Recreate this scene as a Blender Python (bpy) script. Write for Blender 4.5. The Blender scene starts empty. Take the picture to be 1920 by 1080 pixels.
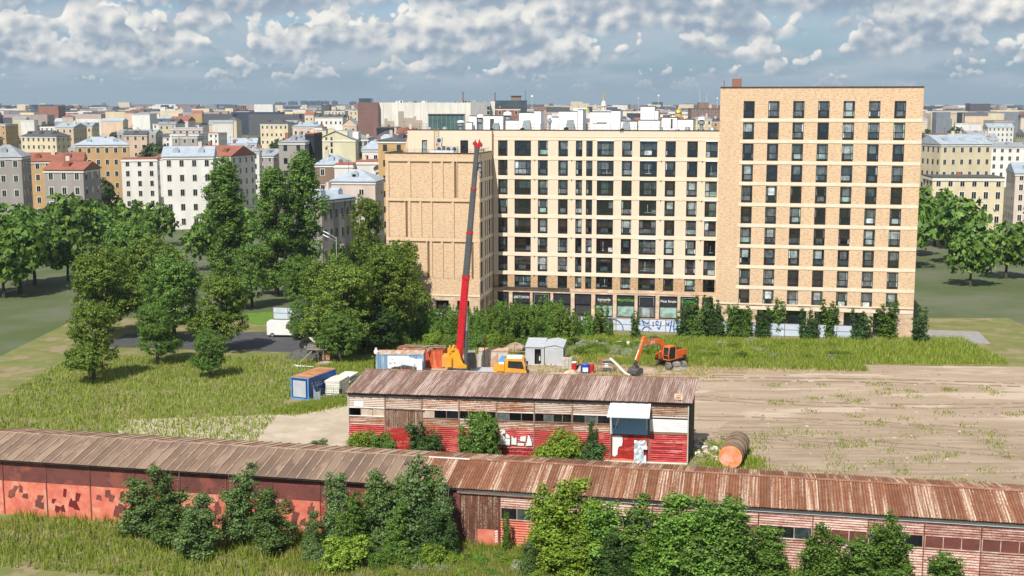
import bpy, math, random
import numpy as np
from mathutils import Vector, Matrix

rad = math.radians
S = bpy.context.scene
COL = S.collection
random.seed(7)
RNG = np.random.default_rng(7)

# ------------------------------------------------------------------ camera
cd = bpy.data.cameras.new('camera')
cam = bpy.data.objects.new('camera', cd)
COL.objects.link(cam)
cam.location = (0, 0, 34)
cam.rotation_euler = (rad(90 - 8.446), 0, 0)
cd.sensor_width = 36
cd.lens = 43.3125
cd.clip_start = 0.5
cd.clip_end = 40000
S.camera = cam

# ------------------------------------------------------------------ sun + sky
SUN_EL, SUN_AZ = 50.0, 20.5            # height, degrees left of straight behind the camera
to_sun = Vector((-math.sin(rad(SUN_AZ)) * math.cos(rad(SUN_EL)), -math.cos(rad(SUN_AZ)) * math.cos(rad(SUN_EL)), math.sin(rad(SUN_EL))))
sl = bpy.data.lights.new('sun', 'SUN')
sl.energy = 5.0
sl.angle = rad(0.5)
sl.color = (1.0, 0.945, 0.86)
sun = bpy.data.objects.new('sun', sl)
COL.objects.link(sun)
sun.rotation_euler = to_sun.to_track_quat('Z', 'Y').to_euler()
sun.location = (-60, -60, 150)

vs = S.view_settings
vs.view_transform = 'Standard'
vs.look = 'None'
vs.exposure = 0.36
vs.gamma = 1.0
vs.use_curve_mapping = False
S.cycles.max_bounces = 6
S.cycles.diffuse_bounces = 3
S.cycles.transparent_max_bounces = 6
S.cycles.volume_bounces = 0
S.cycles.use_denoising = True


class NT:
    """tiny expression helper for node trees"""
    def __init__(s, tree):
        s.t = tree; s.n = tree.nodes; s.l = tree.links

    def put(s, sock, v):
        if isinstance(v, bpy.types.NodeSocket):
            s.l.new(v, sock)
        elif v is not None:
            sock.default_value = v

    def m(s, op, a, b=None, c=None, clamp=False):
        nd = s.n.new('ShaderNodeMath'); nd.operation = op; nd.use_clamp = clamp
        for i, v in enumerate((a, b, c)):
            if v is not None: s.put(nd.inputs[i], v)
        return nd.outputs[0]

    def smooth(s, x, a, b):
        nd = s.n.new('ShaderNodeMapRange'); nd.interpolation_type = 'SMOOTHSTEP'
        s.put(nd.inputs[0], x); s.put(nd.inputs[1], a); s.put(nd.inputs[2], b)
        nd.inputs[3].default_value = 0; nd.inputs[4].default_value = 1
        return nd.outputs[0]

    def xyz(s, x, y, z):
        nd = s.n.new('ShaderNodeCombineXYZ')
        for i, v in enumerate((x, y, z)): s.put(nd.inputs[i], v)
        return nd.outputs[0]

    def noise(s, vec, scale=1.0, detail=5, rough=.55, lac=2.0):
        nd = s.n.new('ShaderNodeTexNoise')
        s.l.new(vec, nd.inputs['Vector'])
        nd.inputs['Scale'].default_value = scale; nd.inputs['Detail'].default_value = detail
        nd.inputs['Roughness'].default_value = rough; nd.inputs['Lacunarity'].default_value = lac
        return nd.outputs[0]

    def cells(s, vec, scale):
        nd = s.n.new('ShaderNodeTexVoronoi'); nd.feature = 'SMOOTH_F1'; nd.voronoi_dimensions = '2D'
        s.l.new(vec, nd.inputs['Vector']); nd.inputs['Scale'].default_value = scale; nd.inputs['Smoothness'].default_value = .35
        return nd.outputs[0]

    def mix(s, f, a, b, mode='MIX'):
        nd = s.n.new('ShaderNodeMix'); nd.data_type = 'RGBA'; nd.blend_type = mode
        s.put(nd.inputs[0], f)
        for i, v in ((6, a), (7, b)):
            if isinstance(v, (tuple, list)): v = (*v[:3], 1)
            s.put(nd.inputs[i], v)
        return nd.outputs[2]


w = bpy.data.worlds.new('World')
S.world = w
w.use_nodes = True
W = NT(w.node_tree)
W.n.clear()
sky = W.n.new('ShaderNodeTexSky')
sky.sky_type = 'NISHITA'
sky.sun_disc = False
sky.sun_elevation = rad(SUN_EL)
sky.sun_rotation = math.atan2(to_sun.x, to_sun.y)
sky.altitude = 30
sky.air_density = 1.0
sky.dust_density = 0.6
sky.ozone_density = 1.5
tc = W.n.new('ShaderNodeTexCoord')
sx = W.n.new('ShaderNodeSeparateXYZ')
W.l.new(tc.outputs['Generated'], sx.inputs[0])
DEG = 180 / math.pi
az = W.m('MULTIPLY', W.m('ARCTAN2', sx.outputs[0], sx.outputs[1]), DEG)
el = W.m('MULTIPLY', W.m('ARCSINE', sx.outputs[2]), DEG)
col = W.mix(1.0, sky.outputs[0], (0.66, 0.80, 0.98), 'MULTIPLY')
K = 10.0   # sky colours are written for a strength of 0.1
HAZE = (.215 * K, .31 * K, .385 * K)
col = W.mix(W.m('SUBTRACT', 1.0, W.smooth(el, .5, 7.0)), col, HAZE)
# thin grey veil with long flat streaks
veil = W.noise(W.xyz(W.m('MULTIPLY', az, .20), W.m('MULTIPLY', el, .95), 2.2), 1.0, 5, .55)
col = W.mix(W.m('MULTIPLY', W.m('MULTIPLY', W.smooth(veil, .36, .62), .88), W.smooth(el, .1, 1.6)), col, (.355 * K, .415 * K, .475 * K))
# rows of cumulus, the far ones first: base height, thickness (degrees), cover, seed, haze share
ROWS = [(0.7, 0.75, -.10, 3.1, .72), (1.15, 1.25, .0, 11.7, .40), (1.6, 2.0, .16, 27.3, .16),
        (2.3, 2.7, .44, 38.9, .06), (3.2, 3.0, .66, 45.2, 0), (4.4, 3.6, .74, 58.4, 0), (7.5, 5, .55, 79.1, 0), (14, 9, .5, 85.5, 0), (27, 15, .5, 104.8, 0)]
for b, t, cov, seed, hz in ROWS:
    dt = 7 if b < 5 else 3
    h = W.m('DIVIDE', W.m('SUBTRACT', el, b), t)
    ax = W.m('DIVIDE', az, t)
    wob = W.m('MULTIPLY', W.m('SUBTRACT', W.noise(W.xyz(W.m('MULTIPLY', ax, .45), seed * 1.3, 9.0), 1.0, 1, .5), .5), .55)   # bases are not all level
    h = W.m('ADD', h, wob)
    px, pz = W.m('MULTIPLY', ax, 1.25), W.m('MULTIPLY', h, 1.45)
    n = W.noise(W.xyz(px, pz, seed), 1.0, dt, .56)
    n2 = W.noise(W.xyz(W.m('ADD', px, -.16), W.m('ADD', pz, .24), seed), 1.0, dt - 1, .555)
    if b < 5:      # cauliflower billows
        n = W.m('ADD', n, W.m('MULTIPLY', W.m('SUBTRACT', .42, W.cells(W.xyz(px, W.m('ADD', pz, seed), 0.0), 3.0)), .24))
        n2 = W.m('ADD', n2, W.m('MULTIPLY', W.m('SUBTRACT', .42, W.cells(W.xyz(W.m('ADD', px, -.10), W.m('ADD', pz, .16 + seed), 0.0), 3.0)), .24))
    low = W.noise(W.xyz(W.m('MULTIPLY', ax, .5), seed * 1.7, 0.3), 1.0, 1, .5)
    base = W.noise(W.xyz(W.m('MULTIPLY', ax, 1.6), seed * 2.3, 4.0), 1.0, 3, .55)
    top = W.m('ADD', cov, W.m('ADD', W.m('MULTIPLY', W.m('SUBTRACT', low, .5), 3.8), W.m('MULTIPLY', W.m('SUBTRACT', n, .5), 2.0)))
    m1 = W.smooth(W.m('SUBTRACT', top, h), 0.0, 0.13)
    m2 = W.smooth(W.m('ADD', h, W.m('MULTIPLY', W.m('SUBTRACT', base, .5), .35)), -.16, .10)
    mask = W.m('MULTIPLY', m1, m2, clamp=True)
    q = W.m('DIVIDE', h, W.m('MAXIMUM', top, .3), clamp=True)
    lit = W.m('ADD', W.m('MULTIPLY', q, .80), W.m('MULTIPLY', W.m('SUBTRACT', n, n2), 2.1))
    lit = W.smooth(W.m('ADD', lit, .14), 0.0, .95)
    cc = W.mix(lit, (.24 * K, .305 * K, .385 * K), (.78 * K, .75 * K, .69 * K))
    if hz: cc = W.mix(hz, cc, (.25 * K, .325 * K, .40 * K))
    col = W.mix(W.m('MULTIPLY', mask, 1 - hz * .3), col, cc)
bg = W.n.new('ShaderNodeBackground')
bg.inputs[1].default_value = 0.1
W.l.new(col, bg.inputs[0])
wo = W.n.new('ShaderNodeOutputWorld')
W.l.new(bg.outputs[0], wo.inputs[0])
w.cycles.sampling_method = 'MANUAL'
w.cycles.sample_map_resolution = 512


# ------------------------------------------------------------------ materials
MATS = {}


def base_mat(name, rough=.8, metal=0.0, spec=.3):
    m = bpy.data.materials.new(name); m.use_nodes = True
    T = NT(m.node_tree)
    p = T.n['Principled BSDF']
    p.inputs['Roughness'].default_value = rough
    p.inputs['Metallic'].default_value = metal
    p.inputs['Specular IOR Level'].default_value = spec
    MATS[name] = m
    return m, T, p


def obj_coord(T, rnd_shift=True):
    t = T.n.new('ShaderNodeTexCoord')
    if not rnd_shift: return t.outputs['Object']
    oi = T.n.new('ShaderNodeObjectInfo')
    va = T.n.new('ShaderNodeVectorMath'); va.operation = 'ADD'
    T.l.new(t.outputs['Object'], va.inputs[0])
    r = T.m('MULTIPLY', oi.outputs['Random'], 63.0)
    T.l.new(T.xyz(r, r, r), va.inputs[1])
    return va.outputs[0]


def M(name, c1, c2=None, scale=2.0, rough=.8, metal=0.0, bump=0.0, stretch=(1, 1, 1), rnd=0.0, lo=.35, hi=.65, c3=None, spec=.3, shift=True, detail=6):
    """noise-mottled colour between c1 and c2, optional patches of c3, per-object brightness spread rnd"""
    m, T, p = base_mat(name, rough, metal, spec)
    if c2 is None: c2 = tuple(min(1, v * .82) for v in c1)
    co = obj_coord(T, shift)
    mp = T.n.new('ShaderNodeMapping'); mp.inputs['Scale'].default_value = stretch
    T.l.new(co, mp.inputs[0])
    n = T.noise(mp.outputs[0], scale, detail, .6)
    f = T.smooth(n, lo, hi)
    c = T.mix(f, c1, c2)
    if c3 is not None:
        n3 = T.noise(mp.outputs[0], scale * .37 + .11, 7, .62)
        c = T.mix(T.smooth(n3, .52, .60), c, c3)
    if rnd:
        oi = T.n.new('ShaderNodeObjectInfo')
        v = T.m('ADD', T.m('MULTIPLY', oi.outputs['Random'], 2 * rnd), 1 - rnd)
        c = T.mix(1.0, c, T.xyz(v, v, v), 'MULTIPLY')
    T.l.new(c, p.inputs['Base Color'])
    if bump:
        bn = T.n.new('ShaderNodeBump'); bn.inputs['Strength'].default_value = bump; bn.inputs['Distance'].default_value = .05
        T.l.new(n, bn.inputs['Height']); T.l.new(bn.outputs[0], p.inputs['Normal'])
    return m


def brick_mat(name, c1, c2, mortar, bw=.5, bh=.13, dark=None, amt=.3):
    m, T, p = base_mat(name, .85)
    t = T.n.new('ShaderNodeTexCoord')
    s = T.n.new('ShaderNodeSeparateXYZ'); T.l.new(t.outputs['Object'], s.inputs[0])
    u = T.m('ADD', s.outputs[0], s.outputs[1])
    v = T.xyz(u, s.outputs[2], 0.0)
    b = T.n.new('ShaderNodeTexBrick')
    T.l.new(v, b.inputs['Vector'])
    b.inputs['Scale'].default_value = 1
    b.inputs['Brick Width'].default_value = bw; b.inputs['Row Height'].default_value = bh
    b.inputs['Mortar Size'].default_value = .008
    b.inputs['Color1'].default_value = (*c1, 1); b.inputs['Color2'].default_value = (*c2, 1); b.inputs['Mortar'].default_value = (*mortar, 1)
    c = b.outputs[0]
    if dark:
        # courses that differ: noise long in u, short in z
        n = T.noise(T.xyz(T.m('MULTIPLY', u, 2.3), T.m('MULTIPLY', s.outputs[2], 6.0), 0.0), 1.0, 3, .6)
        c = T.mix(T.m('MULTIPLY', T.smooth(n, .5, .62), amt), c, dark)
    n3 = T.noise(T.xyz(T.m('MULTIPLY', u, 1.3), T.m('MULTIPLY', s.outputs[2], .10), 3.0), 1.0, 5)
    c = T.mix(T.m('MULTIPLY', T.smooth(n3, .52, .72), .22), c, tuple(x * .6 for x in c1))     # rain streaks
    n2 = T.noise(v, .25, 4)
    c = T.mix(T.m('MULTIPLY', T.smooth(n2, .3, .7), .18), c, tuple(x * .72 for x in c1))
    T.l.new(c, p.inputs['Base Color'])
    return m


def leaf_mat(name, dark, mid, light, trans=.22):
    m, T, p = base_mat(name, .55, 0, .25)
    g = T.n.new('ShaderNodeNewGeometry')
    oi = T.n.new('ShaderNodeObjectInfo')
    r = g.outputs['Random Per Island']
    c = T.mix(T.smooth(r, 0.0, .6), dark, mid)
    c = T.mix(T.m('MULTIPLY', T.smooth(r, .5, 1.0), .75), c, light)
    v = T.m('ADD', T.m('MULTIPLY', oi.outputs['Random'], .36), .82)
    c = T.mix(1.0, c, T.xyz(v, v, T.m('MULTIPLY', v, v)), 'MULTIPLY')
    T.l.new(c, p.inputs['Base Color'])
    tr = T.n.new('ShaderNodeBsdfTranslucent')
    T.l.new(T.mix(1.0, c, (1.15, 1.25, .55), 'MULTIPLY'), tr.inputs[0])
    mx = T.n.new('ShaderNodeMixShader'); mx.inputs[0].default_value = trans
    T.l.new(p.outputs[0], mx.inputs[1]); T.l.new(tr.outputs[0], mx.inputs[2])
    T.l.new(mx.outputs[0], T.n['Material Output'].inputs[0])
    return m


def sheet_mat(name, rust1, rust2, pale, cover, streak=(9, .55, 1), ramp=(.50, .60), pitch=0):
    """corrugated sheet: rust with paint left in streaks that run down the slope (local y)"""
    m, T, p = base_mat(name, .75, 0, .25)
    co = obj_coord(T)
    mp = T.n.new('ShaderNodeMapping'); mp.inputs['Scale'].default_value = streak; T.l.new(co, mp.inputs[0])
    a = T.noise(mp.outputs[0], 1.0, 6, .6)
    b = T.noise(co, 1.7, 7, .65)
    f = T.noise(co, 9.0, 4, .6)
    c = T.mix(T.smooth(b, .35, .68), rust1, rust2)
    oi = T.n.new('ShaderNodeObjectInfo')
    bias = T.m('MULTIPLY', T.m('SUBTRACT', oi.outputs['Random'], .5), .10)
    k = T.m('ADD', T.m('ADD', T.m('MULTIPLY', a, .62), T.m('MULTIPLY', f, .38)), bias)
    k = T.m('MULTIPLY', T.smooth(k, ramp[0], ramp[1]), cover)
    c = T.mix(k, c, pale)
    if pitch:      # wave shading put into the colour: corrugation valleys tinted a darker rust
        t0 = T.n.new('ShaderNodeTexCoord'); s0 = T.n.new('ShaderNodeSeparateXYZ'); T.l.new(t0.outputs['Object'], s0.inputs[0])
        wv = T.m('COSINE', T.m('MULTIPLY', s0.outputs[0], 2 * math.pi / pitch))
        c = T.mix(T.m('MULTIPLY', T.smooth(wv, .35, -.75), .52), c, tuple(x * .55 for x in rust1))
    v = T.m('ADD', T.m('MULTIPLY', oi.outputs['Random'], .34), .83)
    c = T.mix(1.0, c, T.xyz(v, v, v), 'MULTIPLY')
    T.l.new(c, p.inputs['Base Color'])
    return m


def glass_mat(name, c, rough=.04, spec=.5):
    m, T, p = base_mat(name, rough, 0, spec)
    p.inputs['IOR'].default_value = 2.0
    co = obj_coord(T)
    n = T.noise(co, 1.3, 3, .6)
    T.l.new(T.mix(T.smooth(n, .4, .62), c, tuple(v * .55 for v in c)), p.inputs['Base Color'])
    return m


# facade
M('cream_stone', (.73, .60, .43), (.67, .54, .38), 1.2, .85, stretch=(1, 1, 3))
M('band_stone', (.73, .615, .48), (.67, .555, .425), .9, .85)
brick_mat('wing_brick', (.66, .48, .315), (.60, .42, .265), (.58, .435, .295), .51, .145, (.40, .265, .145), .75)
brick_mat('soldier_brick', (.69, .51, .325), (.62, .44, .27), (.52, .39, .25), .13, .5)
brick_mat('cream_brick', (.70, .585, .445), (.665, .55, .415), (.63, .515, .385), .4, .12)
brick_mat('dark_course_brick', (.55, .38, .22), (.47, .30, .16), (.42, .31, .2), .5, .14, (.26, .15, .08), .9)
M('travertine', (.58, .44, .31), (.47, .33, .225), .55, .8, stretch=(1.2, 1.2, 3), c3=(.66, .53, .38))
M('slot_brown', (.20, .12, .075), (.16, .095, .06), 2)
M('frame_dark', (.012, .014, .016), (.02, .022, .024), 3, .45)
M('parapet_dark', (.045, .038, .032), (.07, .055, .045), 2, .5)
M('roof_felt', (.10, .095, .09), (.16, .15, .14), .6, .9)
M('white_render', (.86, .86, .85), (.80, .80, .79), .7, .8)
M('interior_dark', (.02, .02, .02), (.03, .03, .03), 1)
for nm, c in [('pane_black', (.006, .008, .010)), ('pane_dark', (.014, .019, .021)), ('pane_teal', (.055, .078, .082)), ('pane_grey', (.13, .15, .155)),
              ('pane_pale', (.34, .40, .40)), ('pane_white', (.62, .68, .70)), ('pane_mint', (.30, .46, .40)), ('pane_brown', (.03, .022, .017))]:
    glass_mat(nm, c)
M('sign_black', (.018, .020, .026), (.028, .03, .036), 2, .5)
M('letter_white', (.85, .85, .85), (.8, .8, .8), 2, .5)
M('letter_green', (.03, .52, .05), (.03, .45, .05), 2, .5)
M('letter_lime', (.16, .55, .03), (.13, .5, .03), 2, .5)
M('letter_orange', (.75, .35, .2), (.7, .3, .18), 2, .5)
M('galv', (.34, .38, .40), (.24, .27, .29), 3, .45, .2, stretch=(1, 1, 2))
M('galv_light', (.47, .49, .52), (.41, .43, .46), .8, .55, .1)
M('metal_dark', (.05, .05, .05), (.09, .085, .08), 3, .5)
M('rail_dark', (.06, .055, .05), (.09, .08, .07), 3, .6)
# sheds
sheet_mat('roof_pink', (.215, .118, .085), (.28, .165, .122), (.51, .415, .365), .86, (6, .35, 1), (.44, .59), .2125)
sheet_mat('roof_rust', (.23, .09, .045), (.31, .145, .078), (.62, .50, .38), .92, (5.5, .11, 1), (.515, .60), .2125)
sheet_mat('wall_pale', (.26, .115, .06), (.36, .22, .14), (.45, .375, .32), .95, (.5, .5, 5), (.41, .53))
sheet_mat('wall_pale_rust', (.25, .095, .045), (.33, .16, .09), (.44, .36, .305), .93, (.5, .5, 4), (.48, .58))
sheet_mat('wall_pink', (.26, .10, .08), (.34, .17, .13), (.56, .40, .34), .9, (.5, .5, 4), (.42, .56))
sheet_mat('door_boards', (.115, .045, .03), (.17, .075, .05), (.46, .36, .26), .85, (9, 9, .35), (.48, .60))
sheet_mat('door_pale', (.17, .085, .055), (.25, .14, .09), (.52, .45, .36), .9, (9, 9, .35), (.44, .58))
M('red_paint', (.47, .06, .058), (.33, .028, .028), 1.1, .7, stretch=(1, 1, 3), rnd=.12, c3=(.54, .16, .14))
M('red_deep', (.41, .028, .022), (.29, .016, .014), 1.3, .6, rnd=.1, stretch=(1, 1, 2.5), c3=(.48, .09, .07))
M('red_coral', (.62, .20, .13), (.52, .13, .09), 1.2, .7, c3=(.60, .26, .18))
M('brown_red', (.16, .052, .042), (.11, .04, .034), .8, .8, c3=(.22, .07, .05))
M('panel_white', (.78, .77, .74), (.70, .69, .65), 1, .7)
M('blue_door', (.25, .43, .64), (.21, .37, .56), 1.5, .55, stretch=(6, 6, .4))
M('post_brown', (.19, .12, .085), (.27, .18, .13), 3, .8)
M('roof_brown', (.15, .10, .072), (.20, .135, .095), .8, .9, rnd=.16, c3=(.245, .17, .12), stretch=(1, .4, 1))
M('roof_rib', (.42, .295, .195), (.31, .215, .145), 1.2, .85, c3=(.24, .17, .125))
M('ridge_rust', (.26, .125, .075), (.20, .09, .055), 1.5, .8, c3=(.36, .22, .14))
M('tar_dark', (.085, .06, .05), (.13, .085, .065), 1.6, .9, stretch=(1, 1, .25))
M('graffiti_white', (.74, .75, .74), (.66, .68, .67), 1, .7)
M('graffiti_black', (.02, .02, .025), (.035, .03, .035), 1, .7)
M('graffiti_maroon', (.16, .015, .02), (.12, .012, .015), 1, .7)
M('graffiti_blue', (.03, .09, .33), (.05, .13, .38), 1, .7)
M('tin', (.42, .50, .54), (.60, .65, .68), 2.5, .4, .35, stretch=(4, 4, .4), c3=(.34, .42, .46))
# ground
M('ground_grass', (.13, .15, .038), (.19, .175, .065), .35, 1, bump=.3, c3=(.24, .19, .11), shift=False)
M('dirt', (.37, .285, .205), (.29, .215, .15), .22, 1, bump=.5, c3=(.43, .345, .26), shift=False, detail=10, stretch=(.3, 1.3, 1))
M('sand', (.44, .365, .275), (.37, .30, .22), .35, 1, bump=.4, c3=(.48, .405, .315), shift=False, detail=10)
M('dry_soil', (.35, .27, .195), (.25, .185, .125), .6, 1, bump=.6, shift=False, c3=(.29, .225, .15), stretch=(.25, 1.6, 1))
M('rut_soil', (.24, .175, .115), (.30, .225, .155), 1.2, 1, bump=.6, shift=False)
M('asphalt', (.075, .075, .078), (.06, .06, .062), .8, .9, shift=False)
M('paving', (.30, .28, .26), (.24, .23, .22), 1.5, .9, shift=False)
M('lawn', (.11, .20, .02), (.09, .16, .02), .8, 1, bump=.3, shift=False)
M('city_floor', (.07, .095, .03), (.115, .125, .075), .05, 1, shift=False)
M('rubble', (.30, .26, .22), (.20, .165, .13), 2, 1, rnd=.25)
M('concrete', (.50, .48, .42), (.40, .375, .32), 1.4, .9, rnd=.08, c3=(.45, .40, .32))
M('concrete_pale', (.66, .65, .58), (.56, .55, .48), 1.2, .9, rnd=.06)
M('fence_pale', (.50, .57, .66), (.43, .50, .59), .8, .8, rnd=.06, c3=(.55, .58, .62))
M('fence_post', (.24, .14, .12), (.18, .11, .09), 2, .8)
# plants
leaf_mat('leaf_linden', (.055, .105, .014), (.125, .195, .024), (.26, .325, .042))
leaf_mat('leaf_mid', (.045, .100, .016), (.098, .185, .026), (.19, .29, .045))
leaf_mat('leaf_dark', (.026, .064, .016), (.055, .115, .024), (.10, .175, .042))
leaf_mat('leaf_lime', (.09, .165, .014), (.185, .285, .026), (.33, .40, .055))
leaf_mat('leaf_poplar', (.050, .095, .024), (.10, .17, .042), (.20, .275, .095))
leaf_mat('leaf_willow', (.052, .125, .016), (.125, .25, .032), (.25, .385, .06))
leaf_mat('leaf_pale', (.16, .20, .08), (.30, .33, .17), (.50, .51, .34))
leaf_mat('leaf_far', (.030, .050, .018), (.048, .075, .024), (.075, .105, .034))
leaf_mat('grass_green', (.13, .19, .022), (.235, .30, .038), (.38, .41, .09))
leaf_mat('grass_dry', (.24, .22, .07), (.36, .32, .12), (.50, .43, .20))
M('bark', (.09, .072, .055), (.055, .045, .036), 6, .95, stretch=(1, 1, .3))
M('bark_pale', (.24, .22, .18), (.13, .115, .09), 6, .95, stretch=(1, 1, .3))
# machines and yard things
M('crane_red', (.50, .010, .020), (.40, .009, .016), .9, .4, spec=.5, c3=(.44, .03, .03))
M('crane_grey', (.085, .09, .095), (.065, .07, .074), .7, .45, spec=.5)
M('crane_yellow', (.76, .34, .014), (.62, .26, .014), 1.4, .45, spec=.5, c3=(.55, .27, .06))
M('excavator_orange', (.74, .15, .014), (.58, .11, .014), 1.6, .5, spec=.5, c3=(.50, .17, .07))
M('rubber', (.025, .024, .023), (.05, .045, .04), 5, .9)
M('dusty_tyre', (.20, .18, .155), (.11, .10, .09), 3, .95)
M('dusty_steel', (.34, .32, .29), (.22, .205, .185), 2, .8, c3=(.40, .37, .33))
M('dark_steel', (.055, .055, .052), (.10, .095, .088), 3, .7)
M('black_plastic', (.018, .018, .018), (.03, .03, .03), 3, .5)
M('cab_glass_dark', (.012, .014, .016), (.02, .024, .026), 1, .08, spec=.6)
M('chrome', (.6, .6, .6), (.5, .5, .5), 3, .2, .9)
M('container_blue', (.22, .35, .47), (.15, .26, .38), 1.0, .6, stretch=(4, 4, .5), c3=(.34, .46, .55))
M('container_orange', (.56, .105, .035), (.46, .085, .032), 1.1, .6, stretch=(3, 3, .5), c3=(.62, .19, .10))
M('container_navy', (.018, .075, .26), (.014, .058, .20), 1.0, .5)
M('frame_blue', (.10, .30, .62), (.08, .25, .55), 1.0, .5)
M('rust_top', (.42, .19, .085), (.33, .135, .055), .8, .85, c3=(.46, .27, .16))
M('rust_pale', (.50, .34, .24), (.40, .24, .16), 1.2, .85, c3=(.55, .46, .38))
M('plank', (.38, .29, .20), (.27, .20, .14), 3, .9, rnd=.3, stretch=(.4, 4, 4))
M('weathered_wood', (.20, .175, .15), (.13, .115, .10), 3, .95, rnd=.25)
M('plastic_white', (.80, .81, .80), (.72, .74, .74), .8, .5)
M('sheet_white', (.60, .625, .61), (.52, .55, .55), .9, .6)
M('barrel_blue', (.015, .06, .36), (.012, .05, .28), 1, .4)
M('barrel_red', (.55, .025, .025), (.45, .02, .02), 1, .4)
M('sack_beige', (.52, .42, .33), (.42, .33, .25), 2, .9)
M('clay_orange', (.80, .20, .04), (.72, .30, .20), 1.6, .7, c3=(.80, .36, .28))
M('tank_olive', (.16, .13, .09), (.11, .09, .065), 1.2, .8, c3=(.22, .17, .11))
M('car_white', (.75, .75, .74), (.70, .70, .69), 1, .3, spec=.5)
M('car_black', (.02, .02, .022), (.03, .03, .032), 1, .2, spec=.6)
M('car_grey', (.20, .205, .21), (.17, .175, .18), 1, .3, .4)
M('lamp_grey', (.45, .46, .46), (.38, .39, .39), 1, .5)
# town
for nm, c in [('town_cream', (.62, .53, .36)), ('town_yellow', (.60, .56, .38)), ('town_pink', (.56, .46, .40)), ('town_white', (.68, .66, .62)), ('town_grey', (.33, .30, .275)),
              ('town_ochre', (.48, .31, .145)), ('town_brick', (.27, .125, .085)), ('town_navy', (.03, .036, .045)), ('town_mauve', (.215, .12, .105)),
              ('mall_white', (.66, .63, .56)), ('mall_beige', (.40, .335, .28)), ('mall_grey', (.36, .35, .34)), ('town_peach', (.62, .46, .33)), ('town_brown', (.23, .155, .115)), ('tower_blue', (.035, .05, .08)), ('tower_grey', (.19, .21, .24)), ('tower_pink', (.36, .29, .26))]:
    M(nm, c, tuple(v * .86 for v in c), .25, .9, rnd=.06, stretch=(1, 1, .4))
M('tin_blue', (.40, .455, .50), (.33, .385, .43), .5, .6, .15, rnd=.08)
M('tin_grey', (.30, .32, .335), (.24, .26, .275), .5, .6, .1, rnd=.1)
M('tin_red', (.30, .11, .07), (.24, .09, .06), .5, .7, rnd=.15)
M('tin_dark', (.09, .09, .095), (.07, .07, .075), .5, .7, rnd=.15)
M('tin_green', (.16, .23, .17), (.13, .2, .15), .5, .7)
M('gold', (.80, .52, .10), (.72, .45, .08), 1, .3, .7)
M('glass_green', (.075, .14, .13), (.05, .095, .09), .3, .15, spec=.6, stretch=(.5, .5, 1))
M('glass_blue', (.06, .10, .125), (.04, .065, .085), .3, .12, spec=.6)
M('church_yellow', (.66, .50, .22), (.6, .45, .2), .5, .8)
M('church_green', (.33, .36, .10), (.42, .40, .12), .4, .6)


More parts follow.
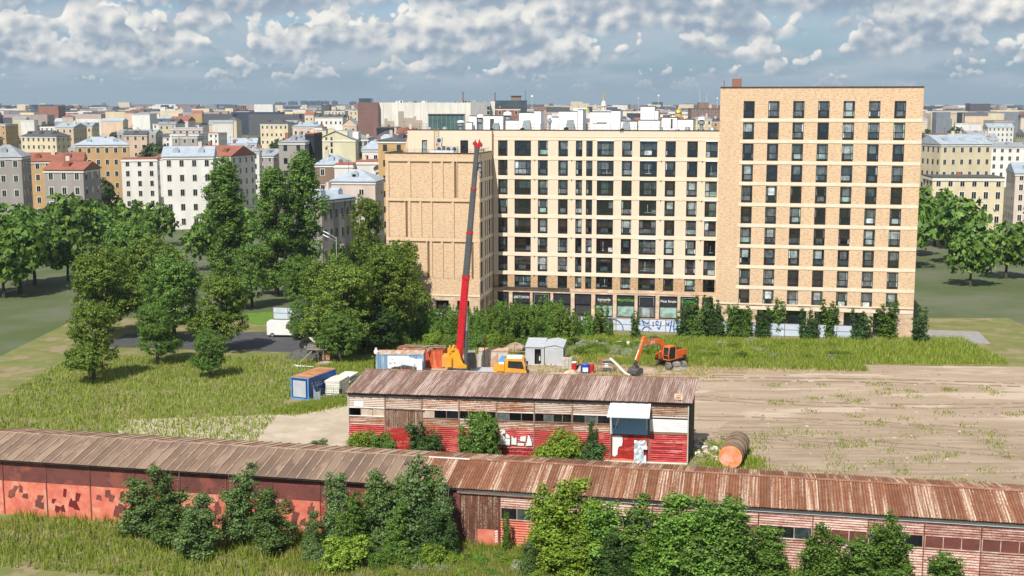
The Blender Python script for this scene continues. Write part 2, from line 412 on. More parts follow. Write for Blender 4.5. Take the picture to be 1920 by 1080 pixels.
# ------------------------------------------------------------------ mesh helpers
class MB:
    def __init__(s):
        s.v = []; s.f = []; s.mi = []; s.k = 0

    def face(s, pts):
        i = len(s.v); s.v += [tuple(p) for p in pts]; s.f.append(tuple(range(i, i + len(pts)))); s.mi.append(s.k)
        return s

    def hexa(s, b, t):
        i = len(s.v); s.v += [tuple(p) for p in b] + [tuple(p) for p in t]
        for q in ((3, 2, 1, 0), (4, 5, 6, 7), (0, 1, 5, 4), (1, 2, 6, 5), (2, 3, 7, 6), (3, 0, 4, 7)):
            s.f.append(tuple(i + j for j in q)); s.mi.append(s.k)
        return s

    def box(s, x0, x1, y0, y1, z0, z1):
        return s.hexa([(x0, y0, z0), (x1, y0, z0), (x1, y1, z0), (x0, y1, z0)], [(x0, y0, z1), (x1, y0, z1), (x1, y1, z1), (x0, y1, z1)])

    def bar(s, a, b, wx, wz):
        """box-section bar from a to b"""
        a, b = Vector(a), Vector(b); d = (b - a).normalized()
        up = Vector((0, 0, 1)) if abs(d.z) < .95 else Vector((0, 1, 0))
        r = d.cross(up).normalized() * wx / 2; u = r.cross(d).normalized() * wz / 2
        return s.hexa([a - r - u, a + r - u, a + r + u, a - r + u], [b - r - u, b + r - u, b + r + u, b - r + u])

    def prism(s, pts, axis, a, b):
        """polygon pts (2d) drawn in the other two axes, pushed from a to b along axis"""
        def P(p, t):
            return {'x': (t, p[0], p[1]), 'y': (p[0], t, p[1]), 'z': (p[0], p[1], t)}[axis]
        n = len(pts); i = len(s.v)
        s.v += [P(p, a) for p in pts] + [P(p, b) for p in pts]
        s.f.append(tuple(i + j for j in range(n))); s.f.append(tuple(i + n + j for j in reversed(range(n)))); s.mi += [s.k, s.k]
        for j in range(n):
            j2 = (j + 1) % n
            s.f.append((i + j, i + n + j, i + n + j2, i + j2)); s.mi.append(s.k)
        return s

    def tube(s, pts, r, n=8):
        pts = [Vector(p) for p in pts]
        rs = r if isinstance(r, (list, tuple)) else [r] * len(pts)
        i0 = len(s.v)
        for k, p in enumerate(pts):
            d = (pts[min(k + 1, len(pts) - 1)] - pts[max(k - 1, 0)]).normalized()
            up = Vector((0, 0, 1)) if abs(d.z) < .9 else Vector((1, 0, 0))
            a = d.cross(up).normalized(); b = a.cross(d).normalized()
            for j in range(n):
                t = 2 * math.pi * j / n
                s.v.append(tuple(p + (a * math.cos(t) + b * math.sin(t)) * rs[k]))
        for k in range(len(pts) - 1):
            for j in range(n):
                j2 = (j + 1) % n
                s.f.append((i0 + k * n + j, i0 + k * n + j2, i0 + (k + 1) * n + j2, i0 + (k + 1) * n + j)); s.mi.append(s.k)
        s.f.append(tuple(i0 + j for j in reversed(range(n)))); s.mi.append(s.k)
        e = i0 + (len(pts) - 1) * n
        s.f.append(tuple(e + j for j in range(n))); s.mi.append(s.k)
        return s

    def lathe(s, prof, n=16, c=(0, 0, 0)):
        i0 = len(s.v)
        for r, z in prof:
            for j in range(n):
                t = 2 * math.pi * j / n
                s.v.append((c[0] + r * math.cos(t), c[1] + r * math.sin(t), c[2] + z))
        for k in range(len(prof) - 1):
            for j in range(n):
                j2 = (j + 1) % n
                s.f.append((i0 + k * n + j, i0 + k * n + j2, i0 + (k + 1) * n + j2, i0 + (k + 1) * n + j)); s.mi.append(s.k)
        return s

    def rock(s, c, r, seed, squash=.7):
        rr = random.Random(seed)
        g = []
        for la in (-50, 5, 55):
            for j in range(6):
                t = j * math.pi / 3 + la * .01; q = r * rr.uniform(.7, 1.2)
                g.append((c[0] + q * math.cos(t) * math.cos(rad(la)), c[1] + q * math.sin(t) * math.cos(rad(la)), c[2] + q * squash * math.sin(rad(la))))
        i = len(s.v); s.v += g
        for k in range(2):
            for j in range(6):
                j2 = (j + 1) % 6
                s.f.append((i + k * 6 + j, i + k * 6 + j2, i + k * 6 + 6 + j2, i + k * 6 + 6 + j)); s.mi.append(s.k)
        s.f.append(tuple(i + 12 + j for j in range(6))); s.mi.append(s.k)
        s.f.append(tuple(i + j for j in reversed(range(6)))); s.mi.append(s.k)
        return s

    def mesh(s, name, mats, smooth=False):
        me = bpy.data.meshes.new(name)
        me.from_pydata(s.v, [], s.f)
        for m in ([mats] if isinstance(mats, str) else mats): me.materials.append(MATS[m])
        me.polygons.foreach_set('material_index', s.mi)
        if smooth: me.polygons.foreach_set('use_smooth', [True] * len(s.f))
        me.update()
        return me

    def build(s, name, mats, parent=None, loc=(0, 0, 0), rz=0, smooth=False):
        return link(name, s.mesh(name, mats, smooth), parent, loc, rz)


def link(name, me, parent=None, loc=(0, 0, 0), rz=0):
    o = bpy.data.objects.new(name, me); COL.objects.link(o)
    o.parent = parent; o.location = loc; o.rotation_euler = (0, 0, rz)
    return o


def tag(o, label, cat=None, group=None, kind=None):
    o['label'] = label
    if cat: o['category'] = cat
    if group: o['group'] = group
    if kind: o['kind'] = kind
    return o


def thing(name, label, cat, loc=(0, 0, 0), rz=0, group=None):
    o = bpy.data.objects.new(name, None); COL.objects.link(o)
    o.empty_display_size = .3
    o.location = loc; o.rotation_euler = (0, 0, rz)
    return tag(o, label, cat, group)


def set_mat(o, name, slot=0):
    o.material_slots[slot].link = 'OBJECT'; o.material_slots[slot].material = MATS[name]


def dup(o, parent=None):
    c = o.copy(); COL.objects.link(c); c.parent = parent
    for ch in o.children: dup(ch, c)
    return c


def text_mesh(name, body, size, mat, depth=.02):
    cu = bpy.data.curves.new(name, 'FONT'); cu.body = body; cu.size = size; cu.extrude = depth; cu.align_x = 'CENTER'; cu.align_y = 'CENTER'
    ob = bpy.data.objects.new(name, cu); COL.objects.link(ob)
    dg = bpy.context.evaluated_depsgraph_get()
    me = bpy.data.meshes.new_from_object(ob.evaluated_get(dg))
    bpy.data.objects.remove(ob); bpy.data.curves.remove(cu)
    me.materials.clear(); me.materials.append(MATS[mat]); me.name = name
    return me


def struct(name, poly, z, mat, label, edge=0.0):
    """flat sheet of the setting from an outline; edge roughens the outline"""
    rr = random.Random(len(poly) * 7 + int(z * 1000))
    pts = []
    for i, p in enumerate(poly):
        q = poly[(i + 1) % len(poly)]
        n = max(1, int(math.hypot(q[0] - p[0], q[1] - p[1]) / 1.2)) if edge else 1
        for k in range(n):
            t = k / n
            pts.append((p[0] + (q[0] - p[0]) * t + rr.uniform(-edge, edge), p[1] + (q[1] - p[1]) * t + rr.uniform(-edge, edge), z))
    mb = MB(); mb.face(pts)
    return tag(mb.build(name, mat), label, kind='structure')


# ------------------------------------------------------------------ the ground
g = MB(); g.face([(-9000, -200, -.02), (9000, -200, -.02), (9000, 14000, -.02), (-9000, 14000, -.02)])
tag(g.build('ground', 'city_floor'), 'dull ground under the whole town out to the horizon', kind='structure')
struct('waste_ground', [(-70, 70), (80, 70), (80, 196), (-70, 196)], 0.0, 'ground_grass', 'rough grassy ground of the yard around the sheds')
struct('dirt_yard', [(-17, 124), (18, 119), (30, 112), (70, 106), (70, 158), (45, 160), (33, 160.5), (26, 161), (21, 165), (14, 164), (9, 166), (3, 168.5), (-4, 168), (-9, 164), (-20, 163), (-25, 160), (-24, 155), (-17, 150)],
       .012, 'dirt', 'bare trampled dirt of the yard behind the long shed', .35)
struct('sand_path', [(-40, 104), (-13, 101), (-15.5, 119), (-16.5, 139), (-19.8, 141), (-20.8, 136), (-22.6, 134.5), (-25.5, 133.5), (-42, 131)], .008, 'sand', 'pale sandy track beside the long shed', .25)
struct('dirt_track', [(17, 113.2), (30, 104), (70, 98), (70, 126), (24, 131), (19.5, 121)], .022, 'dry_soil', 'dry brown rutted soil right of the long shed', .4)
struct('road', [(-29.5, 168), (-58, 172), (-58, 182), (-34, 184), (-52, 330), (-44, 330), (-27.5, 187)], .02, 'asphalt', 'grey asphalt street left of the apartment block')
struct('lawn', [(-30, 193), (-33, 191), (-40, 190), (-46, 200), (-36, 203), (-31, 200)], .03, 'lawn', 'bright green patch of lawn beside the street', .3)
pv = MB(); pv.box(-24, 70, 0, 9.6, -.1, .12)
tag(pv.build('pavement', 'paving', loc=(0, 187.2, 0), rz=rad(-10.8)), 'pavement with kerb in front of the shops', kind='structure')

# ------------------------------------------------------------------ apartment block
RZ = rad(-10.8)
AP = thing('apartment_building', 'cream and brick apartment block with eight rows of dark windows over shops', 'building', (-2.66, 199.54, 0), RZ)
ROT_ROW = [28.38 - 3.1 * r for r in range(8)]               # window heads
HEAD = ROT_ROW
SILL = [z - 2.5 for z in HEAD[:7]] + [4.62]
COLS = [(.42, 1.98), (3.12, 5.80), (6.94, 8.54), (10.23, 11.79), (13.04, 14.09), (14.72, 15.73), (16.46, 19.11), (20.4, 22.01), (23.23, 25.94), (27.23, 28.84), (30.62, 32.25), (33.5, 35.33)]
SHOPS = [(.31, 2.18), (2.78, 5.7), (6.1, 9.07), (9.51, 12.4), (13.01, 15.75), (16.38, 19.24), (19.85, 22.73), (23.22, 26.09), (26.7, 29.56), (30.03, 32.93), (33.46, 35.16)]


def grid_wall(mb, x0, x1, z0, z1, cols, rows, depth, k_solid=0, k_rev=0, row_k=None, back=None):
    """wall in the plane y=0 (outside is -y) with real openings and reveals"""
    xs = sorted({x0, x1, *[v for c in cols for v in c]}); zs = sorted({z0, z1, *[v for r in rows for v in r]})
    for i in range(len(xs) - 1):
        for j in range(len(zs) - 1):
            a, b, c, d = xs[i], xs[i + 1], zs[j], zs[j + 1]
            op = any(q[0] - 1e-6 <= a and b <= q[1] + 1e-6 for q in cols) and any(q[0] - 1e-6 <= c and d <= q[1] + 1e-6 for q in rows)
            if not op:
                mb.k = k_solid
                if row_k:
                    for lo, hi, kk in row_k:
                        if c >= lo - 1e-6 and d <= hi + 1e-6: mb.k = kk
                mb.face([(a, 0, c), (b, 0, c), (b, 0, d), (a, 0, d)])
            else:
                mb.k = k_rev
                mb.face([(a, 0, c), (a, 0, d), (a, depth, d), (a, depth, c)])
                mb.face([(b, 0, d), (b, 0, c), (b, depth, c), (b, depth, d)])
                mb.face([(a, 0, d), (b, 0, d), (b, depth, d), (a, depth, d)])
                mb.face([(b, 0, c), (a, 0, c), (a, depth, c), (b, depth, c)])
                if back is not None:
                    mb.k = back; mb.face([(a, depth, c), (b, depth, c), (b, depth, d), (a, depth, d)])
    mb.k = 0


mb = MB()
grid_wall(mb, -.37, 35.6, 4.42, 30.0, COLS, list(zip(SILL, HEAD)), .34, 0, 1, [(4.42, 6.69, 2)])
mb.build('facade_wall', ['cream_brick', 'cream_stone', 'dark_course_brick'], AP)
for r in range(8):                                       # floor bands between the window rows
    lo = SILL[r] - .58 if r < 7 else 4.1
    hi = SILL[r] - .03 if r < 7 else 4.55
    mb = MB(); mb.box(-.36, 35.58, -.06, .02, lo, hi)
    mb.build('floor_band', 'band_stone' if r < 7 else 'travertine', AP)
mb = MB(); mb.box(-.36, 35.58, -.05, .02, 28.47, 28.62); mb.box(-.36, 35.58, -.04, .02, 28.98, 29.05)
mb.build('cornice_strip', 'band_stone', AP)
mb = MB(); mb.box(-14.3, 35.5, .72, 15, 0, 29.3); mb.build('inner_core', 'interior_dark', AP)
mb = MB(); mb.box(-14.3, 35.5, .4, 15, 29.32, 29.5); mb.build('roof', 'roof_felt', AP)
mb = MB(); mb.box(-.37, 35.6, -.07, .38, 30.0, 30.12); mb.box(-14.45, -.42, -.87, -.45, 30.0, 30.12)
mb.build('parapet_cap', 'parapet_dark', AP)


def window_proto(w, h, kind):
    """frame (mesh, origin at lower left of the opening) and pane rectangles"""
    f = MB(); t = .07
    f.box(0, w, .16, .30, 0, .34 if kind != 'e' else .12)          # dark apron
    f.box(0, t, .14, .32, 0, h); f.box(w - t, w, .14, .32, 0, h); f.box(t, w - t, .14, .32, h - t, h)
    z0 = .34 if kind != 'e' else .12
    zt = z0 + (h - z0) * .36
    vs_ = {'n': [.30, w - .30], 's': [w * .38], 'b': [w * .24, w * .70], 'e': [w * .36]}[kind]
    f.box(t, w - t, .17, .29, zt - .04, zt + .04)
    for x in vs_: f.box(x - .035, x + .035, .17, .29, z0, h - t)
    xs = [t] + vs_ + [w - t]
    P = []
    for i in range(len(xs) - 1):
        a = xs[i] + (.035 if i else 0); b = xs[i + 1] - (.035 if i < len(xs) - 2 else 0)
        P.append((a, b, zt + .04, h - t)); P.append((a, b, z0, zt - .04))
    me = f.mesh('window', 'frame_dark')
    ps = []
    for a, b, c, d in P:
        q = MB(); q.face([(a, .24, c), (b, .24, c), (b, .24, d), (a, .24, d)]); ps.append(q.mesh('pane', 'pane_dark'))
    return me, ps


PROTO = {}
rw = random.Random(21)
PANES = ['pane_black', 'pane_dark', 'pane_brown', 'pane_teal', 'pane_grey', 'pane_pale', 'pane_white', 'pane_mint']
MOOD = {'dark': [4, 4, 1.6, 2.4, 1.6, .35, .05, 0], 'black': [5, 2, .3, 0, 0, 0, 0, 0], 'mid': [.6, 2.4, .6, 4, 4, 1.4, .4, 0], 'light': [.5, 1, .3, 2, 3, 3, 1.2, 1]}


def add_window(parent, x, z, w, h, kind, y=0, rz=0, mood=None):
    key = (round(w, 2), round(h, 2), kind)
    if key not in PROTO: PROTO[key] = window_proto(w, h, kind)
    me, ps = PROTO[key]
    o = link('window', me, parent, (x, y, z), rz)
    mood = mood or rw.choices(['dark', 'mid', 'light'], [.34, .38, .28])[0]
    n = len(ps) // 2
    for i, p in enumerate(ps):
        q = link('pane', p, o)
        wts = MOOD[mood]
        if kind in 'n' and i // 2 == 1 and i % 2 == 0 and mood != 'dark': wts = [0, 1, 0, 2, 4, 3, .6, .4]     # centre light shows a blind
        set_mat(q, rw.choices(PANES, wts)[0])
    return o


for r in range(8):
    for c, (a, b) in enumerate(COLS):
        kind = 'b' if c in (1, 6, 8) else 's' if c in (4, 5) else 'e' if c == 11 else 'n'
        mood = None
        if c == 0 and r > 1: mood = 'dark'
        if kind == 'b' and rw.random() < .6: mood = 'dark'
        add_window(AP, a, SILL[r], b - a, HEAD[r] - SILL[r], kind, mood=mood)
for r, c in [(0, 6), (0, 8), (0, 11), (1, 8), (2, 6), (3, 6), (4, 6), (5, 8), (1, 11), (3, 11), (6, 8), (4, 11)]:   # pale lintel shades over some loggias
    a, b = COLS[c]; mb = MB(); mb.prism([(.02, 0), (-.10, .03), (-.08, .10), (.02, .12)], 'x', a - .04, b + .04)
    mb.build('shade_box', 'panel_white', AP, (0, -.05, HEAD[r] - .02))
for r in range(8):                                        # small wall lights
    for x in (6.4, 12.4, 26.6, 33.0):
        if r: 
            mb = MB(); mb.lathe([(0.0, 0), (.07, .02), (.09, .14), (.0, .18)], 8); mb.build('wall_light', 'metal_dark', AP, (x, -.1, HEAD[r] - .1))
# loggia furniture glimpsed behind the big panes: pale drying racks and an orange chair back
for r, c in [(1, 1), (1, 6), (3, 8), (1, 8), (5, 6), (6, 8), (7, 6), (1, 11), (7, 1), (5, 11)]:
    a, b = COLS[c]; w_ = b - a; mb = MB()
    f_ = rw.uniform(.35, .6); mb.box(a + w_ * f_, a + w_ * (f_ + .03), .20, .235, SILL[r] + .45, HEAD[r] - rw.uniform(.3, .9))
    mb.box(a + w_ * (f_ - rw.uniform(.02, .3)), a + w_ * (f_ + rw.uniform(.1, .3)), .20, .235, SILL[r] + .5, SILL[r] + .58)
    mb.build('balcony_rail', 'pane_pale', AP)

# shop floor
mb = MB()
grid_wall(mb, -.37, 35.6, 0.0, 4.1, SHOPS, [(.1, 3.82)], .5, 0, 0)
mb.build('shop_wall', 'travertine', AP)
mb = MB(); mb.box(-.37, 12.2, -.5, -.06, 4.6, 4.68); mb.build('canopy_ledge', 'metal_dark', AP)
SIGN = {1: ('ЦВЕТОКОМ', 'letter_white', .5), 5: ('komode', 'letter_white', .62), 6: ('ФрутоСад', 'letter_lime', .55), 8: ('Pizza Simpla', 'letter_white', .52), 9: ('ВКУСВИЛЛ', 'letter_green', .52)}
for i, (a, b) in enumerate(SHOPS):
    f = MB()
    f.box(a, a + .12, .12, .4, .1, 3.82); f.box(b - .12, b, .12, .4, .1, 3.82); f.box(a + .12, b - .12, .12, .4, 3.62, 3.82); f.box(a + .12, b - .12, .12, .4, .1, .3)
    f.box(a + .12, b - .12, .16, .36, 2.08, 2.2)
    sf = f.build('shopfront', 'frame_dark', AP)
    q = MB(); q.box(a + .12, b - .12, .2, .3, 2.2, 3.62); q.build('sign_board', 'sign_black', sf)
    q = MB(); q.face([(a + .12, .3, .3), (b - .12, .3, .3), (b - .12, .3, 2.08), (a + .12, .3, 2.08)])
    q.build('display_window', {5: 'pane_mint', 6: 'pane_mint', 8: 'pane_mint', 7: 'pane_grey', 10: 'pane_pale'}.get(i, 'pane_dark'), sf)
    if i in SIGN:
        body, m_, sz = SIGN[i]
        t_ = link('lettering', text_mesh('lettering', body, sz, m_), sf, ((a + b) / 2, .17, 2.95)); t_.rotation_euler = (rad(90), 0, 0)
        if i == 5:
            q = MB(); q.box(a + .6, b - .6, .17, .2, 2.55, 2.6); q.build('sign_line', 'letter_orange', sf)
    if i in (2, 7, 9):
        q = MB()
        for x in (a + .3, b - .3): q.box(x - .03, x + .03, .06, .12, 2.2, 3.6)
        q.box(a + .33, b - .33, .06, .12, 3.52, 3.58)
        q.build('sign_frame', 'galv', sf)
    if i == 7:
        q = MB(); q.box(a + .75, b - .95, .2, .29, .3, 1.75); q.build('door', 'pane_pale', sf)

# left wing of brick with recessed panels
WX0, WX1, WY = -15.5, -.5, -10.0
T1 = [(-14.94, -11.89), (-11.44, -8.37), (-8.0, -6.57), (-6.24, -4.88), (-3.97, -1.31)]
T2 = [(-15.04, -12.42), (-11.49, -10.05), (-9.74, -8.29), (-8.0, -4.92), (-4.52, -1.34)]
T3 = [(-15.1, -12.06), (-11.61, -9.05), (-8.06, -6.69), (-6.32, -4.97), (-4.56, -1.95)]
SL = [(-4.46, -4.09), (-12.31, -11.95), (-8.85, -8.5), (-1.78, -1.45)]
TIER = [(19.74, 25.35, T1, [SL[0]]), (13.53, 19.18, T2, [SL[1]]), (7.19, 12.93, T3, [SL[2], SL[3]])]


def wing(parent, x0, x1, yf, ztop, tiers, nm):
    cur = ztop
    for z0, z1, cols, slots in tiers:
        mb = MB(); grid_wall(mb, x0, x1, z0, z1, cols + slots, [(z0, z1)], .2)
        mb.build('brick_pier', 'wing_brick', parent, (0, yf, 0))
        mb = MB(); mb.face([(x0, 0, z1), (x1, 0, z1), (x1, 0, cur), (x0, 0, cur)]); mb.build('brick_band', 'wing_brick', parent, (0, yf, 0))
        mb = MB(); mb.box(x0 + .02, x1 - .02, -.03, .01, z1 + .06, z1 + .50); mb.build('soldier_course', 'soldier_brick', parent, (0, yf, 0))
        for a, b in cols:
            mb = MB(); mb.face([(a, .2, z0), (b, .2, z0), (b, .2, z1), (a, .2, z1)]); mb.build('brick_panel', 'wing_brick', parent, (0, yf, 0))
            mb = MB(); mb.face([(a, .0, z0), (b, .0, z0), (b, .2, z0), (a, .2, z0)]); mb.build('panel_sill', 'wing_brick', parent, (0, yf, 0))
        for a, b in slots:
            mb = MB(); mb.face([(a, .19, z0), (b, .19, z0), (b, .19, z1), (a, .19, z1)]); mb.build('slot_panel', 'slot_brown', parent, (0, yf, 0))
        cur = z0
    mb = MB(); mb.face([(x0, 0, 4.56), (x1, 0, 4.56), (x1, 0, cur), (x0, 0, cur)]); mb.build('brick_band', 'wing_brick', parent, (0, yf, 0))
    mb = MB(); mb.box(x0, x1, -.08, .02, 4.40, 4.60); mb.build('string_course', 'band_stone', parent, (0, yf, 0))


wing(AP, WX0, WX1, WY, 26.6, TIER, 'left')
mb = MB(); grid_wall(mb, WX0, WX1, 0, 4.42, [(-14.3, -12.2), (-10.97, -8.98), (-7.59, -5.47), (-4.15, -2.17)], [(.1, 3.71)], .7, 0, 0, None, 1)
mb.build('stone_base', ['travertine', 'interior_dark'], AP, (0, WY, 0))
mb = MB(); mb.face([(WX0, WY, 0), (WX0, .6, 0), (WX0, .6, 26.6), (WX0, WY, 26.6)])
mb.face([(WX0, .6, 0), (-14.4, .6, 0), (-14.4, .6, 30), (WX0, .6, 26.6)])
mb.build('side_wall', 'wing_brick', AP)
# side of the wing that looks right, with tall dark windows
SLOT = [(-9.0, -7.7), (-5.9, -5.1), (-4.4, -3.7), (-2.9, -1.7), (-1.2, -.55)]
SH = HEAD[1:]; SS = SILL[1:]
mb = MB(); grid_wall(mb, -10.0, -.0, 4.42, 26.6, SLOT, list(zip(SS, [z + .12 for z in SH])), .34)
o = mb.build('side_wall', 'cream_brick', AP, (WX1, 0, 0), rad(90))
for r in range(7):
    for a, b in SLOT: add_window(AP, WX1, SS[r], b - a, SH[r] + .12 - SS[r], 's', y=a, rz=rad(90), mood='black')
    mb = MB(); mb.box(WX1 - .02, WX1 + .06, -9.98, -.07, SS[r] - .55, SS[r] - .03); mb.build('floor_band', 'band_stone', AP)
mb = MB(); grid_wall(mb, -10.0, 0, 0, 4.42, [(-9.2, -6.6), (-5.6, -3.2), (-2.6, -.4)], [(.1, 3.7)], .5, 0, 0, None, 1)
mb.build('stone_base', ['travertine', 'pane_dark'], AP, (WX1, 0, 0), rad(90))
mb = MB(); mb.box(WX0 + .1, WX1 - .4, WY + .2, -.9, 26.0, 26.12); mb.build('terrace', 'roof_felt', AP)
mb = MB(); mb.box(WX0 - .05, WX1 + .05, WY - .08, WY + .35, 26.6, 26.74); mb.box(WX1 - .36, WX1 + .05, WY + .35, -.1, 26.6, 26.74); mb.box(WX0 - .05, WX0 + .3, WY + .35, -.9, 26.6, 26.74)
mb.build('parapet_cap', 'parapet_dark', AP)
# upper storey set back over the wing
UD = [(-12.01, -11.14), (-5.62, -4.32)]
mb = MB(); grid_wall(mb, -14.4, -.44, 26.0, 30.0, UD, [(26.3, 28.4)], .3); mb.build('upper_wall', 'cream_brick', AP, (0, -.8, 0))
mb = MB(); mb.face([(-.44, -.8, 26), (-.44, 0, 26), (-.44, 0, 30), (-.44, -.8, 30)]); mb.face([(-14.4, -.8, 26), (-14.4, 3, 26), (-14.4, 3, 30), (-14.4, -.8, 30)]); mb.build('upper_side', 'cream_brick', AP)
for a, b in UD:
    f = MB(); f.box(a, a + .09, .1, .25, 26.3, 28.4); f.box(b - .09, b, .1, .25, 26.3, 28.4); f.box(a + .09, b - .09, .1, .25, 28.25, 28.4)
    d_ = f.build('door', 'frame_dark', AP, (0, -.8, 0))
    q = MB(); q.face([(a + .09, .2, 26.3), (b - .09, .2, 26.3), (b - .09, .2, 28.25), (a + .09, .2, 28.25)]); q.build('pane', 'pane_pale' if a < -8 else 'pane_black', d_)
mb = MB()
for x in (-9.95, -9.17): mb.tube([(x, -1.0, 26.2), (x, -1.0, 30.3)], .03, 6)
for k in range(13): mb.tube([(-9.95, -1.0, 26.5 + k * .3), (-9.17, -1.0, 26.5 + k * .3)], .02, 5)
mb.build('ladder', 'town_ochre', AP)
# roof edge railings
mb = MB()
for x in np.arange(-14, 35.5, 1.25): mb.tube([(x, .55, 29.5), (x, .55, 30.95)], .018, 4)
for z in (30.5, 30.95): mb.tube([(-14, .55, z), (35.4, .55, z)], .016, 4)
mb.build('roof_railing', 'rail_dark', AP)
mb = MB()
for x in np.arange(-15.2, -.7, 1.1): mb.tube([(x, -9.7, 26.1), (x, -9.7, 27.25)], .02, 4)
for z in (26.95, 27.25): mb.tube([(-15.2, -9.7, z), (-.8, -9.7, z)], .018, 4)
for y in np.arange(-9.7, -1, 1.1): mb.tube([(-.8, y, 26.1), (-.8, y, 27.25)], .02, 4)
mb.tube([(-.8, -9.7, 27.25), (-.8, -1, 27.25)], .018, 4)
mb.build('terrace_railing', 'rail_dark', AP)

# right wing, taller, brick
AR = thing('apartment_building', 'taller brick apartment wing at the right edge of the cream block', 'building', (-2.66, 199.54, 0), RZ)
RX0, RX1 = 35.75, 64.4
def shift(ts, d): return [(a + d, b + d) for a, b in ts]
RT = []
for i, (z0, z1) in enumerate([(29.3, 34.9), (23.1, 28.7), (16.9, 22.5), (10.7, 16.3), (7.0, 10.1)]):
    base = [T1, T2, T3, T2, T1][i]
    cols = [c for d in (RX0 - WX0, RX0 - WX0 + 14.2, RX0 - WX0 + 28.4) for c in shift(base, d)]
    RT.append((z0, z1, [c for c in cols if c[1] < RX1 - .3], []))
RC = [(RX0 + 3.4 + 3.55 * k, RX0 + 5.0 + 3.55 * k) for k in range(7)]
RR = [(z - 2.5, z) for z in [31.48 + 3.1 - 3.1 * r for r in range(10)]]
mb = MB(); grid_wall(mb, RX0, RX1, 4.42, 36.5, RC, RR, .34); mb.build('facade_wall', 'wing_brick', AR, (0, -9.6, 0))
for z0_, z1_ in RR:
    mb = MB(); mb.box(RX0 + 3.0, RX1 - .02, -.06, .02, z0_ - .5, z0_ - .03); mb.build('floor_band', 'band_stone', AR, (0, -9.6, 0))
    for a, b in RC: add_window(AR, a, z0_, b - a, 2.5, 'n', y=-9.6)
mb = MB(); mb.box(RX0, RX1, -.08, .02, 4.40, 4.60); mb.build('string_course', 'band_stone', AR, (0, -9.6, 0))
mb = MB(); grid_wall(mb, RX0, RX1, 0, 4.42, [(RX0 + 2 + 4.2 * k, RX0 + 5 + 4.2 * k) for k in range(6)], [(.1, 3.7)], .6, 0, 0, None, 1); mb.build('stone_base', ['travertine', 'pane_dark'], AR, (0, -9.6, 0))
mb = MB(); mb.face([(RX0, -9.6, 0), (RX0, 14, 0), (RX0, 14, 36.5), (RX0, -9.6, 36.5)]); mb.face([(RX1, -9.6, 0), (RX1, 14, 0), (RX1, 14, 36.5), (RX1, -9.6, 36.5)]); mb.face([(RX0, 14, 0), (RX1, 14, 0), (RX1, 14, 36.5), (RX0, 14, 36.5)])
mb.build('side_wall', 'wing_brick', AR)
mb = MB(); mb.box(RX0 - .02, RX1, -9.7, 14.1, 36.5, 36.66); mb.build('roof', 'parapet_dark', AR)
mb = MB(); mb.box(RX0 + .4, RX0 + .55, -9, -8.8, 36.66, 37.6); mb.box(RX0 + 1.6, RX0 + 3, -7, -5, 36.66, 37.9); mb.build('chimney', 'town_brick', AR)


def ap(x, y, z):
    """point in the block's own frame to world"""
    c, s = math.cos(RZ), math.sin(RZ)
    return (-2.66 + c * x - s * y, 199.54 + s * x + c * y, z)


# rooftop: white stair heads and shafts (each is a thing), fans, vents
def roof_box(label, boxes, cap=True, extra=None, name='roof_shaft'):
    t = thing(name, label, 'rooftop shaft', ap(0, 0, 0), RZ, 'white shafts on the flat roof')
    w_ = MB(); c_ = MB()
    for x0, x1, y0, y1, z1 in boxes:
        w_.box(x0, x1, y0, y1, 29.5, z1)
        c_.box(x0 - .06, x1 + .06, y0 - .06, y1 + .06, z1 + .002, z1 + .09)
    w_.build('wall', 'white_render', t); c_.build('coping', 'metal_dark', t)
    if extra: extra(t)
    return t


def door_on(x0, x1, y, z0, z1):
    def f(t):
        q = MB(); q.box(x0, x1, y - .03, y + .02, z0, z1); q.build('door', 'metal_dark', t)
    return f


roof_box('white rooftop block with stepped top behind the tilted steel duct', [(3.55 - 2.2, 3.55 - .05, 1.6, 5, 31.55), (1.4 + 2.15, 6.0, 1.6, 5, 32.75), (6.05, 7.1, 1.6, 5, 33.05)])
roof_box('white rooftop block with narrow fin, second from the stepped one', [(7.2, 9.0, 8, 12, 32.0), (9.05, 12.1, 8, 12, 32.95), (12.25, 13.1, 7.6, 12, 33.2)])
def slit(t):
    q = MB(); q.box(16.2, 17.8, 1.16, 1.21, 31.1, 31.28); q.box(15.5, 16.2, 1.16, 1.21, 31.05, 31.12); q.build('vent_slit', 'metal_dark', t)
roof_box('wide white rooftop block with a dark slit below the golden spire', [(15.1, 18.4, 1.2, 5, 32.9), (18.45, 19.95, 1.2, 5, 33.1)], extra=slit)
roof_box('low white rooftop block with a round black fan', [(20.05, 22.6, 1.2, 5, 31.45)])
roof_box('low white rooftop block right of the round fan', [(22.75, 26.1, 1.9, 5, 31.6)])
roof_box('tall white rooftop block set back behind the low ones', [(22.3, 24.6, 11, 14, 33.75), (24.65, 25.2, 11.3, 14, 33.1)])
roof_box('white rooftop block far right with a narrow dark slot', [(26.2, 28.6, 6, 9, 32.0), (28.7, 31.2, 5.6, 9, 31.7)], extra=door_on(27.6, 27.9, 5.97, 30.3, 31.8))
roof_box('white rooftop stair head with dark door left of the crane top', [(-2.5, .75, 2.5, 6, 32.25)], extra=door_on(-1.4, -.75, 2.47, 29.6, 31.8))
roof_box('small white rooftop box beside the grey shaft', [(-5.3, -4.1, 4.5, 7, 32.2), (-5.5, -4.5, 2.8, 4, 31.2)])


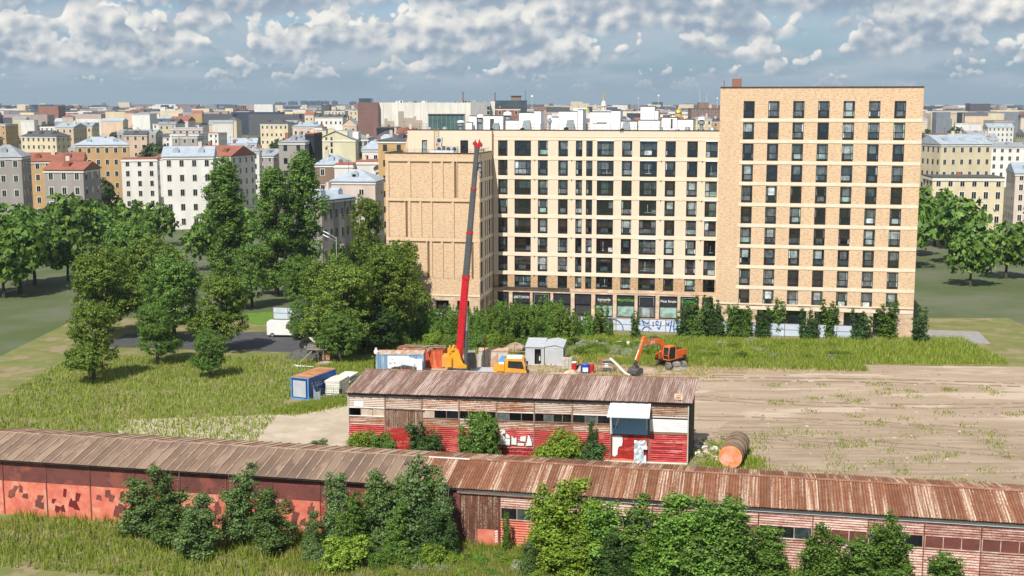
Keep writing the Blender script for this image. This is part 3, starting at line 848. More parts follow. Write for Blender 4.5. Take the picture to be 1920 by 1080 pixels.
def vent(label, x, y, h, r, kind):
    t = thing('roof_vent', label, 'roof vent', ap(x, y, 29.5), RZ, 'vents on the flat roof')
    b = MB()
    if kind == 'mush':
        b.lathe([(r * .6, 0), (r * .6, h * .65), (r, h * .68), (r, h * .85), (r * .3, h), (0, h)], 14); b.build('pipe', 'galv', t, smooth=False)
        q = MB(); q.lathe([(r * 1.25, h * .98), (r * 1.1, h * 1.14), (0, h * 1.2)], 14); q.build('cap', 'panel_white', t)
    else:
        b.lathe([(r, 0), (r, h * .6), (r * .75, h), (0, h)], 14); b.build('pipe', 'galv', t)
        q = MB(); q.box(-r * .5, r * .5, -r * .5, r * .5, -.0, .1); q.build('base_plate', 'metal_dark', t)
    return t


VN = [(-6.5, 3.4, 1.7, .5, 'mush', 'steel mushroom vent at the left of the white shafts'), (-3.6, 5.2, 2.5, .55, 'mush', 'tall steel mushroom vent left of the stair head'),
      (1.15, 4.4, 2.9, .6, 'mush', 'tall steel vent with white cap right of the stair head'), (-8.9, 2.2, 1.0, .45, 'drum', 'short steel drum vent on the left roof edge'), (-11.6, 2.6, .9, .4, 'drum', 'squat steel drum vent near the roof railing'),
      (7.9, 5.8, 2.4, .35, 'mush', 'slim steel vent between two white blocks'), (25.6, 4.0, 1.3, .5, 'drum', 'steel drum vent between low white blocks'), (30.4, 3.6, 1.1, .45, 'drum', 'steel drum vent at the right of the roof'),
      (32.5, 6.4, 2.2, .5, 'mush', 'steel mushroom vent near the brick wing'), (34.3, 3.0, 1.0, .7, 'drum', 'broad steel drum beside the brick wing'), (28.9, 2.4, .8, .4, 'drum', 'small steel drum before the far right white block')]
for x, y, h, r, k, lb in VN: vent(lb, x, y, h, r, k)


def duct(label, x, y, sc=1.0):
    t = thing('fan_duct', label, 'roof fan', ap(x, y, 29.5), RZ, 'tapered fan ducts on the flat roof')
    b = MB(); b.hexa([(-.75 * sc, -.5, .35), (.75 * sc, -.5, .35), (.75 * sc, .5, .35), (-.75 * sc, .5, .35)], [(-.45 * sc, -.4, 2.05 * sc), (.55 * sc, -.4, 2.15 * sc), (.55 * sc, .4, 2.15 * sc), (-.45 * sc, .4, 2.05 * sc)])
    b.build('hood', 'galv', t)
    q = MB(); q.tube([(-.55, -.75, .5), (-.55, -.45, .5)], .42 * sc, 16); q.build('fan_ring', 'black_plastic', t)
    q = MB(); q.box(-.8, .8, -.5, .5, 0, .34); q.build('plinth', 'metal_dark', t)


duct('tapered steel fan duct before the stepped white block', 4.9, .95)
duct('tapered steel fan duct before the finned white block', 11.1, 6.9, 1.0)
duct('steel fan duct with round black mouth by the golden spire', 20.9, .75, .9)
duct('small steel fan duct beside the dark door stair head', -.3, 1.8, .8)


def ac(label, x, y, z, n=1):
    t = thing('air_conditioner', label, 'air conditioner', ap(x, y, z), RZ, 'units on the brick terrace')
    b = MB(); b.box(-.5, .5, -.25, .25, .5, 1.35); b.build('case', 'galv_light', t)
    q = MB(); q.tube([(0, -.29, .92), (0, -.24, .92)], .32, 16); q.build('fan', 'metal_dark', t)
    q = MB()
    for sx_ in (-.4, .4): q.box(sx_ - .03, sx_ + .03, -.2, .2, 0, .49)
    q.build('leg', 'metal_dark', t)


ac('grey air conditioner high on the terrace stack by the ladder', -8.75, -2.2, 27.5)
ac('grey air conditioner at the left of the terrace trio', -8.75, -2.2, 26.12)
ac('grey air conditioner in the middle of the terrace trio', -7.15, -2.4, 26.12)
ac('grey air conditioner next to the open terrace door', -5.95 - .15, -2.6, 26.12)
t = thing('terrace_bench', 'brown slatted bench on the brick terrace right of the crane top', 'bench', ap(-2.0, -3.0, 26.12), RZ)
q = MB(); q.box(-.8, .8, -.25, .25, .42, .48); q.build('seat', 'plank', t)
for k in range(2):
    q = MB(); q.box(-.8, .8, .22, .26, .62 + .25 * k, .78 + .25 * k); q.build('back_slat', 'plank', t)
for sx_ in (-.7, .7):
    q = MB(); q.box(sx_ - .03, sx_ + .03, -.2, .22, 0, 1.0); q.build('leg', 'metal_dark', t)
t = thing('planter_box', 'low white box on the brick terrace before the ladder', 'box', ap(-7.6, -4.6, 26.12), RZ)
q = MB(); q.box(-1.9, 1.9, -.5, .5, 0, .75); q.build('wall', 'panel_white', t); q = MB(); q.box(-1.8, 1.8, -.4, .4, .752, .8); q.build('lid', 'galv', t)

# fence along the shops, with graffiti
FB = (-2.66 + 11.6 * math.sin(RZ), 199.54 - 11.6 * math.cos(RZ), 0)
FENCE = thing('site_fence', 'pale blue panel fence with blue graffiti before the shops', 'fence', FB, RZ)
fp = MB(); fp.box(.04, 2.46, -.02, .02, .1, 2.0); fpm = fp.mesh('panel', 'fence_pale')
fq = MB(); fq.box(-.05, .05, -.06, .05, 0, 2.08); fqm = fq.mesh('post', 'fence_post')
for k in range(36):
    link('panel', fpm, FENCE, (-34 + k * 2.5, 0, 0)); link('post', fqm, FENCE, (-34 + k * 2.5, 0, 0))
mb = MB()
for z in (.12, 1.08, 2.0): mb.box(-34, 56, -.05, -.02, z, z + .06)
mb.build('rail', 'fence_post', FENCE)


def stroke(mb, pts, w_, y):
    """flat painted stroke along points (x, z)"""
    for (a, b), (c, d) in zip(pts, pts[1:]):
        L = math.hypot(c - a, d - b) or 1; nx, nz = -(d - b) / L * w_ / 2, (c - a) / L * w_ / 2
        mb.face([(a + nx, y, b + nz), (a - nx, y, b - nz), (c - nx, y, d - nz), (c + nx, y, d + nz)])


def arc(cx, cz, r, a0, a1, n=9, sq=1.0):
    return [(cx + r * math.cos(rad(a0 + (a1 - a0) * i / n)), cz + r * sq * math.sin(rad(a0 + (a1 - a0) * i / n))) for i in range(n + 1)]


for st in [arc(18.3, .5, 1.6, 20, 160, sq=.85), [(17.9, 1.9), (18.3, 1.0), (18.4, .1)], [(19.9, .9), (20.0, .2)], [(23.8, 1.9), (24.5, .95)], [(23.8, 1.8), (25.1, 1.3), (25.3, 1.6)], arc(25, .1, 1.1, 20, 170, sq=.7),
           [(26.4, 1.7), (26.4, .9)], arc(27.3, 1.5, .3, 0, 320), [(28.2, 1.8), (28.0, .9), (27.7, .5), (27.4, .9)], [(29.3, 1.5), (29.9, 1.2), (30.0, 1.7)], [(30.6, 1.9), (30.2, .2)], [(31.2, 1.8), (31.0, .9), (31.2, .15)], [(32.0, 1.8), (31.8, .2)], [(32.4, 1.7), (32.7, .9)],
           [(33.2, 1.8), (33.3, .4)], arc(14.2, 1.0, .7, 0, 270), [(11.0, 1.7), (11.6, .4), (12.2, 1.7)], [(15.6, 1.6), (15.9, .3)]]:
    mb = MB(); stroke(mb, [((x_ + 2.1) if x_ < 23 else 24.9 + (x_ - 23.8) * .66, z_) for x_, z_ in st], .17, -.056)
    mb.build('graffiti_stroke', 'graffiti_blue', FENCE)


# ------------------------------------------------------------------ corrugated sheets
def wave_sheet(name, wid, length, mat, pitch=.17, amp=.028, seg=4, vertical=False, horizontal=False):
    """roof sheet: waves across x, length along y. vertical: wall sheet, waves across x, length along z. horizontal: waves stacked in z, length along x"""
    n = max(1, round((length if horizontal else wid) / pitch)); span = (length if horizontal else wid)
    mb = MB(); pr = []
    for i in range(n * seg + 1):
        t = span * i / (n * seg); pr.append((t, amp * math.cos(2 * math.pi * i / seg)))
    for (a, p), (b, q) in zip(pr, pr[1:]):
        if horizontal: mb.face([(0, -p, a), (wid, -p, a), (wid, -q, b), (0, -q, b)])
        elif vertical: mb.face([(a, -p, 0), (b, -q, 0), (b, -q, length), (a, -p, length)])
        else: mb.face([(a, 0, p), (b, 0, q), (b, length, q), (a, length, p)])
    return mb.mesh(name, mat, smooth=False)


def roof_slope(parent, x0, x1, y0, z0, y1, z1, mesh_len, meshes, wid, rows=2, jitter=.012, rs=1, skew=0.0):
    """cover a slope with single sheets, lower row first"""
    rr = random.Random(rs)
    L = math.hypot(y1 - y0, z1 - z0); ang = math.atan2(z1 - z0, y1 - y0)
    n = int(round((x1 - x0) / wid))
    for r in range(rows):
        for i in range(n):
            d = r * (L / rows) - (.08 if r else 0)
            o = link('roof_sheet', rr.choice(meshes), parent, (x0 + i * wid + skew * d, y0 + math.cos(ang) * d, z0 + math.sin(ang) * d + r * .03 + rr.uniform(0, jitter) + (i % 2) * .012))
            o.rotation_euler = (ang + rr.uniform(-.002, .002), 0, rr.uniform(-.003, .003) - math.atan(skew))


# ------------------------------------------------------------------ long shed in the middle
SHD = thing('long_shed', 'long low shed with pink brown corrugated roof, pale walls and red painted base', 'shed', (-16.14, 118.5, 0), rad(-7.5))
SL_, SD, BAY = 33.2, 5.5, 33.2 / 9
ang_mid = math.atan2(7.15 - 6.08, SD + .4)
Lmid = math.hypot(SD + .4, 1.07)
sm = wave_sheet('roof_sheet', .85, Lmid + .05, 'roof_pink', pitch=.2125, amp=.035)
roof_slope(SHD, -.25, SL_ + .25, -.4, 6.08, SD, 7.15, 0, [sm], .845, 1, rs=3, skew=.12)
mb = MB(); mb.box(.35, SL_ + .95, SD - .02, SD + .18, 7.17, 7.22); mb.build('ridge_cap', 'ridge_rust', SHD)
mb = MB(); mb.hexa([(-.2, -.32, 5.96), (SL_ + .2, -.32, 5.96), (SL_ + .9, SD, 7.02), (.5, SD, 7.02)], [(-.2, -.32, 6.02), (SL_ + .2, -.32, 6.02), (SL_ + .9, SD, 7.09), (.5, SD, 7.09)]); mb.build('roof_deck', 'tar_dark', SHD)
# back, ends
mb = MB(); mb.box(.7, SL_ + .6, SD - .12, SD, 0, 7.0); mb.build('back_wall', 'tar_dark', SHD)
for x0_, nm in ((0.0, 'l'), (SL_ - .08, 'r')):
    x1_ = x0_ + .68
    mb = MB(); mb.hexa([(x0_, .06, 0), (x0_ + .08, .06, 0), (x1_ + .08, SD - .13, 0), (x1_, SD - .13, 0)], [(x0_, .06, 5.92), (x0_ + .08, .06, 5.92), (x1_ + .08, SD - .13, 6.94), (x1_, SD - .13, 6.94)]); mb.build('end_wall', 'tar_dark', SHD)
for k in range(9):                                           # battens and posts on the right end wall
    y = .1 + k * .58
    mb = MB(); mb.box(SL_ + y * .124 + .004, SL_ + .05 + y * .124, y, y + .1, 0, 5.9 + y * .18); mb.build('end_batten', 'weathered_wood', SHD)
mb = MB(); mb.box(.1, SL_ - .1, 1.6, 1.7, 0, 5.7); mb.build('inner_wall', 'interior_dark', SHD)
mb = MB(); mb.box(0, SL_, .02, .14, 5.72, 6.0); mb.build('eave_beam', 'metal_dark', SHD)
up = wave_sheet('wall_panel', BAY - .12, 1.22, 'wall_pale', horizontal=True)
lo_ = wave_sheet('wall_panel', BAY - .12, .84, 'wall_pale_rust', horizontal=True)
rd = wave_sheet('wall_panel', BAY - .12, 2.84, 'red_paint', horizontal=True, pitch=.2)
wh = wave_sheet('wall_panel', BAY - .12, 1.25, 'panel_white', horizontal=True)
for b in range(9):
    x = b * BAY + .06
    if b != 7:
        o = link('wall_panel', up, SHD, (x, 0, 4.56))
        if b in (1, 2, 3, 4, 5): set_mat(o, 'wall_pale' if b in (1, 5) else 'wall_pale_rust')
        mb = MB(); mb.box(x, x + BAY - .12, -.06, .02, 4.50, 4.56); mb.build('lintel', 'post_brown' if b % 2 else 'panel_white', SHD)
    if b in (0, 2, 3, 4, 5, 6):
        mb = MB(); mb.box(x, x + BAY - .12, -.08, .04, 3.66, 3.72); mb.build('sill', 'panel_white' if b in (0, 3) else 'post_brown', SHD)
        n = 3 if b % 2 == 0 else 4
        fm = MB()
        for i in range(n + 1):
            xx = x + (BAY - .12) * i / n; fm.box(max(x, xx - .03), min(x + BAY - .12, xx + .03), -.01, .05, 3.72, 4.5)
        wn = fm.build('window', 'post_brown', SHD)
        for i in range(n):
            a = x + (BAY - .12) * i / n + .03; c = x + (BAY - .12) * (i + 1) / n - .03
            pm = 'sack_beige' if (b == 0 and i > 0) or (b == 2 and i == 0) else 'pane_grey' if (b, i) in ((4, 0), (6, 1), (5, 1)) else 'pane_black' if rw.random() < .6 else 'pane_dark'
            if (b, i) == (0, 0): continue                     # broken out
            q = MB(); dz = .18 if (b == 0 and i == 1) else 0
            q.face([(a, .02, 3.72), (c, .02, 3.72), (c, .03, 4.5 - dz), (a, .02, 4.5)]); q.build('pane', pm, wn)
        o = link('wall_panel', lo_, SHD, (x, 0, 2.84))
    if b == 1:
        d = wave_sheet('door', BAY - .12, 4.5 - 2.6, 'door_pale', pitch=.22, amp=.03, vertical=True)
        o = link('door', d, SHD, (x, -.03, 2.6))
        d2 = wave_sheet('door_base', BAY - .12, 2.6, 'red_paint', pitch=.22, amp=.03, vertical=True)
        link('painted_base', d2, o, (0, 0, -2.6))
        mb = MB(); mb.box(-.1, BAY / 2, -.12, 0, 1.9, 1.97); mb.box(BAY / 2, BAY + .2, -.12, 0, 1.85, 1.92); mb.build('slide_rail', 'post_brown', o)
        g_ = MB()                                             # red dripping scrawl
        rr = random.Random(4)
        for k in range(24):
            xx = .5 + k * .125; g_.face([(xx, -.045, -.35 - rr.uniform(0, .5)), (xx + .15, -.045, -.4 - rr.uniform(0, .3)), (xx + .16, -.045, -.9 - rr.uniform(0, .5)), (xx + .05, -.045, -.9 - rr.uniform(0, .7))])
        for k in range(16):
            xx = .6 + k * .16; g_.face([(xx, -.046, -1.6 + rr.uniform(-.1, .2)), (xx + .2, -.046, -1.6 + rr.uniform(-.1, .2)), (xx + .2, -.046, -2.3 + rr.uniform(-.1, .2)), (xx, -.046, -2.3 + rr.uniform(-.1, .2))])
        g_.build('graffiti', 'red_deep', o)
    elif b == 7:
        pass
    else:
        o = link('wall_panel', rd, SHD, (x, -.02, 0))
        set_mat(o, {0: 'red_paint', 2: 'red_deep', 3: 'red_paint', 4: 'red_paint', 5: 'red_deep', 6: 'red_deep', 8: 'red_paint'}[b])
    if b == 8:
        link('wall_panel', wh, SHD, (x, -.012, 3.12)).name = 'wall_panel'
        mb = MB(); mb.box(x, x + BAY - .12, -.05, 0, 2.86, 3.1); mb.build('rail', 'post_brown', SHD)
        rp = MB(); rp.box(x + .05, x + BAY - .45, -.058, -.052, .28, 2.35); pass
for k in range(10):
    mb = MB(); x = k * BAY; mb.box(x - .055, x + .055, -.09, .08, 0, 5.74); o = mb.build('post', 'post_brown' if k not in (0, 9) else 'concrete', SHD)
mb = MB(); mb.box(.62, 1.55, -.07, -.045, 4.62, 5.2); mb.build('notice_board', 'panel_white', SHD)
# door bay with canopy
x = 7 * BAY + .1
d = wave_sheet('blue_door', BAY - .2, 1.75, 'blue_door', pitch=.15, amp=.02, vertical=True)
bd = link('door', d, SHD, (x, -.06, 2.75))
mb = MB(); mb.box(-.12, .02, -.06, .05, 0, 1.78); mb.build('jamb', 'sheet_white', bd)
mb = MB(); mb.box(.22, .55, -.035, -.022, .62, .82); mb.build('plate', 'black_plastic', bd)
d = MB(); d.box(0, 1.15, -.03, .03, 0, 2.7); d.box(1.17, BAY - .2, -.03, .03, 0, 2.7)
dr = d.build('door', 'red_deep', SHD, (x, -.06, .02))
q = MB(); q.prism([(.12, .62), (.34, .5), (.60, .72), (.63, 1.25), (.72, 1.5), (1.02, 1.58), (1.08, 2.0), (1.05, 2.5), (.7, 2.6), (.12, 2.56)], 'y', -.045, -.033); q.build('white_paint', 'graffiti_white', dr)
q = MB(); q.prism([(0, .02), (2.6, .02), (2.4, .22), (1.2, .34), (0, .3)], 'y', -.044, -.034); q.build('pink_paint', 'red_coral', dr)
# loose tin sheet leaning on the door
tn = thing('tin_sheet', 'crumpled pale tin sheet leaning against the red door under the canopy', 'metal sheet')
tn.location = (-16.14 + 28.75 * math.cos(rad(-7.5)) + .62 * math.sin(rad(-7.5)), 118.5 + 28.75 * math.sin(rad(-7.5)) - .62 * math.cos(rad(-7.5)), .02); tn.rotation_euler = (rad(-14), 0, rad(-7.5))
q = MB(); rr = random.Random(9)
cols_ = [[(-.62 + 1.24 * i / 6 * (1 - .12 * math.sin(j / 8 * 3.1)), .06 * rr.uniform(-1, 1) + (.12 if i == 6 and 2 < j < 6 else 0), 2.25 * j / 8) for i in range(7)] for j in range(9)]
for j in range(8):
    for i in range(6):
        if i == 5 and j in (3, 4): continue
        q.face([cols_[j][i], cols_[j][i + 1], cols_[j + 1][i + 1], cols_[j + 1][i]])
q.build('sheet', 'tin', tn)
q = MB(); q.face([(.2, -.06, 1.45), (.62, -.2, 1.4), (.6, -.14, 1.75), (-.1, -.05, 1.7)]); q.build('bent_corner', 'plastic_white', tn)
cp = MB(); cp.hexa([(x - .35, -2.1, 4.88), (x + BAY - .05, -2.1, 4.88), (x + BAY + .05, .05, 5.92), (x - .1, .05, 5.92)], [(x - .35, -2.1, 4.95), (x + BAY - .05, -2.1, 4.95), (x + BAY + .05, .05, 6.0), (x - .1, .05, 6.0)])
cn = cp.build('canopy', 'sheet_white', SHD)
q = MB(); q.bar((x + .75, -2.0, 4.86), (x + .35, -.12, 3.3), .08, .08); q.bar((x + BAY - .3, -2.0, 4.86), (x + BAY - .3, -.12, 3.3), .08, .08); q.build('brace', 'panel_white', cn)
for k in range(1, 4):
    q = MB(); t_ = k / 4; yy = -2.1 + 2.15 * t_; zz = 4.95 + 1.05 * t_; q.box(x - .2, x + BAY - .06, yy - .012, yy + .012, zz - .01, zz + .02); q.build('seam', 'galv', cn)
mb = MB(); mb.hexa([(x - .02, .1, 4.5), (x + BAY - .16, .1, 4.5), (x + BAY - .16, .16, 4.5), (x - .02, .16, 4.5)], [(x - .02, .1, 5.8), (x + BAY - .16, .1, 5.8), (x + BAY - .16, .16, 5.8), (x - .02, .16, 5.8)]); mb.build('upper_panel', 'wall_pale_rust', SHD)
# patch on the roof, plinth
q = MB(); q.box(SL_ - 1.35, SL_ - .55, .15, 1.5, 0, .06); o = q.build('roof_patch', 'sack_beige', SHD, (0, 0, 6.24)); o.rotation_euler = (ang_mid, 0, 0); o.location = (0, -.1, 6.22)
q = MB(); q.box(SL_ - 1.2, SL_ - .75, .3, .7, .062, .07); q.box(SL_ - 1.15, SL_ - .6, .95, 1.2, .062, .07); o2 = q.build('rust_spot', 'rust_top', o)
mb = MB(); mb.box(-.05, SL_ + .05, -.14, .1, 0, .12); mb.build('plinth', 'concrete_pale', SHD)
# graffiti: white letters with black outline on the fourth red panel
gx, gz = 4 * BAY + .35, 1.25
GL = [[(0, .05), (.95, 0), (1.0, .62), (.62, .66), (.30, .95), (.05, 1.3), (0, .9)], [(.02, 1.05), (.55, 1.2), (.5, 1.55), (.02, 1.6)], [(.62, .72), (1.0, .7), (.92, 1.0), (.62, 1.2), (.55, .95)],
      [(1.12, .1), (1.62, .05), (1.62, .85), (1.42, .7), (1.3, .8), (1.15, 1.0)], [(1.72, .02), (2.35, 0), (2.35, .25), (1.72, .28)], [(2.0, .45), (2.5, .42), (2.55, .98), (2.0, .92)], [(2.55, .0), (3.15, .05), (3.1, .4), (2.92, 1.0), (2.78, 1.1), (2.66, .5)]]
for poly in GL:
    cx = sum(p[0] for p in poly) / len(poly); cz = sum(p[1] for p in poly) / len(poly)
    q = MB(); q.prism([(gx + cx + (p[0] - cx) * 1.13 + .03, gz + cz + (p[1] - cz) * 1.16 - .02) for p in poly], 'y', -.075, -.062); o = q.build('graffiti', 'graffiti_black', SHD)
    q = MB(); q.prism([(gx + p[0], gz + p[1]) for p in poly], 'y', -.09, -.078); q.build('letter', 'graffiti_white', o)
q = MB(); rr = random.Random(3)
for row in range(2):
    for k in range(26):
        xx = gx + .1 + k * .125; zz = .35 + row * .42 + rr.uniform(-.06, .06); stroke(q, [(xx, zz), (xx + rr.uniform(-.05, .1), zz + rr.uniform(.12, .3)), (xx + .12, zz + rr.uniform(0, .2))], .045, -.07)
q.build('scribble', 'graffiti_maroon', SHD)
q = MB()
for k in range(5): stroke(q, [(SL_ - BAY + .2, 2.4 - .45 * k), (SL_ - .5, 2.38 - .45 * k)], .05, -.072)
q.build('scribble', 'graffiti_maroon', SHD)

# ------------------------------------------------------------------ front sheds
FZ = rad(-11.5)
FR = thing('front_shed', 'front shed with rusty brown corrugated gable roof and pale paint streaks', 'shed', (-7.44, 92.22, 0), FZ)
FLn = thing('front_shed', 'front shed with dark brown ribbed roof and red wall, left of the rusty roof', 'shed', (-7.44, 92.22, 0), FZ)
FW0 = .38
Lf = math.hypot(4.75, .92)
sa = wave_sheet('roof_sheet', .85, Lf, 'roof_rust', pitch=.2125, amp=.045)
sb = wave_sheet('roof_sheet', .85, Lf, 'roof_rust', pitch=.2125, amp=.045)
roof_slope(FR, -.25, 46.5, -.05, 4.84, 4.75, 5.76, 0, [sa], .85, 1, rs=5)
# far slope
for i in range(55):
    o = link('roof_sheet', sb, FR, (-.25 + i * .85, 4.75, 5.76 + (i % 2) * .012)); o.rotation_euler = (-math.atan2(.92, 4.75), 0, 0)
mb = MB(); mb.prism([(-.16, -.06), (0, .0), (.16, -.06), (.16, -.02), (0, .05), (-.16, -.02)], 'x', -.3, 46.5); mb.build('ridge_cap', 'ridge_rust', FR, (0, 4.75, 5.83))
mb = MB(); mb.box(-.2, 3.2, 4.5, 4.56, 5.78, 5.86); mb.build('ridge_strip', 'panel_white', FR)
mb = MB(); mb.prism([(.05, 4.74), (4.75, 5.66), (9.4, 4.76), (9.4, 4.70), (4.75, 5.6), (.05, 4.68)], 'x', -.1, 46.4); mb.build('roof_deck', 'metal_dark', FR)
mb = MB(); mb.box(0, 46, 9.0, 9.12, 0, 4.7); mb.build('back_wall', 'brown_red', FR)
mb = MB(); mb.prism([(.5, 0), (9, 0), (9, 4.7), (4.75, 5.55), (.5, 4.7)], 'x', 46.2, 46.3); mb.build('end_wall', 'brown_red', FR)
mb = MB(); mb.box(3.2, 46, FW0 - .14, FW0 - .02, 4.42, 4.64); mb.build('eave_board', 'panel_white', FR)
db = wave_sheet('door', 3.05, 4.4, 'door_boards', pitch=.16, amp=.022, vertical=True)
o = link('door', db, FR, (3.45, FW0 - .05, .02))
q = MB(); q.box(1.35, 3.0, -.045, -.03, .25, 1.55); q.build('painted_patch', 'red_coral', o)
q = MB()
for k in range(5): q.face([(2.75, -.05, .55 + k * .2), (2.95, -.05, .65 + k * .2), (2.95, -.05, .75 + k * .2), (2.75, -.05, .65 + k * .2)])
q.build('stripe_mark', 'panel_white', o)
q = MB(); q.box(-.1, 6.5, -.16, -.08, 4.36, 4.46); q.build('slide_rail', 'post_brown', o)
mb = MB(); mb.box(0, 46, FW0 + .5, FW0 + .55, 0, 4.6); mb.build('inner_wall', 'interior_dark', FR)
BW = 3.9
ux = wave_sheet('wall_panel', BW - .08, 1.1, 'wall_pink', horizontal=True)
lx = wave_sheet('wall_panel', BW - .08, 2.42, 'red_coral', horizontal=True, pitch=.2)
for k in range(10):
    x = 6.62 + k * BW
    glazed = k in (0, 2, 5, 7)
    link('wall_panel', ux, FR, (x, FW0, 3.36)); o = link('wall_panel', lx, FR, (x, FW0, 0))
    if k > 1: set_mat(o, 'wall_pink')
    mb = MB(); mb.box(x - .09, x - .01, FW0 - .08, FW0 + .1, 0, 4.5); mb.build('post', 'brown_red', FR)
    mb = MB()
    for i in range(4): mb.box(x + i * (BW - .14) / 3, x + i * (BW - .14) / 3 + .06, FW0 - .02, FW0 + .04, 2.46, 3.34)
    mb.box(x, x + BW - .08, FW0 - .08, FW0 + .04, 2.42, 2.48); wn = mb.build('window', 'rust_pale', FR)
    for i in range(3):
        a = x + i * (BW - .14) / 3 + .06; c = x + (i + 1) * (BW - .14) / 3
        q = MB(); q.face([(a, FW0 + .02, 2.48), (c, FW0 + .02, 2.48), (c, FW0 + .02, 3.34), (a, FW0 + .02, 3.34)]); q.build('pane', ['pane_dark', 'pane_teal', 'pane_black'][(k + i) % 3] if glazed else 'brown_red', wn)
x = .25                                                        # dark bay behind the bushes, left of the door
mb = MB(); mb.box(.0, 3.4, FW0 - .02, FW0 + .06, 0, 4.5); mb.build('wall_panel', 'brown_red', FR)
mb = MB(); mb.box(.6, 2.6, FW0 - .05, FW0 - .01, 2.0, 3.0); mb.build('window', 'pane_black', FR)
# left shed
pn = MB(); pn.box(0, .84, 0, Lf, 0, .03); pnm = pn.mesh('roof_panel', 'roof_brown')
rb = MB(); rb.box(-.045, .045, 0, Lf, .0, .075); rbm = rb.mesh('roof_rib', 'roof_rib')
for i in range(46):
    for sg, yy, zz, a in ((0, -.1, 4.80, math.atan2(.92, 4.75)), (1, 4.75, 5.72, -math.atan2(.92, 4.75))):
        x = -.3 - (i + 1) * .86
        o = link('roof_panel', pnm, FLn, (x, yy, zz)); o.rotation_euler = (a, 0, 0)
        if sg: set_mat(o, 'roof_rib' if i % 3 else 'ridge_rust')
        o = link('roof_rib', rbm, FLn, (x, yy, zz + .012)); o.rotation_euler = (a, 0, 0)
mb = MB(); mb.box(-39.9, -.35, 4.66, 4.86, 5.73, 5.79); mb.build('ridge_cap', 'roof_rib', FLn)
mb = MB(); mb.prism([(.0, 4.72), (4.75, 5.62), (9.4, 4.72), (9.4, 4.66), (4.75, 5.56), (.0, 4.66)], 'x', -39.8, -.35); mb.build('roof_deck', 'metal_dark', FLn)
for k in range(10):
    x = -4.0 * (k + 1)
    mb = MB(); mb.box(x + .05, x + 3.95, FW0, FW0 + .1, 2.9, 4.62); mb.build('upper_wall', 'brown_red', FLn)
    mb = MB(); mb.box(x + .05, x + 3.95, FW0 - .02, FW0 + .1, 0, 2.88); mb.build('lower_wall', 'red_coral' if k != 1 else 'red_paint', FLn)
    mb = MB(); mb.box(x - .05, x + .05, FW0 - .06, FW0 + .1, 0, 4.66); mb.build('post', 'brown_red', FLn)
    rr = random.Random(k); q = MB()
    for s_ in range(9): 
        a = x + rr.uniform(.2, 3.2); z_ = rr.uniform(.3, 2.2)
        q.prism([(a, z_), (a + rr.uniform(.2, .6), z_ - .1), (a + rr.uniform(.3, .7), z_ + rr.uniform(.3, .8)), (a + .1, z_ + rr.uniform(.3, .7))], 'y', FW0 - .035 - .002 * s_, FW0 - .024 - .002 * s_)
    q.build('paint_patch', 'graffiti_maroon' if k % 2 else 'brown_red', FLn)
mb = MB(); mb.box(-39.8, -.4, 9.0, 9.1, 0, 4.66); mb.build('back_wall', 'brown_red', FLn)
mb = MB(); mb.prism([(.5, 0), (9, 0), (9, 4.6), (4.75, 5.5), (.5, 4.6)], 'x', -39.9, -39.82); mb.build('end_wall', 'brown_red', FLn)


# ------------------------------------------------------------------ shipping containers
def container(label, loc, rz, L, Wd, Hh, side, top, open_top=False, end=None, frame=None):
    t = thing('shipping_container', label, 'container', loc, rz)
    def rib(length, n):
        pts = []
        for i in range(n):
            a = .12 + (length - .24) * i / n; s_ = (length - .24) / n
            pts += [(a, 0), (a + s_ * .35, 0), (a + s_ * .5, .05), (a + s_ * .85, .05)]
        return pts + [(length - .12, 0)]
    for nm, base, dirn, length, n in (('front_side', (0, 0), 'x', L, 20), ('back_side', (0, Wd), 'x', L, 20), ('end_panel', (L, 0), 'y', Wd, 9), ('end_panel', (0, 0), 'y', Wd, 9)):
        q = MB(); pr = rib(length, n)
        for (a, p), (b, p2) in zip(pr, pr[1:]):
            if dirn == 'x':
                sgn = 1 if base[1] == 0 else -1
                q.face([(a, base[1] + sgn * (.03 + p), .16), (b, base[1] + sgn * (.03 + p2), .16), (b, base[1] + sgn * (.03 + p2), Hh - .1), (a, base[1] + sgn * (.03 + p), Hh - .1)])
            else:
                sgn = -1 if base[0] > 0 else 1
                q.face([(base[0] + sgn * (.03 + p), a, .16), (base[0] + sgn * (.03 + p2), b, .16), (base[0] + sgn * (.03 + p2), b, Hh - .1), (base[0] + sgn * (.03 + p), a, Hh - .1)])
        q.build(nm, side, t)
    f = MB()
    for xx in (0, L - .13):
        for yy in (0, Wd - .13): f.box(xx, xx + .13, yy, yy + .13, 0, Hh)
    for yy in (0, Wd - .1):
        f.box(.13, L - .13, yy, yy + .1, 0, .16); f.box(.13, L - .13, yy, yy + .1, Hh - .1, Hh)
    for xx in (0, L - .1):
        f.box(xx, xx + .1, .13, Wd - .13, 0, .16); f.box(xx, xx + .1, .13, Wd - .13, Hh - .1, Hh)
    f.build('frame', frame or side, t)
    q = MB(); q.box(.12, L - .12, .12, Wd - .12, .1, .18); q.build('floor', 'plank', t)
    if not open_top:
        n = 18; s_ = (L - .02) / n
        for i in range(n):
            q = MB(); q.box(.01 + i * s_ + .006, .01 + (i + 1) * s_ - .006, .01, Wd - .01, Hh + .002, Hh + .035 + .014 * (i % 2)); q.build('roof_rib', top, t)
    return t


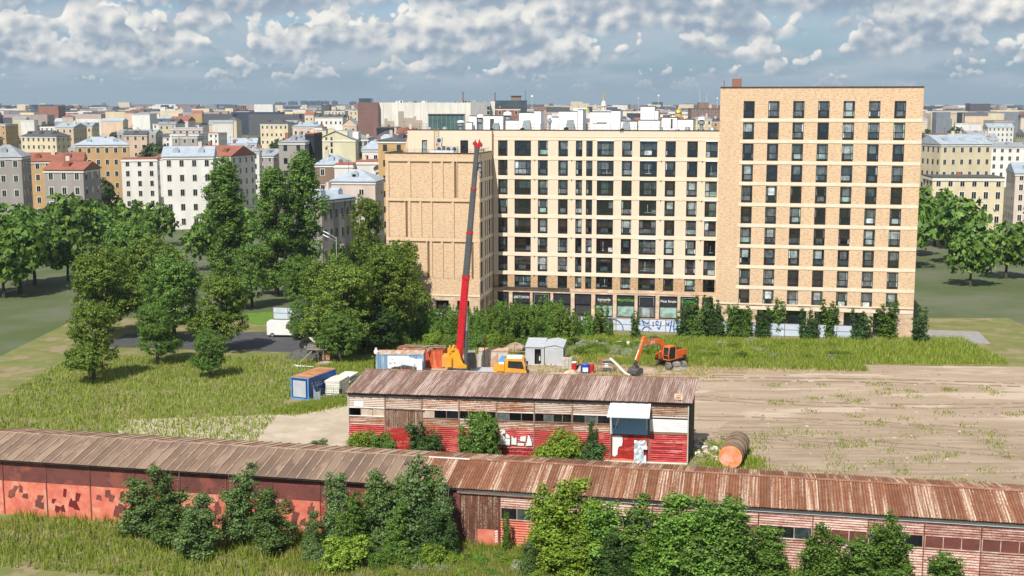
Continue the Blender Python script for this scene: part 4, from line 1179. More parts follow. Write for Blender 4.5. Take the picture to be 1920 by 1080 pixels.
# light blue one behind the long shed
CB = container('weathered light blue shipping container with pale rusty roof and white painted patch', (-17.33, 154.1, 0), rad(-1.5), 6.06, 2.6, 2.6, 'container_blue', 'rust_pale')
q = MB(); q.prism([(1.45, .75), (3.6, .7), (5.5, .3), (5.7, .25), (5.75, .9), (5.1, 2.0), (4.2, 2.25), (4.2, 2.4), (1.45, 2.4)], 'y', -.045, -.02); q.build('white_paint', 'graffiti_white', CB)
q = MB()
for st in [[(1.75, 1.6), (1.7, 1.35), (1.95, 1.35), (1.9, 1.5)], [(2.05, 1.5), (2.15, 1.5)], [(2.35, 1.6), (2.3, 1.35), (2.5, 1.4)], [(2.0, 2.1), (2.1, 1.9), (1.95, 1.85)]]: stroke(q, st, .06, -.05)
q.build('lettering', 'graffiti_black', CB)
# orange open one with timber on top
CO = container('bright orange shipping container piled with loose planks', (-15.0, 158.4, 0), rad(-9.5), 6.06, 2.44, 2.45, 'container_orange', 'rust_top', open_top=True)
q = MB(); q.box(.1, 5.96, .1, 2.34, 2.2, 2.28); q.build('tarp', 'brown_red', CO)
rr = random.Random(5)
PLK = MB(); PLK.box(-1.3, 1.3, -.08, .08, -.025, .025); plm = PLK.mesh('loose_plank', 'plank')
for i in range(22):
    a = rr.uniform(1.0, 5.0); b = rr.uniform(.3, 2.2); c = math.cos(rad(-9.5)); s_ = math.sin(rad(-9.5))
    o = link('loose_plank', plm, None, (-15.0 + c * a - s_ * b, 158.4 + s_ * a + c * b, 2.34 + .022 * i * .6), rr.uniform(-.35, .35) + (1.3 if i % 5 == 0 else 0)); o.rotation_euler[1] = rr.uniform(-.05, .05)
    tag(o, 'loose weathered plank lying on the orange container', 'plank', 'planks piled on the orange container')
# white sack on the corner of the blue one
t = thing('white_sack', 'white sack hanging over the left corner of the light blue container', 'sack', (-17.35, 154.3, 2.62))
q = MB(); q.lathe([(.05, -.1), (.26, 0), (.3, .25), (.2, .5), (.1, .62), (.14, .75), (.0, .78)], 10); q.build('bag', 'plastic_white', t)
q = MB(); q.tube([(-.25, -.1, -2.5), (-.2, -.1, .1)], .07, 8); q.build('pole', 'black_plastic', t)
# white site cabin frame with folded panels before the blue container
t = thing('folding_shelter', 'low white folding panel shelter before the light blue container', 'shelter', (-14.6, 152.6, 0), rad(-4))
q = MB(); q.hexa([(-.9, -.6, 1.15), (.72, -.6, 1.75), (.72, 1.0, 1.75), (-.9, 1.0, 1.15)], [(-.9, -.6, 1.2), (.72, -.6, 1.8), (.72, 1.0, 1.8), (-.9, 1.0, 1.2)]); q.build('roof_panel', 'sheet_white', t)
q = MB(); q.hexa([(.76, -.6, 1.7), (2.25, -.6, 1.5), (2.25, 1.0, 1.5), (.76, 1.0, 1.7)], [(.76, -.6, 1.75), (2.25, -.6, 1.55), (2.25, 1.0, 1.55), (.76, 1.0, 1.75)]); q.build('roof_panel', 'sheet_white', t)
for xx, z1 in ((-.85, 1.15), (.7, 1.7), (2.2, 1.5)):
    for yy in (-.55, .95):
        q = MB(); q.box(xx - .03, xx + .03, yy - .03, yy + .03, 0, z1); q.build('leg', 'galv', t)
q = MB(); q.box(-.85, 2.2, .9, .94, .3, 1.1); q.build('back_panel', 'sheet_white', t)
t = thing('red_crate', 'red crate under the white folding shelter', 'crate', (-13.5, 152.5, 0))
q = MB(); q.box(-.6, .6, -.35, .35, 0, .9); q.build('body', 'barrel_red', t); q = MB(); q.box(-.62, .62, -.37, .37, .902, .98); q.build('lid', 'red_coral', t)
t = thing('door_panel', 'white door panel leaning on the light blue container', 'panel', (-11.75, 153.3, 0), rad(6))
q = MB(); q.hexa([(-.35, -.25, 0), (.35, -.25, 0), (.35, -.2, 0), (-.35, -.2, 0)], [(-.35, .25, 2.1), (.35, .25, 2.1), (.35, .3, 2.1), (-.35, .3, 2.1)]); q.build('leaf', 'sheet_white', t)
# dark blue container left edge
NB = container('dark blue container with rusty roof and white scrawl near the left edge', (-23.64, 139.85, 0), rad(66), 6.06, 2.44, 2.6, 'container_navy', 'rust_top', frame='frame_blue')
q = MB(); q.box(-.05, -.012, .35, 2.1, .3, 2.25); q.build('end_door', 'galv_light', NB)
q = MB(); q.box(.14, 5.9, -.012, .0, .2, 2.45); q.build('skin', 'container_navy', NB)
q = MB()
for x0_, sc in ((.55, .9), (1.35, .8), (2.0, .7), (2.55, .6), (3.1, .5)):
    for st in [[(0, .6), (.45, .62)], [(.2, .6), (.18, 0)], [(.4, .3), (.5, .0), (.62, .35)], [(.62, .35), (.62, -.1)]]: stroke(q, [(x0_ + a * sc, 1.35 + b * sc) for a, b in st], .045, -.02)
q.build('scrawl', 'graffiti_white', NB)
# slab stacks
sb_ = MB(); sb_.box(0, 1.75, 0, 3.2, 0, .22); sbm = sb_.mesh('concrete_slab', 'concrete_pale')
rr = random.Random(6)
for k in range(7):
    o = link('concrete_slab', sbm, None, (-22.05 + rr.uniform(-.05, .05), 142.35 + rr.uniform(-.05, .05), .06 + k * .25), rad(-14) + rr.uniform(-.01, .01))
    if k == 6: o.scale = (1.06, 1.0, 1.15); o.location.x -= .12
    tag(o, 'pale concrete slab in the stack beside the dark blue container' if k < 6 else 'wide pale concrete slab on top of the stack', 'slab', 'stacked concrete slabs')
o = link('concrete_slab', sbm, None, (-21.6, 147.6, .9), rad(-14)); tag(o, 'white slab resting behind the slab stack', 'slab')
o = link('concrete_slab', sbm, None, (-21.5, 147.7, .4), rad(-12)); tag(o, 'lower white slab behind the slab stack', 'slab')
# little wire fence beside the path
t = thing('wire_fence', 'leaning wire mesh fence with thin posts beside the slab stack', 'fence', (-22.9, 138.9, 0), rad(8))
for k in range(6):
    q = MB(); q.tube([(k * .75, 0, 0), (k * .75 + .06 * math.sin(k * 3), .05, 1.75 - .15 * (k % 2))], .028, 6); q.build('post', 'galv', t)
q = MB()
for z_ in (.3, .8, 1.3, 1.6): q.tube([(0, 0, z_), (3.8, .03, z_ - .08)], .01, 4)
for k in range(16): q.tube([(k * .25, 0, .15), (k * .25, .03, 1.6)], .007, 4)
q.build('mesh_wire', 'metal_dark', t)
q = MB(); q.box(2.9, 3.3, -.06, -.02, .95, 1.5); q.build('sign_plate', 'black_plastic', t)
q = MB(); q.face([(.0, -.02, .1), (.7, -.06, .1), (.7, .0, 1.35), (.3, .05, 1.2), (.0, 0, 1.7)]); q.build('tin_sheet', 'galv', t)
# wooden lean-to
t = thing('wooden_lean_to', 'grey wooden lean-to of posts and boards near the left edge', 'lean-to', (-26.9, 160.2, 0), rad(5))
for xx, yy, hh in ((0, 0, 1.95), (1.9, -.2, 1.9), (0, 2, 2.3), (1.9, 2, 2.3), (1.2, -.3, 1.7)):
    q = MB(); q.box(xx - .06, xx + .06, yy - .06, yy + .06, 0, hh); q.build('post', 'weathered_wood', t)
for k in range(8):
    q = MB(); q.hexa([(-.3, -.35 + k * .32, 1.96 + k * .045), (2.3, -.4 + k * .32, 1.93 + k * .045), (2.3, -.12 + k * .32, 1.97 + k * .045), (-.3, -.07 + k * .32, 2.0 + k * .045)],
                     [(-.3, -.35 + k * .32, 2.0 + k * .045), (2.3, -.4 + k * .32, 1.97 + k * .045), (2.3, -.12 + k * .32, 2.01 + k * .045), (-.3, -.07 + k * .32, 2.04 + k * .045)]); q.build('roof_board', 'weathered_wood', t)
q = MB(); q.box(1.7, 2.7, .2, .3, .5, 1.4); q.build('rusty_sheet', 'rust_top', t)
for a, b, lb, m_ in (((-28.2, 160.6, .1), (-26.3, 158.6, 2.0), 'pale plank leaning on the wooden lean-to', 'concrete_pale'), ((-28.8, 159.0, .15), (-26.0, 157.6, .2), 'white beam lying before the wooden lean-to', 'plastic_white'), ((-28.4, 158.6, .1), (-25.9, 157.9, .12), 'second white beam on the ground by the lean-to', 'plastic_white'),
                     ((-27.2, 163.0, 3.1), (-26.0, 161.6, 2.3), 'bent white metal sheet on top of the lean-to', 'sheet_white')):
    q = MB(); q.bar(a, b, .3 if 'sheet' in lb else .16, .06); tag(q.build('beam', m_), lb, 'beam')

# two grey metal cabins
def cabin(label, loc, rz, wd, dp, hf, hb, doorx, peaked):
    t = thing('metal_cabin', label, 'cabin', loc, rz, 'grey metal cabins in the yard')
    q = MB(); q.k = 0
    xs = [0, doorx[0], doorx[1], wd] if doorx else [0, wd]
    for i in range(len(xs) - 1):
        if doorx and i == 1: q.face([(xs[1], 0, 2.12), (xs[2], 0, 2.12), (xs[2], 0, hf), (xs[1], 0, hf)]); continue
        q.face([(xs[i], 0, 0), (xs[i + 1], 0, 0), (xs[i + 1], 0, hf), (xs[i], 0, hf)])
    q.face([(wd, 0, 0), (wd, dp, 0), (wd, dp, hb), (wd, 0, hf)]); q.face([(0, dp, 0), (0, 0, 0), (0, 0, hf), (0, dp, hb)]); q.face([(wd, dp, 0), (0, dp, 0), (0, dp, hb), (wd, dp, hb)])
    q.build('wall', 'galv_light', t)
    if doorx:
        q = MB(); q.box(doorx[0], doorx[1], .6, .65, 0, 2.12); q.box(doorx[0], doorx[1], .02, .6, .0, .02); q.build('doorway', 'black_plastic', t)
        q = MB(); q.box(doorx[1] - .28, doorx[1] - .12, .3, .42, .5, 1.05); q.build('cloth', 'graffiti_white', t)
    n = 6
    for i in range(n):
        y0 = -.12 + (dp + .24) * i / n; y1 = -.12 + (dp + .24) * (i + 1) / n
        za = hf + (hb - hf) * i / n; zb = hf + (hb - hf) * (i + 1) / n
        q = MB()
        if peaked:
            for a, b, ha, hb2 in ((-.1, wd * .55, 0, .28), (wd * .55, wd + .1, .28, 0)):
                q.hexa([(a, y0, za + ha), (b, y0, za + hb2), (b, y1 - .01, zb + hb2), (a, y1 - .01, zb + ha)], [(a, y0, za + ha + .04), (b, y0, za + hb2 + .04), (b, y1 - .01, zb + hb2 + .04), (a, y1 - .01, zb + ha + .04)])
        else:
            q.hexa([(-.1, y0, za + .002), (wd + .06, y0, za + .002), (wd + .06, y1 - .02, zb + .002), (-.1, y1 - .02, zb + .002)], [(-.1, y0, za + .05), (wd + .06, y0, za + .05), (wd + .06, y1 - .02, zb + .05), (-.1, y1 - .02, zb + .05)])
        q.build('roof_sheet', 'galv_light', t)
    if peaked:
        q = MB(); q.prism([(0, hf), (wd, hf), (wd * .55, hf + .27)], 'y', -.01, .02); q.build('gable', 'galv_light', t)
        q = MB(); q.box(wd - .01, wd + .02, 1.6, 2.4, .1, 2.0); q.build('side_door', 'metal_dark', t)
    q = MB()
    for xx in (0, wd - .06): q.box(xx, xx + .06, -.03, -.003, 0, hf)
    q.box(.06, wd - .06, -.03, -.003, 0, .08); q.box(.06, wd - .06, -.03, -.003, hf - .08, hf); q.build('trim', 'concrete_pale', t)


cabin('grey metal cabin with open dark doorway', (1.8, 160.0, 0), rad(-7), 2.42, 4.4, 2.35, 2.75, (1.2, 2.05), False)
cabin('grey metal cabin with peaked roof and closed front', (4.33, 159.72, 0), rad(-9), 2.42, 3.6, 2.42, 2.72, None, True)


def wheel(parent, name, c, r, wd, tyre, rim, axis='y'):
    """tyre with rim and hub, axle along local y"""
    t = MB(); n = 20
    pr = [(r * .55, -wd / 2), (r * .92, -wd / 2), (r, -wd * .36), (r, wd * .36), (r * .92, wd / 2), (r * .55, wd / 2)]
    for (a, p), (b, q_) in zip(pr, pr[1:]):
        for j in range(n):
            u0, u1 = 2 * math.pi * j / n, 2 * math.pi * (j + 1) / n
            t.face([(a * math.cos(u0), p, a * math.sin(u0)), (b * math.cos(u0), q_, b * math.sin(u0)), (b * math.cos(u1), q_, b * math.sin(u1)), (a * math.cos(u1), p, a * math.sin(u1))])
    w_ = t.build(name, tyre, parent, c)
    q = MB(); q.tube([(0, -wd * .4, 0), (0, wd * .4, 0)], r * .56, 16); q.tube([(0, -wd * .5, 0), (0, wd * .5, 0)], r * .2, 10); q.build('rim', rim, w_)
    return w_


# ------------------------------------------------------------------ mobile crane
CR = thing('mobile_crane', 'yellow mobile crane with tall red and grey telescopic boom raised', 'crane', (-3.0, 150.0, 0), rad(-3))
q = MB(); q.box(-5.2, 4.4, -1.1, 1.1, .85, 1.25); q.build('chassis', 'crane_yellow', CR)
q = MB(); q.box(-5.0, 1.2, -1.3, 1.3, 1.27, 1.5); q.build('deck', 'galv_light', CR)
for xx in (-4.3, -2.9, 2.0, 3.6):
    for yy in (-1.05, 1.05): wheel(CR, 'wheel', (xx, yy, .62), .62, .45, 'rubber', 'crane_yellow')
for xx in (-5.0, 1.0):
    for yy in (-1, 1):
        q = MB(); q.box(xx - .2, xx + .2, min(yy * 1.3, yy * 2.7), max(yy * 1.3, yy * 2.7), .95, 1.2); q.box(xx - .12, xx + .12, yy * 2.6 - .12, yy * 2.6 + .12, .1, .95); q.box(xx - .35, xx + .35, yy * 2.6 - .35, yy * 2.6 + .35, .02, .1); q.build('outrigger', 'crane_yellow', CR)
# driver cab, front to the right
cb = MB(); cb.prism([(2.15, 1.26), (4.75, 1.26), (4.95, 1.75), (4.5, 2.95), (4.2, 3.1), (2.35, 3.1), (2.15, 2.95)], 'y', -1.2, 1.2)
cab = cb.build('cab', 'crane_yellow', CR)
q = MB(); q.prism([(2.55, 2.0), (4.55, 1.85), (4.3, 2.78), (2.6, 2.85)], 'y', -1.225, -1.205); q.prism([(2.55, 2.0), (4.55, 1.85), (4.3, 2.78), (2.6, 2.85)], 'y', 1.205, 1.225); q.build('side_window', 'cab_glass_dark', cab)
q = MB(); q.hexa([(4.9, -1.08, 1.95), (4.9, 1.08, 1.95), (4.86, 1.08, 1.95), (4.86, -1.08, 1.95)], [(4.6, -1.08, 2.85), (4.6, 1.08, 2.85), (4.5, 1.08, 2.85), (4.5, -1.08, 2.85)]); q.build('windscreen', 'cab_glass_dark', cab)
q = MB(); q.box(2.4, 4.3, -1.05, 1.05, 3.102, 3.18); q.build('roof_panel', 'plastic_white', cab)
q = MB(); q.box(4.85, 5.1, -1.2, 1.2, .7, 1.3); q.build('bumper', 'black_plastic', cab)
q = MB(); q.box(4.75, 4.95, -1.5, -1.28, 1.75, 2.3); q.box(4.75, 4.95, 1.28, 1.5, 1.75, 2.3); q.build('mirror', 'black_plastic', cab)
for yy in (-.85, .85):
    q = MB(); q.tube([(5.08, yy, 1.05), (5.13, yy, 1.05)], .13, 12); q.build('headlight', 'plastic_white', cab)
q = MB(); q.prism([(.75, 1.5), (2.1, 1.5), (2.1, 2.35), (1.35, 2.3), (1.2, 2.0), (.75, 1.95)], 'y', -1.15, 1.15); q.build('engine_hood', 'crane_yellow', CR)
q = MB(); q.box(1.4, 2.05, -.9, .5, 2.36, 2.5); q.build('hood_top', 'plastic_white', CR)
q = MB(); q.hexa([(1.3, -.2, 2.52), (2.0, -.2, 2.52), (2.0, .6, 2.52), (1.3, .6, 2.52)], [(1.75, -.2, 3.2), (2.2, -.2, 3.2), (2.2, .6, 3.1), (1.7, .6, 3.1)]); q.build('blue_cover', 'frame_blue', CR)
# superstructure
q = MB(); q.tube([(-3.2, 0, 1.5), (-3.2, 0, 1.75)], 1.0, 20); q.build('slew_ring', 'metal_dark', CR)
for yy in (-.75, .55):                                                    # two curved side plates of the turntable
    q = MB(); q.prism([(-4.7, 1.76), (-2.6, 1.76), (-2.55, 2.1), (-3.0, 2.35), (-3.3, 3.0), (-3.55, 4.0), (-3.9, 4.3), (-4.3, 4.15), (-4.55, 3.4), (-4.8, 3.2), (-4.85, 2.3)], 'y', yy, yy + .2); q.build('side_plate', 'crane_yellow', CR)
q = MB(); q.box(-5.6, -4.4, -1.2, 1.2, 2.0, 3.25); q.build('counterweight', 'crane_yellow', CR)
for k in range(3):
    q = MB(); q.box(-5.66, -5.6, -.95 + .7 * k, -.45 + .7 * k, 2.2, 3.1); q.build('counterweight_slot', 'metal_dark', CR)
for k, (xx, zz) in enumerate(((-4.75, 3.35), (-4.3, 4.2))):
    q = MB(); q.tube([(xx, -.95, zz), (xx, .95, zz)], .22, 14); q.build('winch', 'crane_yellow', CR)
q = MB(); q.box(-4.9, -4.72, -1.0, -.9, 3.26, 4.35); q.box(-4.9, -4.72, .9, 1.0, 3.26, 4.35); q.build('handrail', 'crane_yellow', CR)
oc = MB(); oc.prism([(-2.45, 1.8), (-1.35, 1.8), (-1.3, 2.4), (-1.55, 3.75), (-2.3, 3.85), (-2.5, 3.4)], 'y', -1.15, -.25)
oc = oc.build('operator_cab', 'cab_glass_dark', CR)
q = MB(); q.box(-2.4, -1.5, -1.2, -.2, 3.86, 3.93); q.build('cab_roof', 'galv', oc)
q = MB()
for xx in (-2.5, -1.38): q.box(xx, xx + .07, -1.18, -1.15, 1.8, 3.6)
q.build('cab_frame', 'metal_dark', oc)
# boom (leans right a little)
B0, B1 = Vector((-3.52, -.05, 3.75)), Vector((-1.16, 0, 29.4)) 
B1 = Vector((-1.16, -.1, 29.5))
dB = (B1 - B0)
def bp(z): return B0 + dB * ((z - B0.z) / dB.z)
def boom_seg(z0, z1, w0, w1, mat, nm, par=CR):
    a, b = bp(z0), bp(z1); d = (b - a).normalized(); X = Vector((1, 0, 0)); X = (X - d * X.dot(d)).normalized(); Yv = d.cross(X)
    q = MB(); ring = []
    for p, w_ in ((a, w0), (b, w1)):
        # rounded box section, fuller on the belly side
        ring.append([p + X * w_ * cx + Yv * w_ * cy for cx, cy in ((-.5, -.45), (-.3, -.6), (.3, -.6), (.5, -.45), (.5, .3), (.36, .52), (0, .62), (-.36, .52), (-.5, .3))])
    n = 9
    for j in range(n): q.face([ring[0][j], ring[0][(j + 1) % n], ring[1][(j + 1) % n], ring[1][j]])
    q.face(list(reversed(ring[0]))); q.face(ring[1])
    return q.build(nm, mat, par)
bs = boom_seg(2.9, 13.2, .86, .86, 'crane_red', 'boom_section')
boom_seg(9.2, 10.0, .93, .98, 'crane_red', 'boom_bracket')
boom_seg(12.9, 13.3, .96, .96, 'crane_red', 'boom_collar')
boom_seg(13.2, 18.5, .80, .76, 'crane_grey', 'boom_section')
boom_seg(18.45, 18.7, .84, .84, 'crane_red', 'boom_collar')
boom_seg(18.6, 23.95, .70, .68, 'crane_grey', 'boom_section')
boom_seg(23.85, 24.08, .76, .76, 'crane_red', 'boom_collar')
boom_seg(24.0, 29.0, .62, .60, 'crane_grey', 'boom_section')
hd = bp(29.0)
q = MB(); q.prism([(-.36, -.2), (.30, -.2), (.5, .15), (.42, .55), (.25, .95), (.12, .45), (-.1, .4), (-.22, .9), (-.38, .5)], 'y', -.3, -.15); q.prism([(-.36, -.2), (.30, -.2), (.5, .15), (.42, .55), (.25, .95), (.12, .45), (-.1, .4), (-.22, .9), (-.38, .5)], 'y', .15, .3)
hh = q.build('boom_head', 'crane_red', CR, hd)
for dx, dz in ((.38, .25), (-.28, .4)):
    q = MB(); q.tube([(dx, -.14, dz), (dx, .14, dz)], .26, 16); q.build('sheave', 'metal_dark', hh)
# luffing cylinder
q = MB(); q.tube([(-2.72, 0, 2.0), (-2.66, -.02, 6.4)], .24, 14); q.build('lift_cylinder', 'crane_grey', CR)
q = MB(); q.tube([(-2.66, -.02, 6.3), (-2.60, -.02, 9.6)], .16, 12); q.build('cylinder_rod', 'galv', CR)
q = MB(); q.bar((-2.62, 0, 9.4), tuple(bp(9.6)), .5, .4); q.build('rod_bracket', 'crane_red', CR)
# ropes and hook block
q = MB()
for dy in (-.08, .08): q.tube([(hd.x + .62, dy, hd.z + .2), (-1.0 + .02, dy, 27.1)], .02, 5)
q.build('rope', 'metal_dark', CR)
q = MB(); q.prism([(-.2, 27.15), (.2, 27.15), (.28, 26.7), (.22, 26.3), (-.22, 26.3), (-.28, 26.7)], 'y', -.14, .14); hk = q.build('hook_block', 'dark_steel', CR, (-.95, 0, 0))
for zz in (26.75, 26.2):
    q = MB(); q.tube([(0, -.17, zz), (0, .17, zz)], .2, 14); q.build('sheave', 'galv', hk)
q = MB(); q.tube([(0, 0, 26.1), (0, 0, 25.8), (.15, 0, 25.62), (.05, 0, 25.45), (-.14, 0, 25.55)], .06, 7); q.build('hook', 'galv_light', hk)

# ------------------------------------------------------------------ wheeled excavator
EC = (20.7, 158.3, 0)
EX = thing('wheeled_excavator', 'orange wheeled excavator with arched boom reaching left', 'excavator', EC, 0)
UR = thing('upper', '', '') if False else None
# undercarriage: axis from the dozer blade (near) back to the left
uc = math.atan2(4.0, -1.3)
def EU(p):   # undercarriage frame: x to the rear
    c, s_ = math.cos(uc), math.sin(uc); return (p[0] * c - p[1] * s_ + .25, p[0] * s_ + p[1] * c - .2, p[2])
def eu_box(name, x0, x1, y0, y1, z0, z1, mat, top=None):
    b = [EU(p) for p in ((x0, y0, z0), (x1, y0, z0), (x1, y1, z0), (x0, y1, z0))]; i_ = top or 0
    t_ = [EU(p) for p in ((x0 + i_, y0, z1), (x1 - i_, y0, z1), (x1 - i_, y1, z1), (x0 + i_, y1, z1))]
    q = MB(); q.hexa(b, t_); return q.build(name, mat, EX)
eu_box('chassis', -1.5, 1.5, -.5, .5, .45, .95, 'dusty_steel')
for xx in (-1.25, 1.35): eu_box('axle', xx - .15, xx + .15, -1.0, 1.0, .38, .6, 'dark_steel')
for xx in (-1.25, 1.35):
    for yy in (-1.05, 1.12):
        p = EU((xx, yy, .52)); w_ = wheel(EX, 'wheel', p, .56, .5, 'dusty_tyre', 'dusty_steel'); w_.rotation_euler = (0, 0, uc)
q = MB(); pts = [(-2.15, .05), (-2.02, .25), (-2.0, .48), (-2.1, .68)]
for (a, za), (b, zb) in zip(pts, pts[1:]): q.hexa([EU((a, -1.45, za)), EU((a + .07, -1.45, za)), EU((a + .07, .72, za)), EU((a, .72, za))], [EU((b, -1.45, zb)), EU((b + .07, -1.45, zb)), EU((b + .07, .72, zb)), EU((b, .72, zb))])
q.build('dozer_blade', 'dusty_steel', EX)
for yy in (-.5, .5):
    q = MB(); q.bar(EU((-2.0, yy, .4)), EU((-1.3, yy, .6)), .14, .14); q.build('blade_arm', 'dark_steel', EX)
q = MB(); q.tube([(0, 0, .96), (0, 0, 1.12)], .62, 20); q.build('slew_ring', 'dark_steel', EX)
# upper structure, x forward along the boom
ua = rad(-133.83)
ca, sa_ = math.cos(ua), math.sin(ua)
def EP(p): return (p[0] * ca - p[1] * sa_, p[0] * sa_ + p[1] * ca, p[2])
def up_prism(name, pts, y0, y1, mat, par=EX):
    q = MB(); n = len(pts); q.v = [EP((p[0], y0, p[1])) for p in pts] + [EP((p[0], y1, p[1])) for p in pts]
    q.f = [tuple(range(n)), tuple(reversed(range(n, 2 * n)))] + [(j, n + j, n + (j + 1) % n, (j + 1) % n) for j in range(n)]; q.mi = [0] * len(q.f)
    return q.build(name, mat, par)
up_prism('platform', [(-2.0, 1.12), (1.7, 1.12), (1.7, 1.3), (-2.0, 1.3)], -1.2, 1.2, 'black_plastic')
up_prism('engine_cover', [(-2.15, 1.31), (.35, 1.31), (.35, 2.2), (.1, 2.4), (-1.7, 2.4), (-2.2, 2.15)], -1.2, 1.2, 'excavator_orange')
up_prism('engine_top', [(-1.6, 2.402), (.1, 2.402), (.0, 2.52), (-1.5, 2.52)], -1.0, .9, 'black_plastic')
up_prism('side_box', [(.4, 1.31), (1.6, 1.31), (1.6, 1.85), (.4, 2.1)], -1.2, -.45, 'excavator_orange')
up_prism('vent', [(-1.9, 1.4), (-1.1, 1.4), (-1.1, 1.62), (-1.9, 1.62)], 1.205, 1.225, 'black_plastic')
# cab on the left (+y): orange frame, dark glass
gl = up_prism('cab', [(.45, 1.35), (1.75, 1.35), (1.95, 2.0), (1.75, 2.98), (.6, 2.98), (.42, 2.5)], .32, 1.2, 'cab_glass_dark')
for pts, y0, y1 in (([(.42, 2.98), (1.8, 2.98), (1.7, 3.14), (.55, 3.14)], .28, 1.24),):
    up_prism('cab_roof', pts, y0, y1, 'excavator_orange', gl)
for a, b in (((1.78, 1.31), (2.0, 2.0)), ((2.0, 2.0), (1.8, 3.0)), ((.4, 1.31), (.38, 2.5)), ((.38, 2.5), (.55, 3.0)), ((.42, 1.36), (1.78, 1.36))):
    for yy in (.3, 1.2):
        q = MB(); q.bar(EP((a[0], yy, a[1])), EP((b[0], yy, b[1])), .1, .1); q.build('cab_frame', 'excavator_orange', gl)
q = MB(); q.bar(EP((1.98, .3, 1.95)), EP((1.98, 1.2, 1.95)), .06, .06); q.bar(EP((1.8, .3, 1.36)), EP((1.8, 1.2, 1.36)), .1, .1); q.build('cab_frame', 'excavator_orange', gl)
q = MB(); q.tube([EP((-.6, -.4, 2.52)), EP((-.6, -.4, 2.95))], .06, 8); q.build('exhaust', 'metal_dark', EX)
# boom, stick, bucket in the plane y = -.1
def plate(name, pts, hw, mat, par=EX): return up_prism(name, pts, -.1 - hw, -.1 + hw, mat, par)
plate('boom', [(.9, 1.45), (1.25, 1.4), (1.62, 2.5), (1.95, 3.15), (2.9, 3.62), (4.2, 3.62), (5.5, 3.88), (5.75, 4.1), (5.6, 4.32), (4.2, 4.14), (2.75, 4.22), (1.55, 3.75), (1.2, 2.7)], .2, 'excavator_orange')
plate('stick', [(5.2, 4.45), (5.35, 4.85), (5.72, 4.78), (6.05, 3.95), (7.2, 1.95), (7.0, 1.8), (6.7, 2.0), (5.55, 3.9)], .17, 'excavator_orange')
q = MB(); q.tube([EP((2.6, -.1, 4.35)), EP((4.3, -.1, 4.62))], .1, 10); q.build('stick_cylinder', 'dark_steel', EX)
q = MB(); q.tube([EP((4.2, -.1, 4.6)), EP((5.3, -.1, 4.72))], .055, 8); q.build('cylinder_rod', 'chrome', EX)
for yy in (-.42, .2):
    q = MB(); q.tube([EP((1.65, yy, 1.4)), EP((2.1, yy, 2.6))], .09, 10); q.build('boom_cylinder', 'excavator_orange', EX)
    q = MB(); q.tube([EP((2.1, yy, 2.6)), EP((2.35, yy, 3.5))], .05, 8); q.build('cylinder_rod', 'chrome', EX)
q = MB(); q.tube([EP((5.85, -.1, 4.5)), EP((6.55, -.1, 3.2))], .06, 10); q.build('bucket_cylinder', 'dusty_steel', EX)
q = MB(); q.tube([EP((6.55, -.1, 3.2)), EP((7.25, -.1, 2.05))], .05, 8); q.build('cylinder_rod', 'chrome', EX)
plate('bucket_link', [(6.85, 1.95), (7.3, 2.1), (7.5, 1.75), (7.3, 1.3), (6.9, 1.3)], .14, 'dark_steel')
plate('tilt_head', [(6.75, 1.32), (7.55, 1.32), (7.6, 1.0), (6.7, 1.0)], .3, 'dark_steel')
plate('bucket', [(6.55, 1.0), (7.55, 1.02), (7.95, .75), (8.0, .35), (7.7, .08), (7.1, .05), (6.45, .3), (6.4, .62)], .68, 'dark_steel')
plate('bucket_edge', [(6.3, .14), (7.1, .03), (7.12, .1), (6.32, .26)], .72, 'dusty_steel')
q = MB(); q.box(-.42, .42, -.01, .01, -.12, .12); o = q.build('maker_plate', 'graffiti_white', EX, EP((3.9, .105, 3.87)), ua)
q = MB(); q.box(-.3, .3, .012, .016, -.05, .04); q.build('plate_mark', 'barrel_red', o)

# ------------------------------------------------------------------ yard odds and ends
def barrel(label, loc, mat, lean=0):
    t = thing('oil_drum', label, 'drum', loc, 0, 'drums in the dirt yard'); t.rotation_euler = (0, lean, 0)
    q = MB(); q.lathe([(0, 0), (.3, 0), (.3, .28), (.32, .3), (.3, .32), (.3, .58), (.32, .6), (.3, .62), (.3, .88), (.26, .885), (0, .88)], 18); q.build('body', mat, t)
    q = MB(); q.lathe([(.26, .886), (.3, .9), (.31, .88)], 18); q.build('rim', 'galv', t)
    return t
b_ = barrel('big blue drum with white label beside the red drum', (9.35, 154.3, 0), 'barrel_blue'); b_.scale = (1.9, 1.7, 1.5)
q = MB(); q.box(-.18, .18, -.335, -.31, .25, .6); q.build('label', 'panel_white', b_)
b_ = barrel('red drum right of the big blue drum', (10.15, 154.6, 0), 'barrel_red'); b_.scale = (1.35, 1.4, 1.45)
b_ = barrel('red drum with white lid behind the blue drum', (8.0, 156.6, 0), 'barrel_red'); b_.scale = (1.3, 1.3, 1.1)
q = MB(); q.lathe([(0, 1.02), (.3, .98), (.31, .9), (.3, .886)], 16); q.build('lid', 'plastic_white', b_)
t = thing('pallet_stack', 'stack of grey blocks on a pallet beside the metal cabins', 'pallet', (7.1, 156.8, 0), rad(-8))
q = MB(); q.box(-.6, .7, -.5, .5, 0, .14); q.build('pallet', 'plank', t)
for k in range(4):
    for j in range(3):
        q = MB(); q.box(-.56 + j * .42, -.17 + j * .42, -.45, .45, .15 + k * .36, .49 + k * .36); q.build('block', 'concrete', t)
